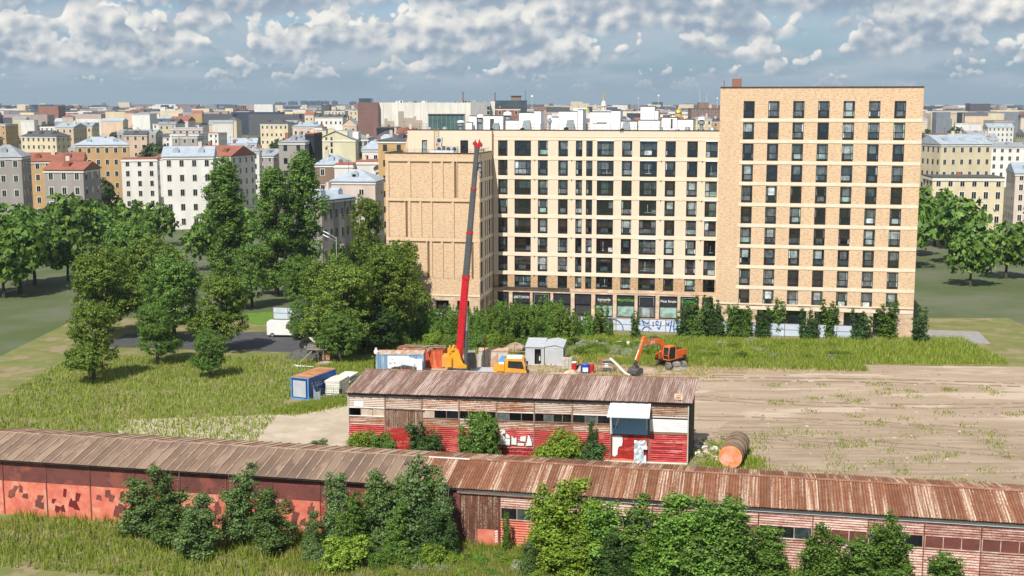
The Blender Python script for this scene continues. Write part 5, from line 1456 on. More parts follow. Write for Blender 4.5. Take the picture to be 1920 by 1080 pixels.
def mound(name, label, c, rx, ry, h, mat, seed, cat='mound', n=22, m=8):
    rr = random.Random(seed); q = MB(); g_ = []
    ph = [rr.uniform(0, 6.28) for _ in range(4)]
    for i in range(m + 1):
        f = i / m
        for j in range(n):
            t_ = 2 * math.pi * j / n
            k = 1 + .16 * math.sin(2 * t_ + ph[0]) + .12 * math.sin(3 * t_ + ph[1]) + .07 * math.sin(7 * t_ + ph[2])
            z_ = h * (1 - f ** 1.5) * (1 + .22 * math.sin(5 * t_ + ph[3] + f * 4) * f) + rr.uniform(-.05, .05) * h
            q.v.append((c[0] + rx * f * k * math.cos(t_) + rr.uniform(-.05, .05) * rx, c[1] + ry * f * k * math.sin(t_), max(z_, -.02) if i < m else -.05))
    for i in range(m):
        for j in range(n):
            q.f.append((i * n + j, i * n + (j + 1) % n, (i + 1) * n + (j + 1) % n, (i + 1) * n + j)); q.mi.append(0)
    return tag(q.build(name, mat, smooth=False), label, cat)
mound('dirt_mound', 'grassy heap of brown earth left of the metal cabins', (.6, 168.9, 0), 2.4, 2.0, 1.25, 'dry_soil', 3)
mound('dirt_mound', 'low heap of earth beside the metal cabins', (8.6, 163.4, 0), 1.6, 2.0, .5, 'dry_soil', 5)
mound('dirt_mound', 'heap of dug soil under the excavator boom', (17.6, 154.8, 0), 1.3, 1.2, .75, 'dry_soil', 8)
mound('dirt_mound', 'low brown earth bank behind the excavator bucket', (14.0, 163.6, 0), 2.6, 1.4, .55, 'dry_soil', 11)
mound('dirt_mound', 'brown earth bank right of the cabins at the thicket edge', (3.6, 169.6, 0), 2.0, 1.6, .75, 'dry_soil', 14)
mound('scrap_heap', 'dark heap of scrap and tarpaulin beside the lean-to at the left edge', (-28.4, 164.6, 0), 2.6, 1.6, 1.3, 'dark_steel', 31, 'heap', 20, 6)
mound('scrap_heap', 'grey heap of boards and rubble under the big linden at the left', (-24.6, 160.0, 0), 1.6, 1.0, .5, 'rubble', 33, 'heap', 18, 6)
mound('sack_pile', 'slumped beige sack before the blue drum', (7.55, 154.4, 0), .8, .5, .55, 'sack_beige', 21, 'sack', 14, 5)
mound('sack_pile', 'round beige sack behind the blue drum', (8.9, 155.6, 0), .6, .5, .85, 'sack_beige', 23, 'sack', 14, 5)
mound('rag_heap', 'dark heap of rags and hoses behind the drums', (9.1, 157.2, 0), 1.0, .8, .8, 'black_plastic', 25, 'heap', 16, 5)
t = thing('yellow_bucket', 'small yellow bucket on the heap behind the drums', 'bucket', (9.0, 157.3, .75))
q = MB(); q.lathe([(0, 0), (.17, 0), (.22, .42), (.2, .42)], 14); q.build('body', 'crane_yellow', t); q = MB(); q.tube(arc(0, .42, .21, 0, 180) and [(a, 0, b) for a, b in arc(0, .42, .21, 0, 180)], .012, 5); q.build('handle', 'galv', t)
t = thing('generator_rack', 'grey machine in an open steel rack right of the drums', 'generator', (12.3, 155.6, 0), rad(-6))
q = MB()
for xx in (-1.3, -.85, .75):
    for yy in (-.4, .4): q.box(xx - .035, xx + .035, yy - .035, yy + .035, 0, 1.75)
for z_ in (1.0, 1.7): q.box(-1.3, .75, -.43, -.37, z_, z_ + .06); q.box(-1.3, .75, .37, .43, z_, z_ + .06)
q.build('rack', 'rust_top', t)
q = MB(); q.box(-.7, .65, -.35, .35, .25, 1.5); q.build('body', 'dusty_steel', t); q = MB(); q.box(-.35, .1, -.375, -.352, .75, 1.15); q.build('label', 'panel_white', t)
q = MB(); q.box(-.65, .6, -.365, -.352, 1.2, 1.45); q.box(-.6, .55, -.365, -.352, .3, .55); q.build('grille', 'metal_dark', t)
q = MB(); q.tube([(12.6, 155.2, 1.8), (13.4, 154.4, 1.2), (14.4, 153.3, .25), (15.0, 152.8, .12)], .16, 10); tag(q.build('drain_pipe', 'concrete_pale'), 'pale flexible pipe sloping from the grey machine to the ground', 'pipe')
t = thing('concrete_tank', 'stained beige concrete tank behind the crane', 'tank', (-2.4, 157.8, 0), rad(-3))
for k in range(3):
    q = MB(); q.box(-1.9 + 1.27 * k, -.65 + 1.27 * k, -.9, .9, 0, 2.35); q.build('panel', 'concrete' if k != 1 else 'rust_pale', t)
q = MB(); q.box(-1.95, 1.95, -.95, .95, 2.352, 2.5); q.build('lid', 'rust_pale', t)
q = MB(); q.tube([(-.3, 160.6, 1.55), (6.0, 161.4, 1.45)], .1, 8); tag(q.build('steel_beam', 'post_brown'), 'long thin rusty pipe behind the crane cab', 'pipe')
q = MB(); q.box(-3.6, -3.5, 155.9, 156.0, 0, 3.9); q.box(-3.75, -3.35, 155.85, 156.05, 3.9, 4.3); tag(q.build('marker_post', 'rust_top'), 'thin yellow brown marker post behind the crane deck', 'post')
for k, (xx, yy, lb) in enumerate(((14.3, 171.5, 'long pale concrete slab in the grass behind the excavator boom'), (14.6, 172.6, 'upper pale concrete slab in the grass behind the boom'))):
    q = MB(); q.box(-2.6, 2.2, -.5, .5, 0, .3); o = q.build('concrete_slab', 'concrete_pale', None, (xx, yy, .05 + .32 * k), rad(-9)); tag(o, lb, 'slab')
t = thing('concrete_blocks', 'pale concrete blocks and rubble before the orange container', 'rubble', (-9.6, 152.5, 0))
rr = random.Random(12)
for k in range(9):
    q = MB(); a, b = rr.uniform(-1.8, 2.2), rr.uniform(-.6, .8); q.rock((a, b, .3), rr.uniform(.35, .75), k, .6); q.build('block', 'concrete_pale', t)
# rubble and tank by the right end of the long shed
t = thing('rubble_heap', 'heap of broken stones at the right end of the long shed', 'rubble', (19.0, 118.0, 0))
for k in range(80):
    q = MB(); a, b = rr.gauss(.4, .95), rr.gauss(.6, 2.8); q.rock((a, b, .15 + max(0, .5 - abs(a)) * .5), rr.uniform(.12, .48), k + 50, .65); q.build('stone', rr.choice(['rubble', 'rubble', 'concrete_pale', 'sack_beige']), t)
t = thing('storage_tank', 'rusty olive storage tank with orange end lying at the right edge', 'tank', (20.6, 112.6, 1.15), rad(-18))
q = MB(); q.tube([(0, .02, 0), (0, 5.6, 0)], 1.1, 24); q.build('shell', 'tank_olive', t)
q = MB(); q.tube([(0, -.02, 0), (0, .0, 0)], [.95, 1.1], 24); q.build('end_cap', 'clay_orange', t)
for k in range(4):
    q = MB(); q.tube([(0, .6 + k * 1.3, 0), (0, .7 + k * 1.3, 0)], 1.13, 24); q.build('band', 'rust_top', t)
q = MB(); q.box(-.9, .9, .6, .8, -1.15, -.7); q.box(-.9, .9, 4.6, 4.8, -1.15, -.7); q.build('cradle', 'weathered_wood', t)


# ------------------------------------------------------------------ vehicles and lamp by the street
def car(label, loc, rz, mat, van=False):
    t = thing('parked_van' if van else 'parked_car', label, 'van' if van else 'car', loc, rz)
    if van: side = [(0, .35), (5.4, .35), (5.5, .9), (5.2, 1.15), (4.4, 1.95), (4.1, 2.3), (.1, 2.35), (0, 2.1)]
    else: side = [(0, .3), (4.2, .3), (4.25, .65), (4.05, .85), (3.2, .95), (2.5, 1.42), (.9, 1.46), (.15, 1.0), (0, .85)]
    q = MB(); q.prism(side, 'y', -.88, .88); body = q.build('body', mat, t)
    win = [(2.9, 1.3), (4.3, 1.3), (4.05, 1.95), (2.9, 1.95)] if van else [(.5, .98), (3.0, .98), (2.45, 1.36), (.95, 1.38)]
    for s_ in (-1, 1):
        q = MB(); q.prism(win, 'y', min(s_ * .885, s_ * .895), max(s_ * .885, s_ * .895)); q.build('side_window', 'cab_glass_dark', t)
    q = MB()
    a, b = ((5.2, 1.17), (4.43, 1.95)) if van else ((3.2, .97), (2.53, 1.41))
    q.hexa([(a[0], -.75, a[1]), (a[0], .75, a[1]), (a[0] + .02, .75, a[1] + .02), (a[0] + .02, -.75, a[1] + .02)], [(b[0], -.7, b[1]), (b[0], .7, b[1]), (b[0] + .02, .7, b[1] + .02), (b[0] + .02, -.7, b[1] + .02)]); q.build('windscreen', 'cab_glass_dark', t)
    L = 5.4 if van else 4.2
    for xx in (.8, L - .85):
        for yy in (-.82, .82): wheel(t, 'wheel', (xx, yy, .33), .33, .22, 'rubber', 'galv')
    for yy in (-.65, .65):
        q = MB(); q.box(L + .01, L + .06, yy - .15, yy + .15, .6, .78); q.build('headlight', 'plastic_white', t)
car('white van parked on the street at the left edge', (-36.2, 180.2, .02), rad(-4), 'car_white', True)
car('black car parked beside the lean-to near the left edge', (-30.0, 171.0, .02), rad(6), 'car_black')
car('grey car standing on the street under the big lindens', (-29.6, 184.0, .02), rad(82), 'car_grey')
t = thing('street_lamp', 'grey double armed street lamp rising over the linden crown', 'street lamp', (-30.4, 212, 0))
q = MB(); q.tube([(0, 0, 0), (0, 0, 11.4)], [.11, .06], 10); q.build('pole', 'lamp_grey', t)
for dy, dz in ((-.3, 0), (.5, .5)):
    q = MB(); q.tube([(0, 0, 10.7 + dz), (-.9, dy, 11.2 + dz), (-1.5, dy, 11.5 + dz)], .04, 6); a = q.build('arm', 'lamp_grey', t)
    q = MB(); q.hexa([(-1.3, dy - .13, 11.36 + dz), (-2.25, dy - .13, 11.85 + dz), (-2.25, dy + .13, 11.85 + dz), (-1.3, dy + .13, 11.36 + dz)], [(-1.3, dy - .1, 11.5 + dz), (-2.25, dy - .1, 11.97 + dz), (-2.25, dy + .1, 11.97 + dz), (-1.3, dy + .1, 11.5 + dz)]); q.build('lamp_head', 'plastic_white', a)


# ------------------------------------------------------------------ plants
def leaf_mesh(name, P, N, size, mat):
    n = len(P)
    r = RNG.normal(size=(n, 3)); T = np.cross(N, r); T /= np.linalg.norm(T, axis=1, keepdims=True) + 1e-9
    Bv = np.cross(N, T)
    s_ = size[:, None]
    V = np.empty((n, 4, 3))
    V[:, 0] = P - T * s_ * .5; V[:, 2] = P + T * s_ * .5
    V[:, 1] = P + Bv * s_ * .34 - N * s_ * .08; V[:, 3] = P - Bv * s_ * .34 - N * s_ * .08
    me = bpy.data.meshes.new(name)
    me.vertices.add(n * 4); me.vertices.foreach_set('co', V.reshape(-1))
    me.loops.add(n * 4); me.loops.foreach_set('vertex_index', np.arange(n * 4, dtype=np.int32))
    me.polygons.add(n); me.polygons.foreach_set('loop_start', np.arange(0, n * 4, 4, dtype=np.int32))
    me.polygons.foreach_set('loop_total', np.full(n, 4, dtype=np.int32))
    me.update(calc_edges=True); me.materials.append(MATS[mat])
    return me


def crown(name, blobs, n, size, mat, clump=.5, per=26, shell=.55, up=.35):
    """leaf clumps spread through the outer part of several lobes"""
    vol = np.array([b[3] * b[4] + b[4] * b[5] + b[3] * b[5] for b in blobs]); vol = vol / vol.sum()
    nc = max(1, n // per); pick = RNG.choice(len(blobs), nc, p=vol)
    B_ = np.array(blobs)[pick]
    d = RNG.normal(size=(nc, 3)); d /= np.linalg.norm(d, axis=1, keepdims=True)
    rr = shell + (1.04 - shell) * RNG.random(nc) ** .6
    C_ = B_[:, :3] + d * B_[:, 3:6] * rr[:, None]
    P = np.repeat(C_, per, 0); D = np.repeat(d, per, 0)
    off = RNG.normal(size=P.shape) * clump * np.repeat(RNG.uniform(.55, 1.2, nc), per)[:, None] * np.array([1, 1, .75]) * .55
    P = P + off
    N = D * .55 + off / (np.linalg.norm(off, axis=1, keepdims=True) + 1e-6) * .5 + RNG.normal(size=P.shape) * .45 + np.array([0, 0, up])
    N /= np.linalg.norm(N, axis=1, keepdims=True)
    keep = P[:, 2] > .05
    P, N = P[keep], N[keep]
    return leaf_mesh(name, P, N, size * RNG.uniform(.5, 1.55, len(P)), mat)


def trunk(name, h, r, limbs, mat='bark', stems=1):
    q = MB(); rr = random.Random(int(h * 10) + stems)
    for s_ in range(stems):
        dx, dy = (rr.uniform(-.5, .5), rr.uniform(-.4, .4)) if stems > 1 else (0, 0)
        pts = [(dx * .2, dy * .2, 0)]
        for k in range(1, 6): pts.append((dx * k / 3 + rr.uniform(-.04, .04) * h * .3, dy * k / 3 + rr.uniform(-.04, .04) * h * .3, h * k / 5))
        q.tube(pts, [r * (1 - .16 * k) for k in range(6)], 7)
    for b in limbs:
        z0 = min(h * .9, max(.12 * h, b[2] * .45)); a = Vector((0, 0, z0)); c = Vector(b[:3]); m_ = a.lerp(c, .5) + Vector((0, 0, -.05 * h))
        q.tube([a, m_, c], [r * .5, r * .34, r * .12], 6)
    return q.mesh(name, mat)


def tree_proto(h, r, blobs, n, size, mat, clump=.5, per=26, shell=.55, bark='bark', stems=1, limbs=True, th=.75):
    return trunk('trunk', h * th, r, blobs if limbs else [], bark, stems), crown('crown', blobs, n, size, mat, clump, per, shell)


def plant(name, label, cat, proto, loc, sc=1.0, rz=0.0, mat=None, group=None):
    t = thing(name, label, cat, (loc[0], loc[1], loc[2] if len(loc) > 2 else 0), rz, group)
    t.scale = (sc, sc, sc) if isinstance(sc, (int, float)) else sc
    link('trunk', proto[0], t); c = link('crown', proto[1], t)
    if mat: set_mat(c, mat)
    return t


LIND = []
for sd in range(3):
    rr = random.Random(40 + sd); bl = [(0, 0, 9.6, 4.0, 3.9, 4.6), (0, 0, 5.0, 4.3, 4.2, 2.8)]
    for k in range(13):
        a = k * 2.4 + sd; R_ = rr.uniform(2.4, 4.3); z_ = rr.uniform(3.2, 12.2); R_ *= (1 - max(0, z_ - 8) / 9)
        bl.append((R_ * math.cos(a), R_ * math.sin(a), z_, rr.uniform(1.4, 2.3), rr.uniform(1.4, 2.3), rr.uniform(1.2, 2.0)))
    LIND.append(tree_proto(14, .38, bl, 30000, .27, 'leaf_linden', .52, 34, .6, th=.7))
TALL = []
for sd in range(2):
    rr = random.Random(60 + sd); bl = []
    for k in range(22):
        z_ = 3 + 21 * k / 21; a = k * 2.39 + sd; R_ = (2.9 if z_ < 15 else 2.9 * (26 - z_) / 11) * rr.uniform(.4, 1)
        bl.append((R_ * math.cos(a), R_ * math.sin(a), z_, rr.uniform(1.3, 2.1), rr.uniform(1.3, 2.1), rr.uniform(1.6, 2.6)))
    TALL.append(tree_proto(25, .45, bl, 34000, .30, 'leaf_mid', .6, 30, .4, th=.85))
SAP = []      # young willow and poplar growth, several upright stems each
for sd in range(5):
    rr = random.Random(80 + sd); bl = []
    for k in range(7):
        a = k * 1.3 + sd; R_ = rr.uniform(.15, 1.05); top = rr.uniform(3.0, 5.7); lx, ly = R_ * math.cos(a), R_ * math.sin(a)
        for i in range(6):
            f = (i + .4) / 6; bl.append((lx * (.75 + .4 * f) + rr.uniform(-.15, .15), ly * (.75 + .4 * f) + rr.uniform(-.15, .15), top * (.06 + .9 * f), .46 * (1.05 - f * .8), .46 * (1.05 - f * .8), top * .09))
    SAP.append(tree_proto(4.6, .045, bl, 7000, .165, 'leaf_mid', .22, 14, .2, stems=6, limbs=False, th=.9))
BUSH = []
for sd in range(4):
    rr = random.Random(120 + sd); bl = [(0, 0, 1.2, 1.1, 1.0, 1.1)]
    for k in range(8):
        a = k * 1.7 + sd; R_ = rr.uniform(.5, 1.1); z_ = rr.uniform(.5, 2.0); bl.append((R_ * math.cos(a), R_ * math.sin(a), z_, rr.uniform(.4, .75), rr.uniform(.4, .75), rr.uniform(.4, .8)))
    BUSH.append(tree_proto(2.2, .05, bl, 7500, .13, 'leaf_mid', .24, 18, .55, stems=5, limbs=False, th=.7))
POP = []      # taller slender poplar saplings of the foreground: leafy spires
for sd in range(4):
    rr = random.Random(160 + sd); bl = []
    for k in range(4):
        a = k * 1.6 + sd; R_ = rr.uniform(.15, 1.15); top = rr.uniform(4.4, 7.4) if k else 7.4; lx, ly = R_ * math.cos(a), R_ * math.sin(a)
        for i in range(6):
            f = (i + .5) / 6; bl.append((lx * (.6 + .5 * f) + rr.uniform(-.45, .45) * (1.1 - f), ly * (.6 + .5 * f) + rr.uniform(-.45, .45) * (1.1 - f), top * (.14 + .83 * f) + rr.uniform(-.25, .25), rr.uniform(.75, 1.15) * (1 - f * .66), rr.uniform(.75, 1.15) * (1 - f * .66), top * rr.uniform(.07, .11)))
    POP.append(tree_proto(7, .07, bl, 16000, .155, 'leaf_poplar', .30, 22, .4, bark='bark_pale', stems=4, limbs=False, th=.92))
FARB = tree_proto(9, .3, [(0, 0, 6, 3.6, 3.6, 3.4), (2, 1, 4.5, 2.5, 2.5, 2.5), (-2, -1, 5, 2.6, 2.6, 2.6)], 1500, .9, 'leaf_far', .8, 12, .6, th=.6)

# big trees left of the block
for i, (x, y, s_, rz, p, lb) in enumerate([(-22.9, 165.2, (1.0, 1.0, .93), .3, 0, 'big yellow green linden nearest the lean-to'), (-17.6, 173.0, (1.06, 1.02, 1.06), 1.9, 1, 'big linden shading the brick wing wall'), (-25.5, 174.0, (1.0, 1.0, .93), 3.1, 2, 'big linden behind the leftmost crown, over the parked cars')]):
    plant('linden_tree', lb, 'tree', LIND[p], (x, y), s_, rz, None, 'lindens beside the brick wing')
plant('linden_tree', 'linden standing close to the brick wing behind the others', 'tree', LIND[0], (-17.0, 186.6), (.78, .78, .98), 2.7, None, 'lindens beside the brick wing')
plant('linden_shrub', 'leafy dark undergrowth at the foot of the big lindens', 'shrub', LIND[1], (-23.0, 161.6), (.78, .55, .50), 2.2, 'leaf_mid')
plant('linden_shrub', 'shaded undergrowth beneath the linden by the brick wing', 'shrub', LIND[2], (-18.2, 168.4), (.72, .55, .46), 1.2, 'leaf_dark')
plant('tall_tree', 'tall feathery tree rising at the left edge', 'tree', TALL[0], (-38.6, 226), (1.15, 1.1, 1.0), .4)
plant('tall_tree', 'second tall tree just behind the left edge one', 'tree', TALL[1], (-42.5, 220), (1.1, 1.1, .9), 1.4)
plant('tall_tree', 'tall tree far left beyond the edge of the street', 'tree', TALL[0], (-53, 228), (1.2, 1.2, .95), 2.4)
plant('maple_tree', 'rounded green maple between the grey house and the brick wing', 'tree', LIND[0], (-28.4, 238), (.82, .82, 1.2), .8, 'leaf_linden')
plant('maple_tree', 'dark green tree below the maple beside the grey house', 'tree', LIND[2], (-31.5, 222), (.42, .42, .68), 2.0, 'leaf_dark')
plant('street_tree', 'low green tree at the left edge above the lawn', 'tree', LIND[1], (-35.5, 203), (.6, .6, .68), .2, 'leaf_mid')
plant('street_tree', 'dark green tree left of the lawn under the tall trees', 'tree', LIND[0], (-44, 206), (.75, .75, .8), 1.2, 'leaf_mid')
plant('street_tree', 'leafy tree over the white van at the left edge', 'tree', LIND[2], (-31.2, 177.6), (.34, .34, .42), 2.2, 'leaf_mid')
for i, (x, y, s_) in enumerate([(-40, 168, .8), (-49, 176, .95), (-56, 190, 1.0), (-47, 160, .6), (-60, 178, 1.0), (-38, 152, .45), (-52, 150, .7), (-64, 205, 1.1)]):
    plant('street_tree', 'leafy tree in the wide green strip left of the street', 'tree', LIND[i % 3], (x, y), s_, i * 1.3, 'leaf_mid' if i % 2 else None, 'trees left of the street')
# thicket before the apartment block
rr = random.Random(77); GL_T = 'saplings of the thicket before the apartment block'
for i in range(170):
    x = -15.6 + 27.4 * rr.random(); f = rr.random(); y = 171.5 + 12.5 * f - .18 * (x + 2)
    if x > 8 and y < 177: continue
    if -1.2 < x < 3 and y < 172.5: continue
    s_ = rr.uniform(.68, 1.02) * (1.10 if -4 < x < 9 else .82)
    plant('sapling', 'slender green sapling crowded in the thicket before the apartment block', 'sapling', SAP[i % 5], (x, y), (s_ * .95, s_ * .95, s_), rr.uniform(0, 6), ['leaf_willow', 'leaf_willow', 'leaf_linden', 'leaf_mid'][i % 4], GL_T)
for i in range(26):
    x = -15.5 + 24 * rr.random(); plant('thicket_bush', 'low bush at the front edge of the thicket', 'bush', BUSH[i % 4], (x, 169.8 + 1.8 * rr.random() - .12 * (x + 4)), rr.uniform(.6, 1.0), rr.uniform(0, 6), ['leaf_mid', 'leaf_lime', 'leaf_linden'][i % 3], 'bushes edging the thicket')
for x, y, s_, p, m_, lb in [(13.4, 183, .95, 1, 'leaf_mid', 'slender sapling before the left end of the blue fence'), (12.3, 180.6, .8, 3, 'leaf_linden', 'sapling rising before the fence left of the graffiti'), (18.0, 177.5, .92, 2, 'leaf_poplar', 'young thin trunked tree before the graffiti fence'), (14.4, 178.4, .62, 0, 'leaf_mid', 'low bushy sapling left of the thin trunked tree')]:
    plant('sapling', lb, 'sapling', SAP[p], (x, y), s_, p * 1.1, m_)
for i, (x, y, s_) in enumerate([(25.6, 181, 1.05), (27.3, 182, 1.15), (29.0, 180.6, 1.1), (27.4, 178.6, .78), (30.6, 181.8, 1.1), (32.4, 180.2, 1.0), (30.0, 178.3, .7), (34.5, 180, 1.05), (37, 179, .9), (40, 180.5, 1.1), (43.5, 178, .95), (47, 179, 1.1), (51, 176.5, 1.0), (55, 178, 1.15), (59, 175, 1.0)]):
    plant('sapling', 'dark green sapling in the clump at the right end of the fence', 'sapling', SAP[i % 5], (x, y), (s_ * 1.3, s_ * 1.3, s_), i * 1.1, ['leaf_dark', 'leaf_mid'][i % 2], 'saplings at the right end of the fence')
# pale weeds in the meadow
for i in range(46):
    x = 8 + rr.random() * 12; y = 164.5 + 8 * rr.random()
    plant('weed_clump', 'pale flowering weed clump in the meadow behind the drums', 'weeds', BUSH[i % 4], (x, y), (rr.uniform(.45, .8), rr.uniform(.45, .8), rr.uniform(.3, .55)), rr.uniform(0, 6), ['leaf_pale', 'leaf_linden', 'leaf_lime', 'leaf_pale'][i % 4], 'weeds in the meadow')
for i in range(40):
    x = 20 + rr.random() * 26; y = 161.5 + 14 * rr.random()
    plant('weed_clump', 'yellow green weed clump in the meadow behind the excavator', 'weeds', BUSH[i % 4], (x, y), (rr.uniform(.5, .9), rr.uniform(.5, .9), rr.uniform(.22, .42)), rr.uniform(0, 6), ['leaf_lime', 'leaf_linden', 'leaf_lime', 'leaf_pale'][i % 4], 'weeds behind the excavator')
# bushes along the long shed
plant('shed_bush', 'low yellow green bush at the left end of the long shed', 'bush', BUSH[0], (-14.2, 116.4), (1.35, 1.1, 1.2), .4, 'leaf_lime')
plant('shed_bush', 'low green bush right of the leftmost one at the shed', 'bush', BUSH[2], (-12.6, 116.0), (1.1, 1.0, 1.05), 1.6, 'leaf_mid')
plant('shed_shrub', 'thin dark shrub before the boarded shed door', 'shrub', SAP[2], (-9.2, 115.4), (1.25, 1.1, .88), 2.0, 'leaf_dark')
plant('shed_shrub', 'dark bush at the foot of the thin shrub', 'shrub', BUSH[1], (-8.2, 115.0), (1.3, 1.0, 1.15), 2.6, 'leaf_dark')
for k, (dx, z_, s_) in enumerate(((0, 0, (1.65, 1.45, 1.6)),)):
    rb_ = tree_proto(3.5, .08, [(0, 0, 2.0, 1.72, 1.6, 1.9), (.5, -.3, 2.8, 1.1, 1.1, 1.1), (-.5, .2, 1.2, 1.3, 1.3, 1.1), (.7, 0, 1.2, 1.1, 1.1, 1.1)], 14000, .16, 'leaf_mid', .25, 22, .75, stems=4, limbs=False, th=.6)
    plant('shed_shrub', 'big round dense green shrub in the middle of the long shed', 'shrub', rb_, (-3.15, 114.4), (1.12, 1.05, 1.28), 0, 'leaf_mid')
plant('shed_bush', 'broad yellow green bush right of the graffiti', 'bush', BUSH[3], (4.6, 113.0), (1.6, 1.2, 1.55), .9, 'leaf_lime')
plant('shed_bush', 'spreading yellow green bush low beside the graffiti', 'bush', BUSH[1], (3.2, 112.4), (1.3, 1.0, 1.0), 1.9, 'leaf_lime')
plant('shed_shrub', 'slim dark climbing shrub left of the blue door', 'shrub', POP[1], (7.6, 113.8), (.42, .42, .62), .3, 'leaf_dark')
plant('shed_bush', 'dark low bush beside the blue door', 'bush', BUSH[0], (7.2, 113.0), (1.3, 1.0, 1.15), 2.9, 'leaf_dark')
plant('shed_bush', 'weedy green bush on the sandy path beside the shed', 'bush', BUSH[2], (-18.9, 117.2), (.75, .7, .66), 1.3, 'leaf_poplar')
for i, (x, y) in enumerate([(-11, 112), (-6, 111), (0, 110), (11, 109), (14, 109), (22, 108)]):
    plant('shed_bush', 'low weed bush in the gap between the two sheds', 'bush', BUSH[i % 4], (x, y), (.9, .8, .4), i, 'leaf_lime', 'weeds between the sheds')
# foreground saplings
for i, (x, y, s_, w_, p, m_, lb) in enumerate([(-13.3, 90.9, .90, 1.0, 0, None, 'slender poplar sapling before the red wall, leftmost spire'), (-9.9, 90.2, .93, 1.15, 1, None, 'poplar sapling before the dark roof edge, second spire'), (-7.2, 89.8, 1.10, 1.15, 2, None, 'tallest poplar sapling where the two roofs meet'), (-5.3, 89.5, .93, .95, 3, None, 'poplar sapling before the rusty roof, left of the board door'),
                                            (-11.6, 89.6, .62, 1.2, 2, 'leaf_mid', 'short poplar sapling between the first two spires'), (-8.6, 88.6, .66, 1.3, 3, 'leaf_mid', 'dense green sapling below the second spire'), (-6.1, 88.2, .64, 1.35, 0, 'leaf_dark', 'dark dense sapling left of the board door'), (-15.2, 90.0, .5, 1.1, 1, 'leaf_poplar', 'small poplar sapling at the left edge before the red wall'), (-4.6, 88.4, .48, 1.1, 2, 'leaf_dark', 'low dark sapling against the board door'),
                                            (-12.3, 89.2, .74, 1.2, 3, 'leaf_mid', 'leafy sapling right of the leftmost spire'), (-10.7, 91.0, .80, 1.1, 0, 'leaf_willow', 'bright leafy sapling against the red wall'), (-8.3, 91.0, .86, 1.2, 1, 'leaf_mid', 'leafy sapling between the second and the tallest spire'), (-6.2, 91.0, .82, 1.2, 3, 'leaf_willow', 'leafy sapling right behind the tallest spire')]):
    plant('poplar_sapling', lb, 'sapling', POP[p], (x, y), (s_ * w_, s_ * w_, s_), i * 1.7, m_)
for i, (x, y, s_, w_, p, m_, lb) in enumerate([(4.35, 86.2, 1.0, 1.75, 1, 'leaf_lime', 'bright green bushy sapling right of the coral wall'), (2.4, 86.6, .93, 1.3, 2, 'leaf_lime', 'bright green sapling beside the coral wall'), (6.3, 85.6, .84, 1.7, 0, 'leaf_willow', 'green sapling in the middle of the right foreground'), (8.6, 85.2, .84, 1.6, 3, 'leaf_mid', 'green sapling below the pink wall'),
                                            (11.4, 84.6, .94, 1.6, 1, 'leaf_willow', 'tall green sapling against the rusty eave'), (13.6, 84.2, .9, 1.7, 2, 'leaf_willow', 'green sapling at the right corner of the foreground'), (15.6, 83.8, .95, 1.6, 0, 'leaf_mid', 'green sapling at the right edge of the foreground'), (9.8, 83.6, .6, 1.7, 2, 'leaf_willow', 'low leafy sapling at the bottom right'),
                                            (4.6, 84.2, .58, 1.8, 3, 'leaf_lime', 'low leafy sapling at the bottom middle'), (12.6, 83.0, .62, 1.8, 0, 'leaf_mid', 'broad leafy sapling at the bottom right corner'), (7.2, 83.6, .56, 1.8, 1, 'leaf_dark', 'dark low sapling between the bottom bushes'), (1.3, 85.2, .42, 1.3, 0, 'leaf_poplar', 'small grey green sapling before the coral wall'), (-.4, 89.9, .5, .5, 1, 'leaf_mid', 'thin climbing sapling before the shed windows')]):
    plant('foreground_sapling', lb, 'sapling', POP[p], (x, y), (s_ * w_, s_ * w_, s_), i * 1.3, m_)
for i in range(10):
    sg = -1 if i % 2 else 1; x = sg * (18.5 + 2.7 * (i // 2)); plant('foreground_sapling', 'leafy sapling beside the front sheds far from the middle', 'sapling', POP[i % 4], (x, 88.2 - .2 * x - 1.5 * (i % 3)), (1.2, 1.2, .6 + .1 * (i % 4)), i, ['leaf_mid', 'leaf_poplar'][i % 2], 'saplings along the front sheds')
plant('shed_bush', 'rounded yellow green bush at the bottom left', 'bush', BUSH[2], (-12.2, 86.6), (1.35, 1.2, 1.15), .5, 'leaf_lime')
plant('shed_bush', 'bright lime leafy bush before the board door', 'bush', BUSH[3], (-6.0, 87.2), (.75, .7, .85), 1.5, 'leaf_lime')
for i, (x, y, s_, m_) in enumerate([(-9.6, 86.8, .8, 'leaf_mid'), (-7.4, 86.6, .7, 'leaf_mid'), (-4.4, 87.4, .62, 'leaf_lime'), (-2.6, 88.6, .5, 'leaf_lime'), (-1.0, 88.4, .45, 'leaf_mid'), (-6.6, 85.9, .5, 'leaf_pale'), (-5.2, 86.0, .42, 'leaf_pale'), (-14.6, 88.4, .8, 'leaf_poplar'), (-10.6, 88.2, .8, 'leaf_poplar'), (.4, 86.0, .5, 'leaf_pale'), (-2.8, 86.4, .4, 'leaf_lime'), (1.6, 84.6, .55, 'leaf_lime'), (-3.6, 85.4, .45, 'leaf_lime'), (-9.0, 84.9, .45, 'leaf_lime'), (-1.6, 85.2, .42, 'leaf_willow'), (-14.2, 86.0, .5, 'leaf_lime'), (-11.0, 84.6, .35, 'leaf_pale'), (-2.2, 87.4, .5, 'leaf_willow'), (-.2, 87.2, .55, 'leaf_lime'), (.9, 88.0, .5, 'leaf_willow'), (-3.4, 88.0, .45, 'leaf_mid')]):
    plant('weed_clump', 'weed clump in the tall grass before the front sheds', 'weeds', BUSH[i % 4], (x, y), (s_, s_, s_ * .8), i * 1.1, m_, 'weeds before the front sheds')


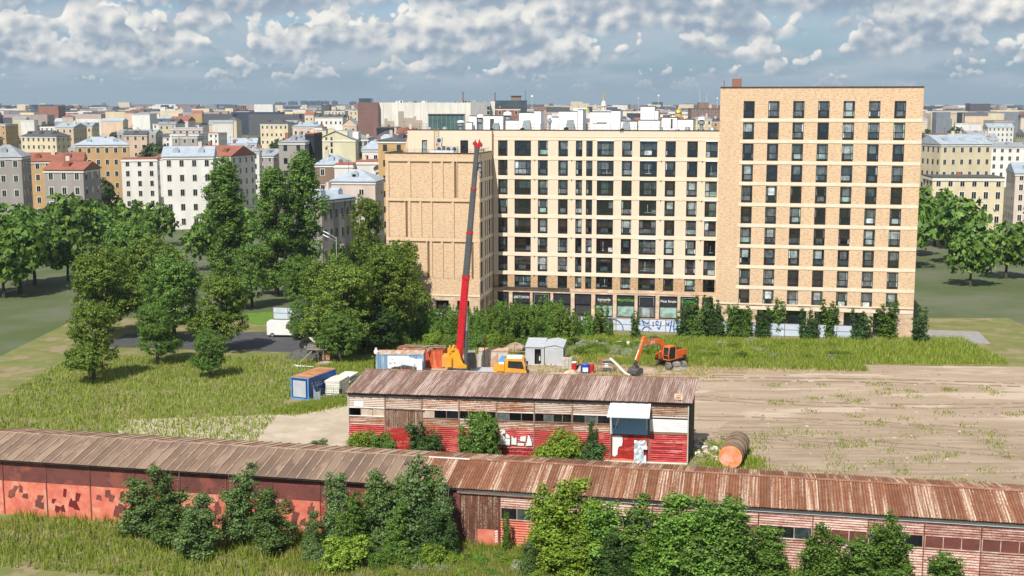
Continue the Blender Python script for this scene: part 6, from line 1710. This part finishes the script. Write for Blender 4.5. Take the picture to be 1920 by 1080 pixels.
def grass(name, label, areas, mat, hmin, hmax, blade=.035):
    """areas: list of (sampler, count)"""
    pts = np.concatenate([f(n) for f, n in areas]); n = len(pts)
    h = RNG.uniform(hmin, hmax, n); a = RNG.uniform(0, 6.283, n); ln = RNG.uniform(.05, .55, n) * h; la = RNG.uniform(0, 6.283, n)
    w_ = blade * RNG.uniform(.7, 1.6, n)
    V = np.empty((n, 3, 3))
    V[:, 0] = np.stack([pts[:, 0] - np.cos(a) * w_, pts[:, 1] - np.sin(a) * w_, np.zeros(n)], 1)
    V[:, 1] = np.stack([pts[:, 0] + np.cos(a) * w_, pts[:, 1] + np.sin(a) * w_, np.zeros(n)], 1)
    V[:, 2] = np.stack([pts[:, 0] + np.cos(la) * ln, pts[:, 1] + np.sin(la) * ln, h], 1)
    me = bpy.data.meshes.new(name)
    me.vertices.add(n * 3); me.vertices.foreach_set('co', V.reshape(-1)); me.loops.add(n * 3); me.loops.foreach_set('vertex_index', np.arange(n * 3, dtype=np.int32))
    me.polygons.add(n); me.polygons.foreach_set('loop_start', np.arange(0, n * 3, 3, dtype=np.int32)); me.polygons.foreach_set('loop_total', np.full(n, 3, dtype=np.int32))
    me.update(calc_edges=True); me.materials.append(MATS[mat])
    return tag(link(name, me), label, 'grass', kind='stuff')


def rect(x0, x1, y0, y1, skew=0.0, clumpy=.0):
    def f(n):
        p = np.stack([RNG.uniform(x0, x1, n), RNG.uniform(y0, y1, n)], 1)
        if clumpy:
            c = np.stack([RNG.uniform(x0, x1, max(4, n // 60)), RNG.uniform(y0, y1, max(4, n // 60))], 1)
            k = RNG.integers(0, len(c), n); p = c[k] + RNG.normal(size=(n, 2)) * clumpy
        p[:, 1] += skew * p[:, 0]; return p
    return f


grass('foreground_grass', 'tall green grass in the foreground before the front sheds', [(rect(-17, 17, 82, 91, -.2), 42000), (rect(-42, 42, 80, 92, -.2), 22000)], 'grass_green', .3, .95, .04)
grass('foreground_dry_grass', 'dry yellow grass patches in the foreground', [(rect(-17, 3, 82, 90, -.15, .45), 26000), (rect(-17, 17, 82, 88, -.15, .3), 9000)], 'grass_dry', .25, .8, .035)
grass('meadow_grass', 'rough green meadow grass before the fence', [(rect(8, 46, 161, 181, -.12), 46000), (rect(-24, 9, 166, 184, -.12), 22000), (rect(46, 66, 160, 178), 12000)], 'grass_green', .3, .9, .055)
grass('meadow_dry_grass', 'yellowed tufts scattered through the meadow and yard', [(rect(9, 46, 160.5, 178, -.12, .7), 16000), (rect(18, 40, 156.5, 160.5, 0, .6), 5000), (rect(-4, 26, 152, 160, 0, .5), 3500)], 'grass_dry', .15, .5, .05)
grass('path_grass', 'green grass strip beside the sandy path', [(lambda n: (lambda t, q: np.stack([-25 + 6.2 * t + q[:, 0], 134.6 + 5.9 * t + q[:, 1]], 1))(RNG.random(n), RNG.normal(size=(n, 2)) * .85), 14000), (rect(-25, -15, 146, 163, 0, .9), 12000), (rect(-60, -26, 120, 165), 26000), (rect(-20, 16, 103, 113.6, -.1), 9000), (rect(12.2, 16.5, 113.2, 114.1, -.12), 2500), (rect(18, 24, 108, 122, 0, .6), 6000)], 'grass_green', .2, .6, .05)
grass('track_grass', 'thin grass tufts over the dry soil at the right', [(rect(18, 60, 106, 126, 0, .7), 4500), (rect(30, 60, 126, 150, 0, .6), 1800)], 'grass_green', .1, .35, .05)

# loose stones and tyre ruts on the dirt
q = MB(); rr = random.Random(55)
for i in range(1500):
    x = rr.uniform(-8, 55); y = rr.uniform(126, 163) if x < 18 else rr.uniform(104, 161)
    if -12 < x < 19 and y < 127: continue
    q.k = 0 if i % 5 else 1; q.rock((x, y, .02), rr.choice([.05, .06, .08, .1, .16]) * rr.uniform(.7, 1.4), i, .6)
tag(q.build('loose_stones', ['rubble', 'sack_beige', 'dry_soil']), 'loose stones and crumbs scattered over the bare yard', 'stones', kind='stuff')
for i, (x0, y0, x1, y1, bow) in enumerate([(17.5, 131.0, 62, 121, 2.2), (17.5, 132.8, 62, 122.8, 2.2), (19, 141, 62, 137, -2.5), (19, 142.8, 62, 138.8, -2.5), (21, 124, 60, 112, 1.5), (21, 125.7, 60, 113.7, 1.5), (-6, 151.5, 30, 153, 1.6), (-6, 153.2, 30, 154.7, 1.6), (20, 150, 62, 147, 1.2), (20, 151.8, 62, 148.8, 1.2)]):
    L_, R_, n = [], [], 60
    for k in range(n + 1):
        t_ = k / n; x = x0 + (x1 - x0) * t_; y = y0 + (y1 - y0) * t_ + bow * math.sin(math.pi * t_) + .12 * math.sin(t_ * 40 + i); hw = .22 + .1 * math.sin(t_ * 31 + i * 2) + rr.uniform(-.05, .05)
        L_.append((x, y + hw, .034 + .002 * i)); R_.append((x, y - hw, .034 + .002 * i))
    mb = MB()
    for k in range(n):
        if (k * 7 + i) % 11 > 1: mb.face([R_[k], R_[k + 1], L_[k + 1], L_[k]])
    tag(mb.build('tyre_rut', 'rut_soil'), 'brown tyre rut pressed into the bare yard', kind='structure')


# ------------------------------------------------------------------ the town behind
def house(label, x0, x1, y, depth, z, wall, roof='flat', rmat='tin_grey', rise=2.5, rz=0.0, floors=4, wins=True, cat='building', name='house', group=None, single=False, chim=1, zbase=0, wmat='pane_dark', cx=None):
    """block with its front at y (local frame centred on the front edge); single: windows as separate parts"""
    L = x1 - x0
    t = thing(name, label, cat, ((x0 + x1) / 2, y, zbase), rz, group)
    a, b = -L / 2, L / 2; z = z - zbase
    if roof == 'gable': z -= rise
    q = MB()
    q.face([(a, 0, 0), (b, 0, 0), (b, 0, z), (a, 0, z)]); q.face([(b, 0, 0), (b, depth, 0), (b, depth, z), (b, 0, z)]); q.face([(a, depth, 0), (a, 0, 0), (a, 0, z), (a, depth, z)]); q.face([(b, depth, 0), (a, depth, 0), (a, depth, z), (b, depth, z)])
    if roof == 'gable': q.face([(a, 0, z), (b, 0, z), (0, 0, z + rise)]); q.face([(b, depth, z), (a, depth, z), (0, depth, z + rise)])
    q.build('wall', wall, t)
    q = MB(); q.box(a - .18, b + .18, -.18, depth + .18, z - .75, z - .35); q.build('cornice', 'town_white' if wall not in ('town_navy', 'town_mauve', 'town_white') else wall, t)
    q = MB(); e = .35
    if roof == 'flat': q.box(a - .05, b + .05, -.05, depth + .05, z + .002, z + .3)
    elif roof == 'gable':      # ridge runs away from the camera
        for s_ in (-1, 1):
            q.hexa([(0, -e, z + rise), (s_ * (L / 2 + e), -e, z - .2), (s_ * (L / 2 + e), depth + e, z - .2), (0, depth + e, z + rise)], [(0, -e, z + rise + .15), (s_ * (L / 2 + e), -e, z - .05), (s_ * (L / 2 + e), depth + e, z - .05), (0, depth + e, z + rise + .15)])
    else:                       # hip / ridge along x
        i_ = min(L, depth) * (.45 if roof == 'hip' else .0)
        A, B_, C, D = (a - e, -e, z), (b + e, -e, z), (b + e, depth + e, z), (a - e, depth + e, z); r1, r2 = (a - e + i_, depth / 2, z + rise), (b + e - i_, depth / 2, z + rise)
        q.face([A, B_, r2, r1]); q.face([C, D, r1, r2]); q.face([B_, C, r2]); q.face([D, A, r1]); q.box(a - e, b + e, -e, depth + e, z - .12, z - .01)
    ro = q.build('roof', rmat, t)
    rr = random.Random(int(abs(x0) * 13 + y))
    if roof in ('ridge', 'hip') and y < 900 and L > 6:
        for k in range(max(1, int(L / 6))):
            xx = a + L * (k + .5) / max(1, int(L / 6)); f_ = .36
            q = MB(); q.prism([(xx - .8, z + rise * f_ * .7), (xx + .8, z + rise * f_ * .7), (xx + .8, z + rise * f_ + .9), (xx, z + rise * f_ + 1.4), (xx - .8, z + rise * f_ + .9)], 'y', depth * .5 * f_ - .4, depth * .45); dm_ = q.build('dormer', rmat, ro)
        q = MB(); q.tube([(a + L * .3, depth * .5, z + rise * .6), (a + L * .3, depth * .5, z + rise + 2.6)], .05, 5); q.box(a + L * .3 - .7, a + L * .3 + .7, depth * .5 - .03, depth * .5 + .03, z + rise + 2.1, z + rise + 2.18); q.build('aerial', 'metal_dark', ro)
    for k in range(chim):
        xx = a + L * rr.uniform(.15, .85); yy = depth * rr.uniform(.35, .65); zc = z + (rise if roof != 'flat' else 0)
        q = MB(); q.box(xx - .5, xx + .5, yy - .35, yy + .35, z + .1, zc + 1.3); q.build('chimney', rr.choice(['town_brick', 'town_cream', 'town_pink']), ro)
    if wins:
        nx = max(2, int(L / 2.9)); ny = floors; fh = z / max(1, ny)
        wm = MB(); wm.box(-.55, .55, -.06, .02, 0, 1.7); allw = MB()
        wmm = wm.mesh('window', wmat) if single else None
        for i in range(nx):
            for j in range(ny):
                xx = a + L * (i + .5) / nx; zz = fh * j + fh * .32
                if single: link('window', wmm, t, (xx, 0, zz))
                else:
                    allw.k = 1; allw.box(xx - .68, xx + .68, -.05, .02, zz - .14, zz + 1.84); allw.k = 0; allw.box(xx - .52, xx - .03, -.08, .02, zz, zz + 1.7); allw.box(xx + .03, xx + .52, -.08, .02, zz + .0, zz + 1.7)
        ns = max(1, int(depth / 3.2))
        for sgn in (-1, 1):
            for i in range(ns):
                for j in range(ny):
                    yy = depth * (i + .5) / ns; zz = fh * j + fh * .32
                    allw.box(sgn * L / 2 - .05, sgn * L / 2 + .05, yy - .5, yy + .5, zz, zz + 1.7)
        allw.k = 0; o = allw.build('window_rows', [wmat, 'town_white'], t); o['kind'] = 'stuff'
    return t


# pale yellow gable house with chimney stacks
t = house('pale yellow gable ended house with few small windows', -66.6, -52.9, 420, 22, 25.3, 'town_yellow', 'gable', 'tin_grey', 2.8, rad(-6), wins=False, chim=0)
for xx, zz in ((-3.2, 21.8), (-1.4, 21.8), (-3.2, 18.4), (-1.4, 17.9), (-1.4, 20.0), (-3.2, 14.8), (-1.4, 14.8)):
    q = MB(); q.box(xx - .35, xx + .35, -.06, .02, zz, zz + 1.5); q.build('window', 'pane_brown', t)
for xx, w_, zz in ((-4.6, 2.6, 25.4), (2.4, 3.4, 25.3), (-1.5, 2.2, 25.9)):
    q = MB(); q.box(xx - w_ / 2, xx + w_ / 2, .2, 1.4, 22, zz); q.build('chimney_wall', 'town_yellow', t)
q = MB(); q.box(5.2, 7.2, 3, 7, 21.5, 25.0); q.build('attic', 'town_white', t)
house('grey sided wing beside the pale yellow house', -52.6, -49.2, 424, 18, 22.6, 'town_grey', 'flat', 'tin_grey', floors=6)
house('dark navy brick house at the left edge', -63.4, -60.6, 380, 16, 25.2, 'town_navy', 'flat', 'tin_red', wins=False, chim=2)
house('grey classic house front at the left edge', -70, -62.2, 372, 14, 23.0, 'town_grey', 'hip', 'tin_grey', 1.4, single=True, floors=6)
house('white stair house behind the pale yellow gable', -71.5, -68.8, 450, 12, 25.8, 'town_white', 'flat', 'tin_grey', wins=False)
house('long white building with dark roof in the distance', -127, -109, 800, 20, 26.4, 'town_white', 'ridge', 'tin_dark', 1.6)
house('cream apartment houses below the far towers', -166, -148, 1100, 25, 28.6, 'town_cream', 'flat', 'tin_grey', floors=7)
house('distant house with an orange red roof', -165, -158, 990, 20, 26.6, 'town_cream', 'ridge', 'tin_red', 2.2)
house('cream corner house left of the brown hall', -131, -124, 1000, 20, 29.3, 'town_cream', 'flat', 'tin_grey', floors=7)
house('peach house with rounded gable left of the brown hall', -95.5, -87.6, 700, 18, 26.4, 'town_peach', 'gable', 'tin_grey', 3.2)
house('blue grey roofed house at the left edge of town', -106, -94, 600, 20, 24.0, 'town_pink', 'hip', 'tin_blue', 1.8)
house('dark navy slab building right of the far trees', -56.7, -48, 520, 16, 24.5, 'town_navy', 'flat', 'tin_dark', wins=False)
house('white walled house with light blue roof before the ochre house', -46, -40.5, 380, 14, 20.6, 'town_white', 'hip', 'tin_blue', 2.4)
house('second light blue roof behind the ochre house', -44.5, -39.8, 410, 14, 22.6, 'town_white', 'hip', 'tin_blue', 1.8)
t = house('ochre plastered house with iron balconies left of the block', -35.8, -24.5, 330, 14, 24.7, 'town_ochre', 'hip', 'tin_dark', 1.2, rad(-8), floors=6, single=True)
for k in range(3):
    q = MB(); q.box(-2.8, 1.6, -1.0, 0, 13.6 + 3.4 * k, 13.75 + 3.4 * k)
    for i in range(9): q.box(-2.8 + i * .54, -2.76 + i * .54, -1.0, -.96, 13.75 + 3.4 * k, 14.7 + 3.4 * k)
    q.box(-2.8, 1.6, -1.0, -.96, 14.7 + 3.4 * k, 14.76 + 3.4 * k); q.build('balcony', 'metal_dark', t)
house('brownish house with red roof behind the ochre one', -41.6, -35.5, 450, 16, 24.0, 'town_pink', 'ridge', 'tin_red', 1.8)
# hip roofed white house and its neighbours
t = house('pinkish white house with light blue hipped tin roof and dormer', -44.2, -33.2, 300, 11, 15.7, 'town_pink', 'hip', 'tin_blue', 2.6, rad(-5), wins=False, chim=0)
for xx in (-3.4, 2.1):
    for zz in (12.3, 8.6, 5.0):
        f = MB(); f.box(xx - .62, xx + .62, -.07, .02, zz, zz + 1.55); wn = f.build('window', 'panel_white', t)
        for d_ in (-.29, .29):
            q = MB(); q.box(xx + d_ - .24, xx + d_ + .24, -.085, -.072, zz + .1, zz + 1.45); q.build('pane', 'pane_dark', wn)
for yy in (1.5, 4.5, 7.5):
    for zz in (12.2, 8.6, 5):
        q = MB(); q.box(5.47, 5.56, yy - .4, yy + .4, zz, zz + 1.8); q.build('window', 'pane_dark', t)
for k in range(5):
    q = MB(); q.box(-4.6 + 2.2 * k, -4.4 + 2.2 * k, -.1, .02, 15.2, 15.5); q.build('eave_vent', 'metal_dark', t)
q = MB(); q.prism([(-.9, 16.6), (.9, 16.6), (.9, 17.3), (0, 17.75), (-.9, 17.3)], 'y', 1.6, 4.5); dm = q.build('dormer', 'tin_blue', t)
q = MB(); q.box(-.45, .45, 1.55, 1.6, 16.7, 17.3); q.build('pane', 'pane_black', dm)
house('white fire wall house behind the hipped roof, left one', -47.7, -42.7, 332, 12, 18.1, 'town_white', 'flat', 'tin_red', wins=False)
t = house('white fire wall house behind the hipped roof, with satellite dish', -42.4, -35.2, 337, 12, 18.7, 'town_white', 'flat', 'tin_red', wins=False)
q = MB(); q.lathe([(0, 0), (.6, .12), (1.0, .4)], 18); o = q.build('satellite_dish', 'galv_light', t, (2.0, -.5, 17.0)); o.rotation_euler = (rad(110), 0, .3)
house('house with broad light blue roof behind the tall tree', -55, -46.6, 345, 14, 17.6, 'town_brown', 'hip', 'tin_blue', 2.6)
# grey street house in shade, running away to the right
t = house('grey shaded house with drainpipes facing the street', -6, 6, 0, 12, 14.6, 'town_grey', 'hip', 'tin_blue', 1.8, 0, wins=False, chim=1)
t.location = (-36.4, 259, 0); t.rotation_euler = (0, 0, rad(62))
for i in range(6):
    for j, zz in enumerate((10.6, 6.6, 2.2)):
        xx = -5.0 + 2.0 * i; f = MB(); f.box(xx - .42, xx + .42, -.05, .02, zz, zz + 2.0); wn = f.build('window', 'tin_grey', t); q = MB(); q.box(xx - .33, xx + .33, -.07, -.052, zz + .1, zz + 1.9); q.build('pane', 'pane_black', wn)
for xx in (-2.0, 2.0, 4.1):
    q = MB(); q.tube([(xx, -.14, 0), (xx, -.14, 14.4)], .1, 6); q.build('drainpipe', 'metal_dark', t)
q = MB(); q.box(-1.2, 1.2, -1.1, 0, 3.9, 4.1); q.prism([(-1.2, 4.1), (1.2, 4.1), (0, 5.0)], 'y', -1.1, 0); q.box(-1.1, -.8, -1.0, -.8, 0, 3.9); q.box(.8, 1.1, -1.0, -.8, 0, 3.9); q.build('porch', 'town_grey', t)

# big white hall with brown end
t = thing('exhibition_hall', 'large white windowless hall with brown left end on the skyline', 'building', (-70, 650, 0))
q = MB(); q.box(-10.6, .2, 0, 40, 0, 35.4); q.build('end_block', 'town_mauve', t)
for z_ in (33, 30.5, 28, 25.5):
    q = MB(); q.box(-10.65, -5, -.08, .0, z_, z_ + .25); q.build('stripe', 'town_brown', t)
q = MB(); q.box(.25, 48.4, 3, 40, 0, 35.3); q.build('wall', 'mall_white', t)
for k in range(12):
    q = MB(); q.box(2.5 + 3.9 * k, 2.62 + 3.9 * k, 2.94, 3.0, 10, 35.2); q.build('joint', 'mall_grey', t)
q = MB(); q.prism([(10.3, 14), (22.8, 14), (22.8, 26.2), (19.6, 26.2), (19.6, 28.2), (18.3, 28.2), (18.3, 27.4), (13.2, 27.4), (13.2, 30.8), (10.3, 30.8)], 'y', 2.86, 2.99); q.build('cladding_patch', 'mall_beige', t)
q = MB(); q.prism([(3.0, 14), (8.2, 14), (8.2, 25.8), (4.6, 25.8), (4.6, 27.0), (3.0, 27.0)], 'y', 2.86, 2.99); q.build('cladding_patch', 'mall_beige', t)
q = MB(); q.box(48.6, 58.5, 0, 40, 0, 35.3); q.build('grey_block', 'mall_grey', t)
q = MB(); q.box(58.6, 61.2, 4, 30, 0, 35.9); q.build('stair_tower', 'mall_white', t)
for k in range(5):
    q = MB(); q.box(57.0, 58.3, -.08, .0, 22 + 2.4 * k, 23.7 + 2.4 * k); q.build('window', 'pane_dark', t)
q = MB(); q.box(-10.4, -3.9, 4, 14, 35.41, 37.5); q.build('penthouse', 'glass_blue', t)
rr = random.Random(31)
for k in range(16):
    a = rr.uniform(8, 57); q = MB(); q.box(a, a + rr.uniform(.6, 2.2), 8, 12, 35.31, 35.31 + rr.uniform(.4, 1.3)); q.build('roof_unit', rr.choice(['galv', 'metal_dark', 'panel_white']), t)
t = thing('glass_pavilion', 'low green glass building before the white hall', 'building', (-30.3, 450, 0))
q = MB(); q.box(0, 12.9, 0, 10, 0, 30.5); q.build('body', 'glass_green', t)
for k in range(9):
    q = MB(); q.box(k * 1.6, k * 1.6 + .1, -.06, 0, 20, 30.5); q.build('mullion', 'galv', t)
q = MB(); q.box(-.2, 13.1, -.3, 10.2, 30.52, 30.8); q.build('roof_edge', 'metal_dark', t)
t = thing('glass_office', 'dark glass office building with roof cabin on the skyline', 'building', (-8.2, 600, 0))
q = MB(); q.box(0, 15.4, 0, 20, 0, 36.2); q.build('body', 'glass_blue', t)
for k in range(3):
    q = MB(); q.box(-.1, 15.5, -.1, 0, 27.2 + 3 * k, 27.7 + 3 * k); q.build('floor_band', 'tin_dark', t)
for k in range(11):
    q = MB(); q.box(k * 1.5, k * 1.5 + .12, -.12, -.0, 22, 36.1); q.build('mullion', 'metal_dark', t)
q = MB(); q.box(7.8, 12.6, 4, 12, 36.21, 38.2); rc = q.build('roof_cabin', 'town_brown', t); q = MB(); q.box(7.4, 13.0, 3.6, 12.4, 38.21, 38.5); q.build('cabin_roof', 'tin_dark', rc)
q = MB(); q.tube([(14.6, 2, 36), (14.6, 2, 41)], .12, 6); q.build('mast', 'metal_dark', t)
house('red brick building below the dark glass office', -7.5, 3.8, 575, 20, 32.4, 'town_brick', 'flat', 'tin_dark', floors=8)
def chimney(label, x, y, z, r, m_='town_brown'):
    t = thing('factory_chimney', label, 'chimney', (x, y, 0)); q = MB(); q.tube([(0, 0, 0), (0, 0, z)], [r * 1.5, r], 12); q.build('shaft', m_, t); q = MB(); q.tube([(0, 0, z), (0, 0, z + r)], r * 1.12, 12); q.build('rim', 'metal_dark', t)
chimney('tall dark factory chimney above the white hall', -59, 1500, 48.5, .9)
chimney('shorter dark chimney left of the glass office', -20.4, 1500, 48, .8)
# golden spire
t = thing('spire_tower', 'slender golden spire over a white cupola on the skyline', 'tower', (184, 2500, 0))
q = MB(); q.box(-9, 9, -9, 9, 0, 24); q.build('base', 'church_yellow', t)
q = MB()
for k in range(8):
    a = k * math.pi / 4; q.tube([(5.2 * math.cos(a), 5.2 * math.sin(a), 24), (5.2 * math.cos(a), 5.2 * math.sin(a), 32)], .7, 6)
q.build('column', 'town_white', t); q = MB(); q.lathe([(4, 24), (4, 32), (6.2, 32), (6.2, 33.2), (5.0, 34), (4.6, 37.5), (3.2, 41), (1.9, 43)], 20); q.build('cupola', 'town_white', t)
q = MB(); q.lathe([(2.6, 43), (1.9, 46), (.6, 64), (0, 67)], 12); q.build('spire', 'gold', t)
q = MB(); q.lathe([(0, 65), (.8, 65.8), (0, 66.6)], 10); q.build('finial', 'gold', t)
# churches
def church(label, x, y, z, r, dome, body):
    t = thing('church', label, 'church', (x, y, 0)); q = MB(); q.box(-r * 2.2, r * 2.2, -r * 1.6, r * 1.6, 0, z * .62); q.build('nave', body, t)
    q = MB(); q.lathe([(r, z * .6), (r, z * .84), (r * 1.1, z * .85), (r * 1.1, z * .87)], 16); q.build('drum', body, t)
    q = MB(); q.lathe([(r * .95, z * .87), (r * 1.15, z * .91), (r * .9, z * .955), (r * .3, z * .985), (r * .12, z * 1.02), (.0, z * 1.05)], 18); q.build('dome', dome, t)
    for s_ in (-1, 1):
        q = MB(); q.lathe([(r * .35, z * .6), (r * .35, z * .72), (r * .5, z * .75), (r * .3, z * .79), (0, z * .83)], 12, (s_ * r * 1.9, 0, 0)); q.build('small_dome', dome, t)
church('yellow church with golden dome near the right skyline', 120.5, 900, 31.6, 2.3, 'gold', 'church_yellow')
t = thing('tent_church', 'green gold tent roofed tower left of the spire', 'church', (90, 1500, 0)); q = MB(); q.box(-4.2, 4.2, -4.2, 4.2, 0, 24); q.build('tower', 'town_peach', t); q = MB(); q.lathe([(4.6, 24), (3.2, 28), (.6, 33.4), (0, 34)], 8); q.build('tent_roof', 'church_green', t)
house('yellow plaster houses near the golden dome', 103.5, 112.5, 700, 14, 26.4, 'town_cream', 'hip', 'tin_grey', 1.5, floors=6)
house('long cream building behind the right roof edge', 86, 100, 720, 16, 25.6, 'town_peach', 'ridge', 'tin_red', 1.6, floors=6)
house('ochre house by the right brick wing', 116, 124, 720, 14, 24.8, 'town_ochre', 'ridge', 'tin_dark', 1.6, floors=6)
t = house('brown brick high block with masts on the right skyline', 158.3, 186, 1100, 20, 31.0, 'town_mauve', 'flat', 'tin_dark', floors=9)
q = MB(); q.box(-6.5, 2.4, 4, 14, 31.2, 36.3); q.build('top_block', 'town_brown', t)
for xx, zz in ((-5.3, 47.4), (.9, 44.6)):
    q = MB()
    for a in (0, 2.1, 4.2): q.tube([(xx + .7 * math.cos(a), 8 + .7 * math.sin(a), 36), (xx, 8, zz)], .12, 5)
    for k in range(6): q.tube([(xx - .5 + .08 * k, 8, 37 + 1.5 * k), (xx + .5 - .08 * k, 8, 37.6 + 1.5 * k)], .07, 4)
    q.build('mast', 'lamp_grey', t)
for x, y, z_, lb in ((203, 2000, 46, 'thin radio mast left of the church'), (141, 1200, 44, 'thin pale radio mast before the golden dome'), (247, 1500, 43, 'thin radio mast at the right edge of the skyline'), (16, 1000, 42, 'thin mast right of the glass office')):
    t = thing('radio_mast', lb, 'mast', (x, y, 0)); q = MB(); q.tube([(0, 0, 0), (0, 0, z_)], [.5, .22], 6); q.build('shaft', 'lamp_grey', t); q = MB(); q.box(-.8, .8, -.3, .3, z_ - 1.6, z_ - .2); q.build('antenna', 'panel_white', t)
# far towers
ft = 'blue grey tower blocks on the left horizon'
for i, (a, b, zt) in enumerate([(568, 580, 50), (582, 591, 49.5), (593, 607, 50), (609, 619, 49.5), (626, 635, 50), (658, 670, 47), (545, 560, 48), (520, 538, 44)]):
    x0_, x1_ = (a - 960) / 2310 * 5000, (b - 960) / 2310 * 5000
    t = thing('tower_block', 'hazy blue tower block on the left horizon', 'tower block', ((x0_ + x1_) / 2, 5000, 0), 0, ft)
    h_ = (x1_ - x0_) / 2; q = MB(); q.box(-h_, h_, 0, 30, 0, zt); q.build('body', 'tower_blue', t)
    q = MB(); q.box(-h_ * .25, h_ * .25, 8, 20, zt, zt + 2.2); q.build('lift_house', 'tower_blue', t)
for i in range(4):
    t = thing('tower_block', 'pinkish far slab block left of the right skyline', 'tower block', (290 + i * 9.5, 3000, 0), 0, 'pinkish slab blocks on the skyline'); q = MB(); q.box(-4, 4, 0, 12, 0, 36.4); q.build('body', 'tower_pink', t); q = MB(); q.box(-3.5, 3.5, -.3, 0, 20, 35); q.build('window_field', 'tower_grey', t)

# rest of the near town: separate houses
rr = random.Random(99); WALLS = ['town_cream', 'town_yellow', 'town_pink', 'town_white', 'town_grey', 'town_peach', 'town_ochre', 'town_cream', 'town_white']
taken = [(-70, -20, 250, 470), (-12, 8, 560, 660), (-84, 0, 630, 720), (-16, 82, 180, 240)]
cnt = 0; tries = 0
while cnt < 150 and tries < 3000:
    tries += 1
    y = 300 * (4.6 ** rr.random()); x = rr.uniform(-.44, .44) * y; L = rr.uniform(9, 22); dp = rr.uniform(10, 18)
    if any(a - L < x < b + L and c - dp - 6 < y < d for a, b, c, d in taken): continue
    taken.append((x - L * .6, x + L * .6, y - 4, y + dp + 6)); cnt += 1
    z_ = rr.uniform(13, 20) + min(5.5, (y - 300) / 160)
    wl_, kd_, rm_ = rr.choice(WALLS), rr.choice(['ridge', 'hip', 'ridge', 'flat']), rr.choice(['tin_grey', 'tin_blue', 'tin_red', 'tin_dark', 'tin_grey'])
    lb_ = '%s town house with %s %s roof %s' % (wl_[5:], {'tin_grey': 'grey', 'tin_blue': 'light blue', 'tin_red': 'red', 'tin_dark': 'dark'}[rm_], {'ridge': 'ridged', 'hip': 'hipped', 'flat': 'flat'}[kd_],
                                                ('far left beyond the tall trees' if x < -.19 * y else 'right behind the brick wing' if x > .16 * y else 'behind the apartment block' if x > -.09 * y else 'left of the brick wing') + (', nearer row' if y < 500 else ', middle distance' if y < 850 else ', far off'))
    house(lb_, x - L / 2, x + L / 2, y, dp, z_, wl_, kd_, rm_, rr.uniform(1.6, 3.2), rr.uniform(-.3, .3), floors=5, wins=y < 900, group='town houses among the distant roofs', chim=1 if y < 700 else 0)
# far trees between the roofs
for i, (x, y, s_) in enumerate([(-76, 560, 1.5), (-71, 570, 1.6), (-66, 560, 1.6), (-86, 640, 1.6), (-93, 650, 1.5), (-100, 655, 1.6), (-62, 552, 1.7), (-58, 548, 1.5), (-115, 620, 1.5), (-119, 640, 1.5), (-108, 660, 1.4), (-45, 505, 1.4), (-40, 500, 1.4), (100, 780, 1.7), (108, 800, 1.7), (128, 820, 1.8), (-50, 400, 1.2), (-54, 362, 1.1)] ):
    plant('far_tree', 'dark green tree between the distant roofs', 'tree', FARB, (x, y), (s_, s_, s_ * 1.25), i * 1.1, None, 'trees between the distant roofs')
for i in range(40):
    y = 215 + 90 * rr.random(); x = rr.choice([-1, 1]) * rr.uniform(58, 130)
    if x > 0 and x < 75: continue
    s_ = rr.uniform(1.0, 1.5); plant('far_tree', 'green tree in the park beyond the edges of the yard', 'tree', FARB, (x, y), (s_, s_, s_ * 1.1), i, 'leaf_mid', 'park trees beyond the yard')
for i in range(60):
    y = 320 * (5 ** rr.random()); x = rr.uniform(-.44, .44) * y
    if any(a < x < b and c < y < d for a, b, c, d in taken): continue
    s_ = rr.uniform(1.1, 1.8); plant('far_tree', 'dark green tree between the distant roofs', 'tree', FARB, (x, y), (s_, s_, s_ * 1.1), i, None, 'trees between the distant roofs')
# the mass of the far city
q = MB(); mats = ['tower_grey', 'town_cream', 'town_white', 'tower_pink', 'tower_blue', 'tin_dark', 'town_brick']
for i in range(3000):
    y = 1400 * (5.2 ** rr.random()); x = rr.uniform(-.46, .46) * y; L = rr.uniform(12, 60) * (1 if y < 3500 else 1.3); z_ = rr.uniform(15, 27) if y < 3000 else rr.uniform(18, 36)
    if rr.random() < .05: z_ += rr.uniform(4, 12); L *= .5
    q.k = rr.choices(range(7), [3, 3, 2, 2, 3, 2, 1])[0]; q.box(x - L / 2, x + L / 2, y, y + rr.uniform(12, 25), 0, z_)
tag(q.build('far_city', mats), 'hazy mass of far city roofs along the horizon', 'city', kind='stuff')
q = MB()
for i in range(26):
    y = 1500 + 4500 * rr.random(); x = rr.uniform(-.46, .46) * y; q.v += [(x + rr.uniform(-1, 1) * 70 * math.cos(k * .7), y + rr.uniform(0, 1) * 60, 0 if k < 4 else rr.uniform(16, 24)) for k in range(8)] and []
    for k in range(40): q.rock((x + rr.gauss(0, 45), y + rr.gauss(0, 20), rr.uniform(8, 18)), rr.uniform(4, 8), i * 40 + k, .8)
tag(q.build('far_woods', 'leaf_far'), 'dark strips of far trees along the horizon', 'woods', kind='stuff')

# ------------------------------------------------------------------ air
m = bpy.data.materials.new('haze_air'); m.use_nodes = True; T = NT(m.node_tree); T.n.clear()
pv_ = T.n.new('ShaderNodeVolumePrincipled'); pv_.inputs['Color'].default_value = (.70, .82, .94, 1); pv_.inputs['Density'].default_value = .00009; pv_.inputs['Anisotropy'].default_value = .2
om = T.n.new('ShaderNodeOutputMaterial'); T.l.new(pv_.outputs[0], om.inputs['Volume']); MATS['haze_air'] = m
q = MB(); q.box(-8900, 8900, -150, 9500, -1.2, 110)
hz_ = tag(q.build('haze', 'haze_air'), 'thin blue haze in the air over the whole place', 'haze', kind='stuff')
bpy.context.view_layer.update()
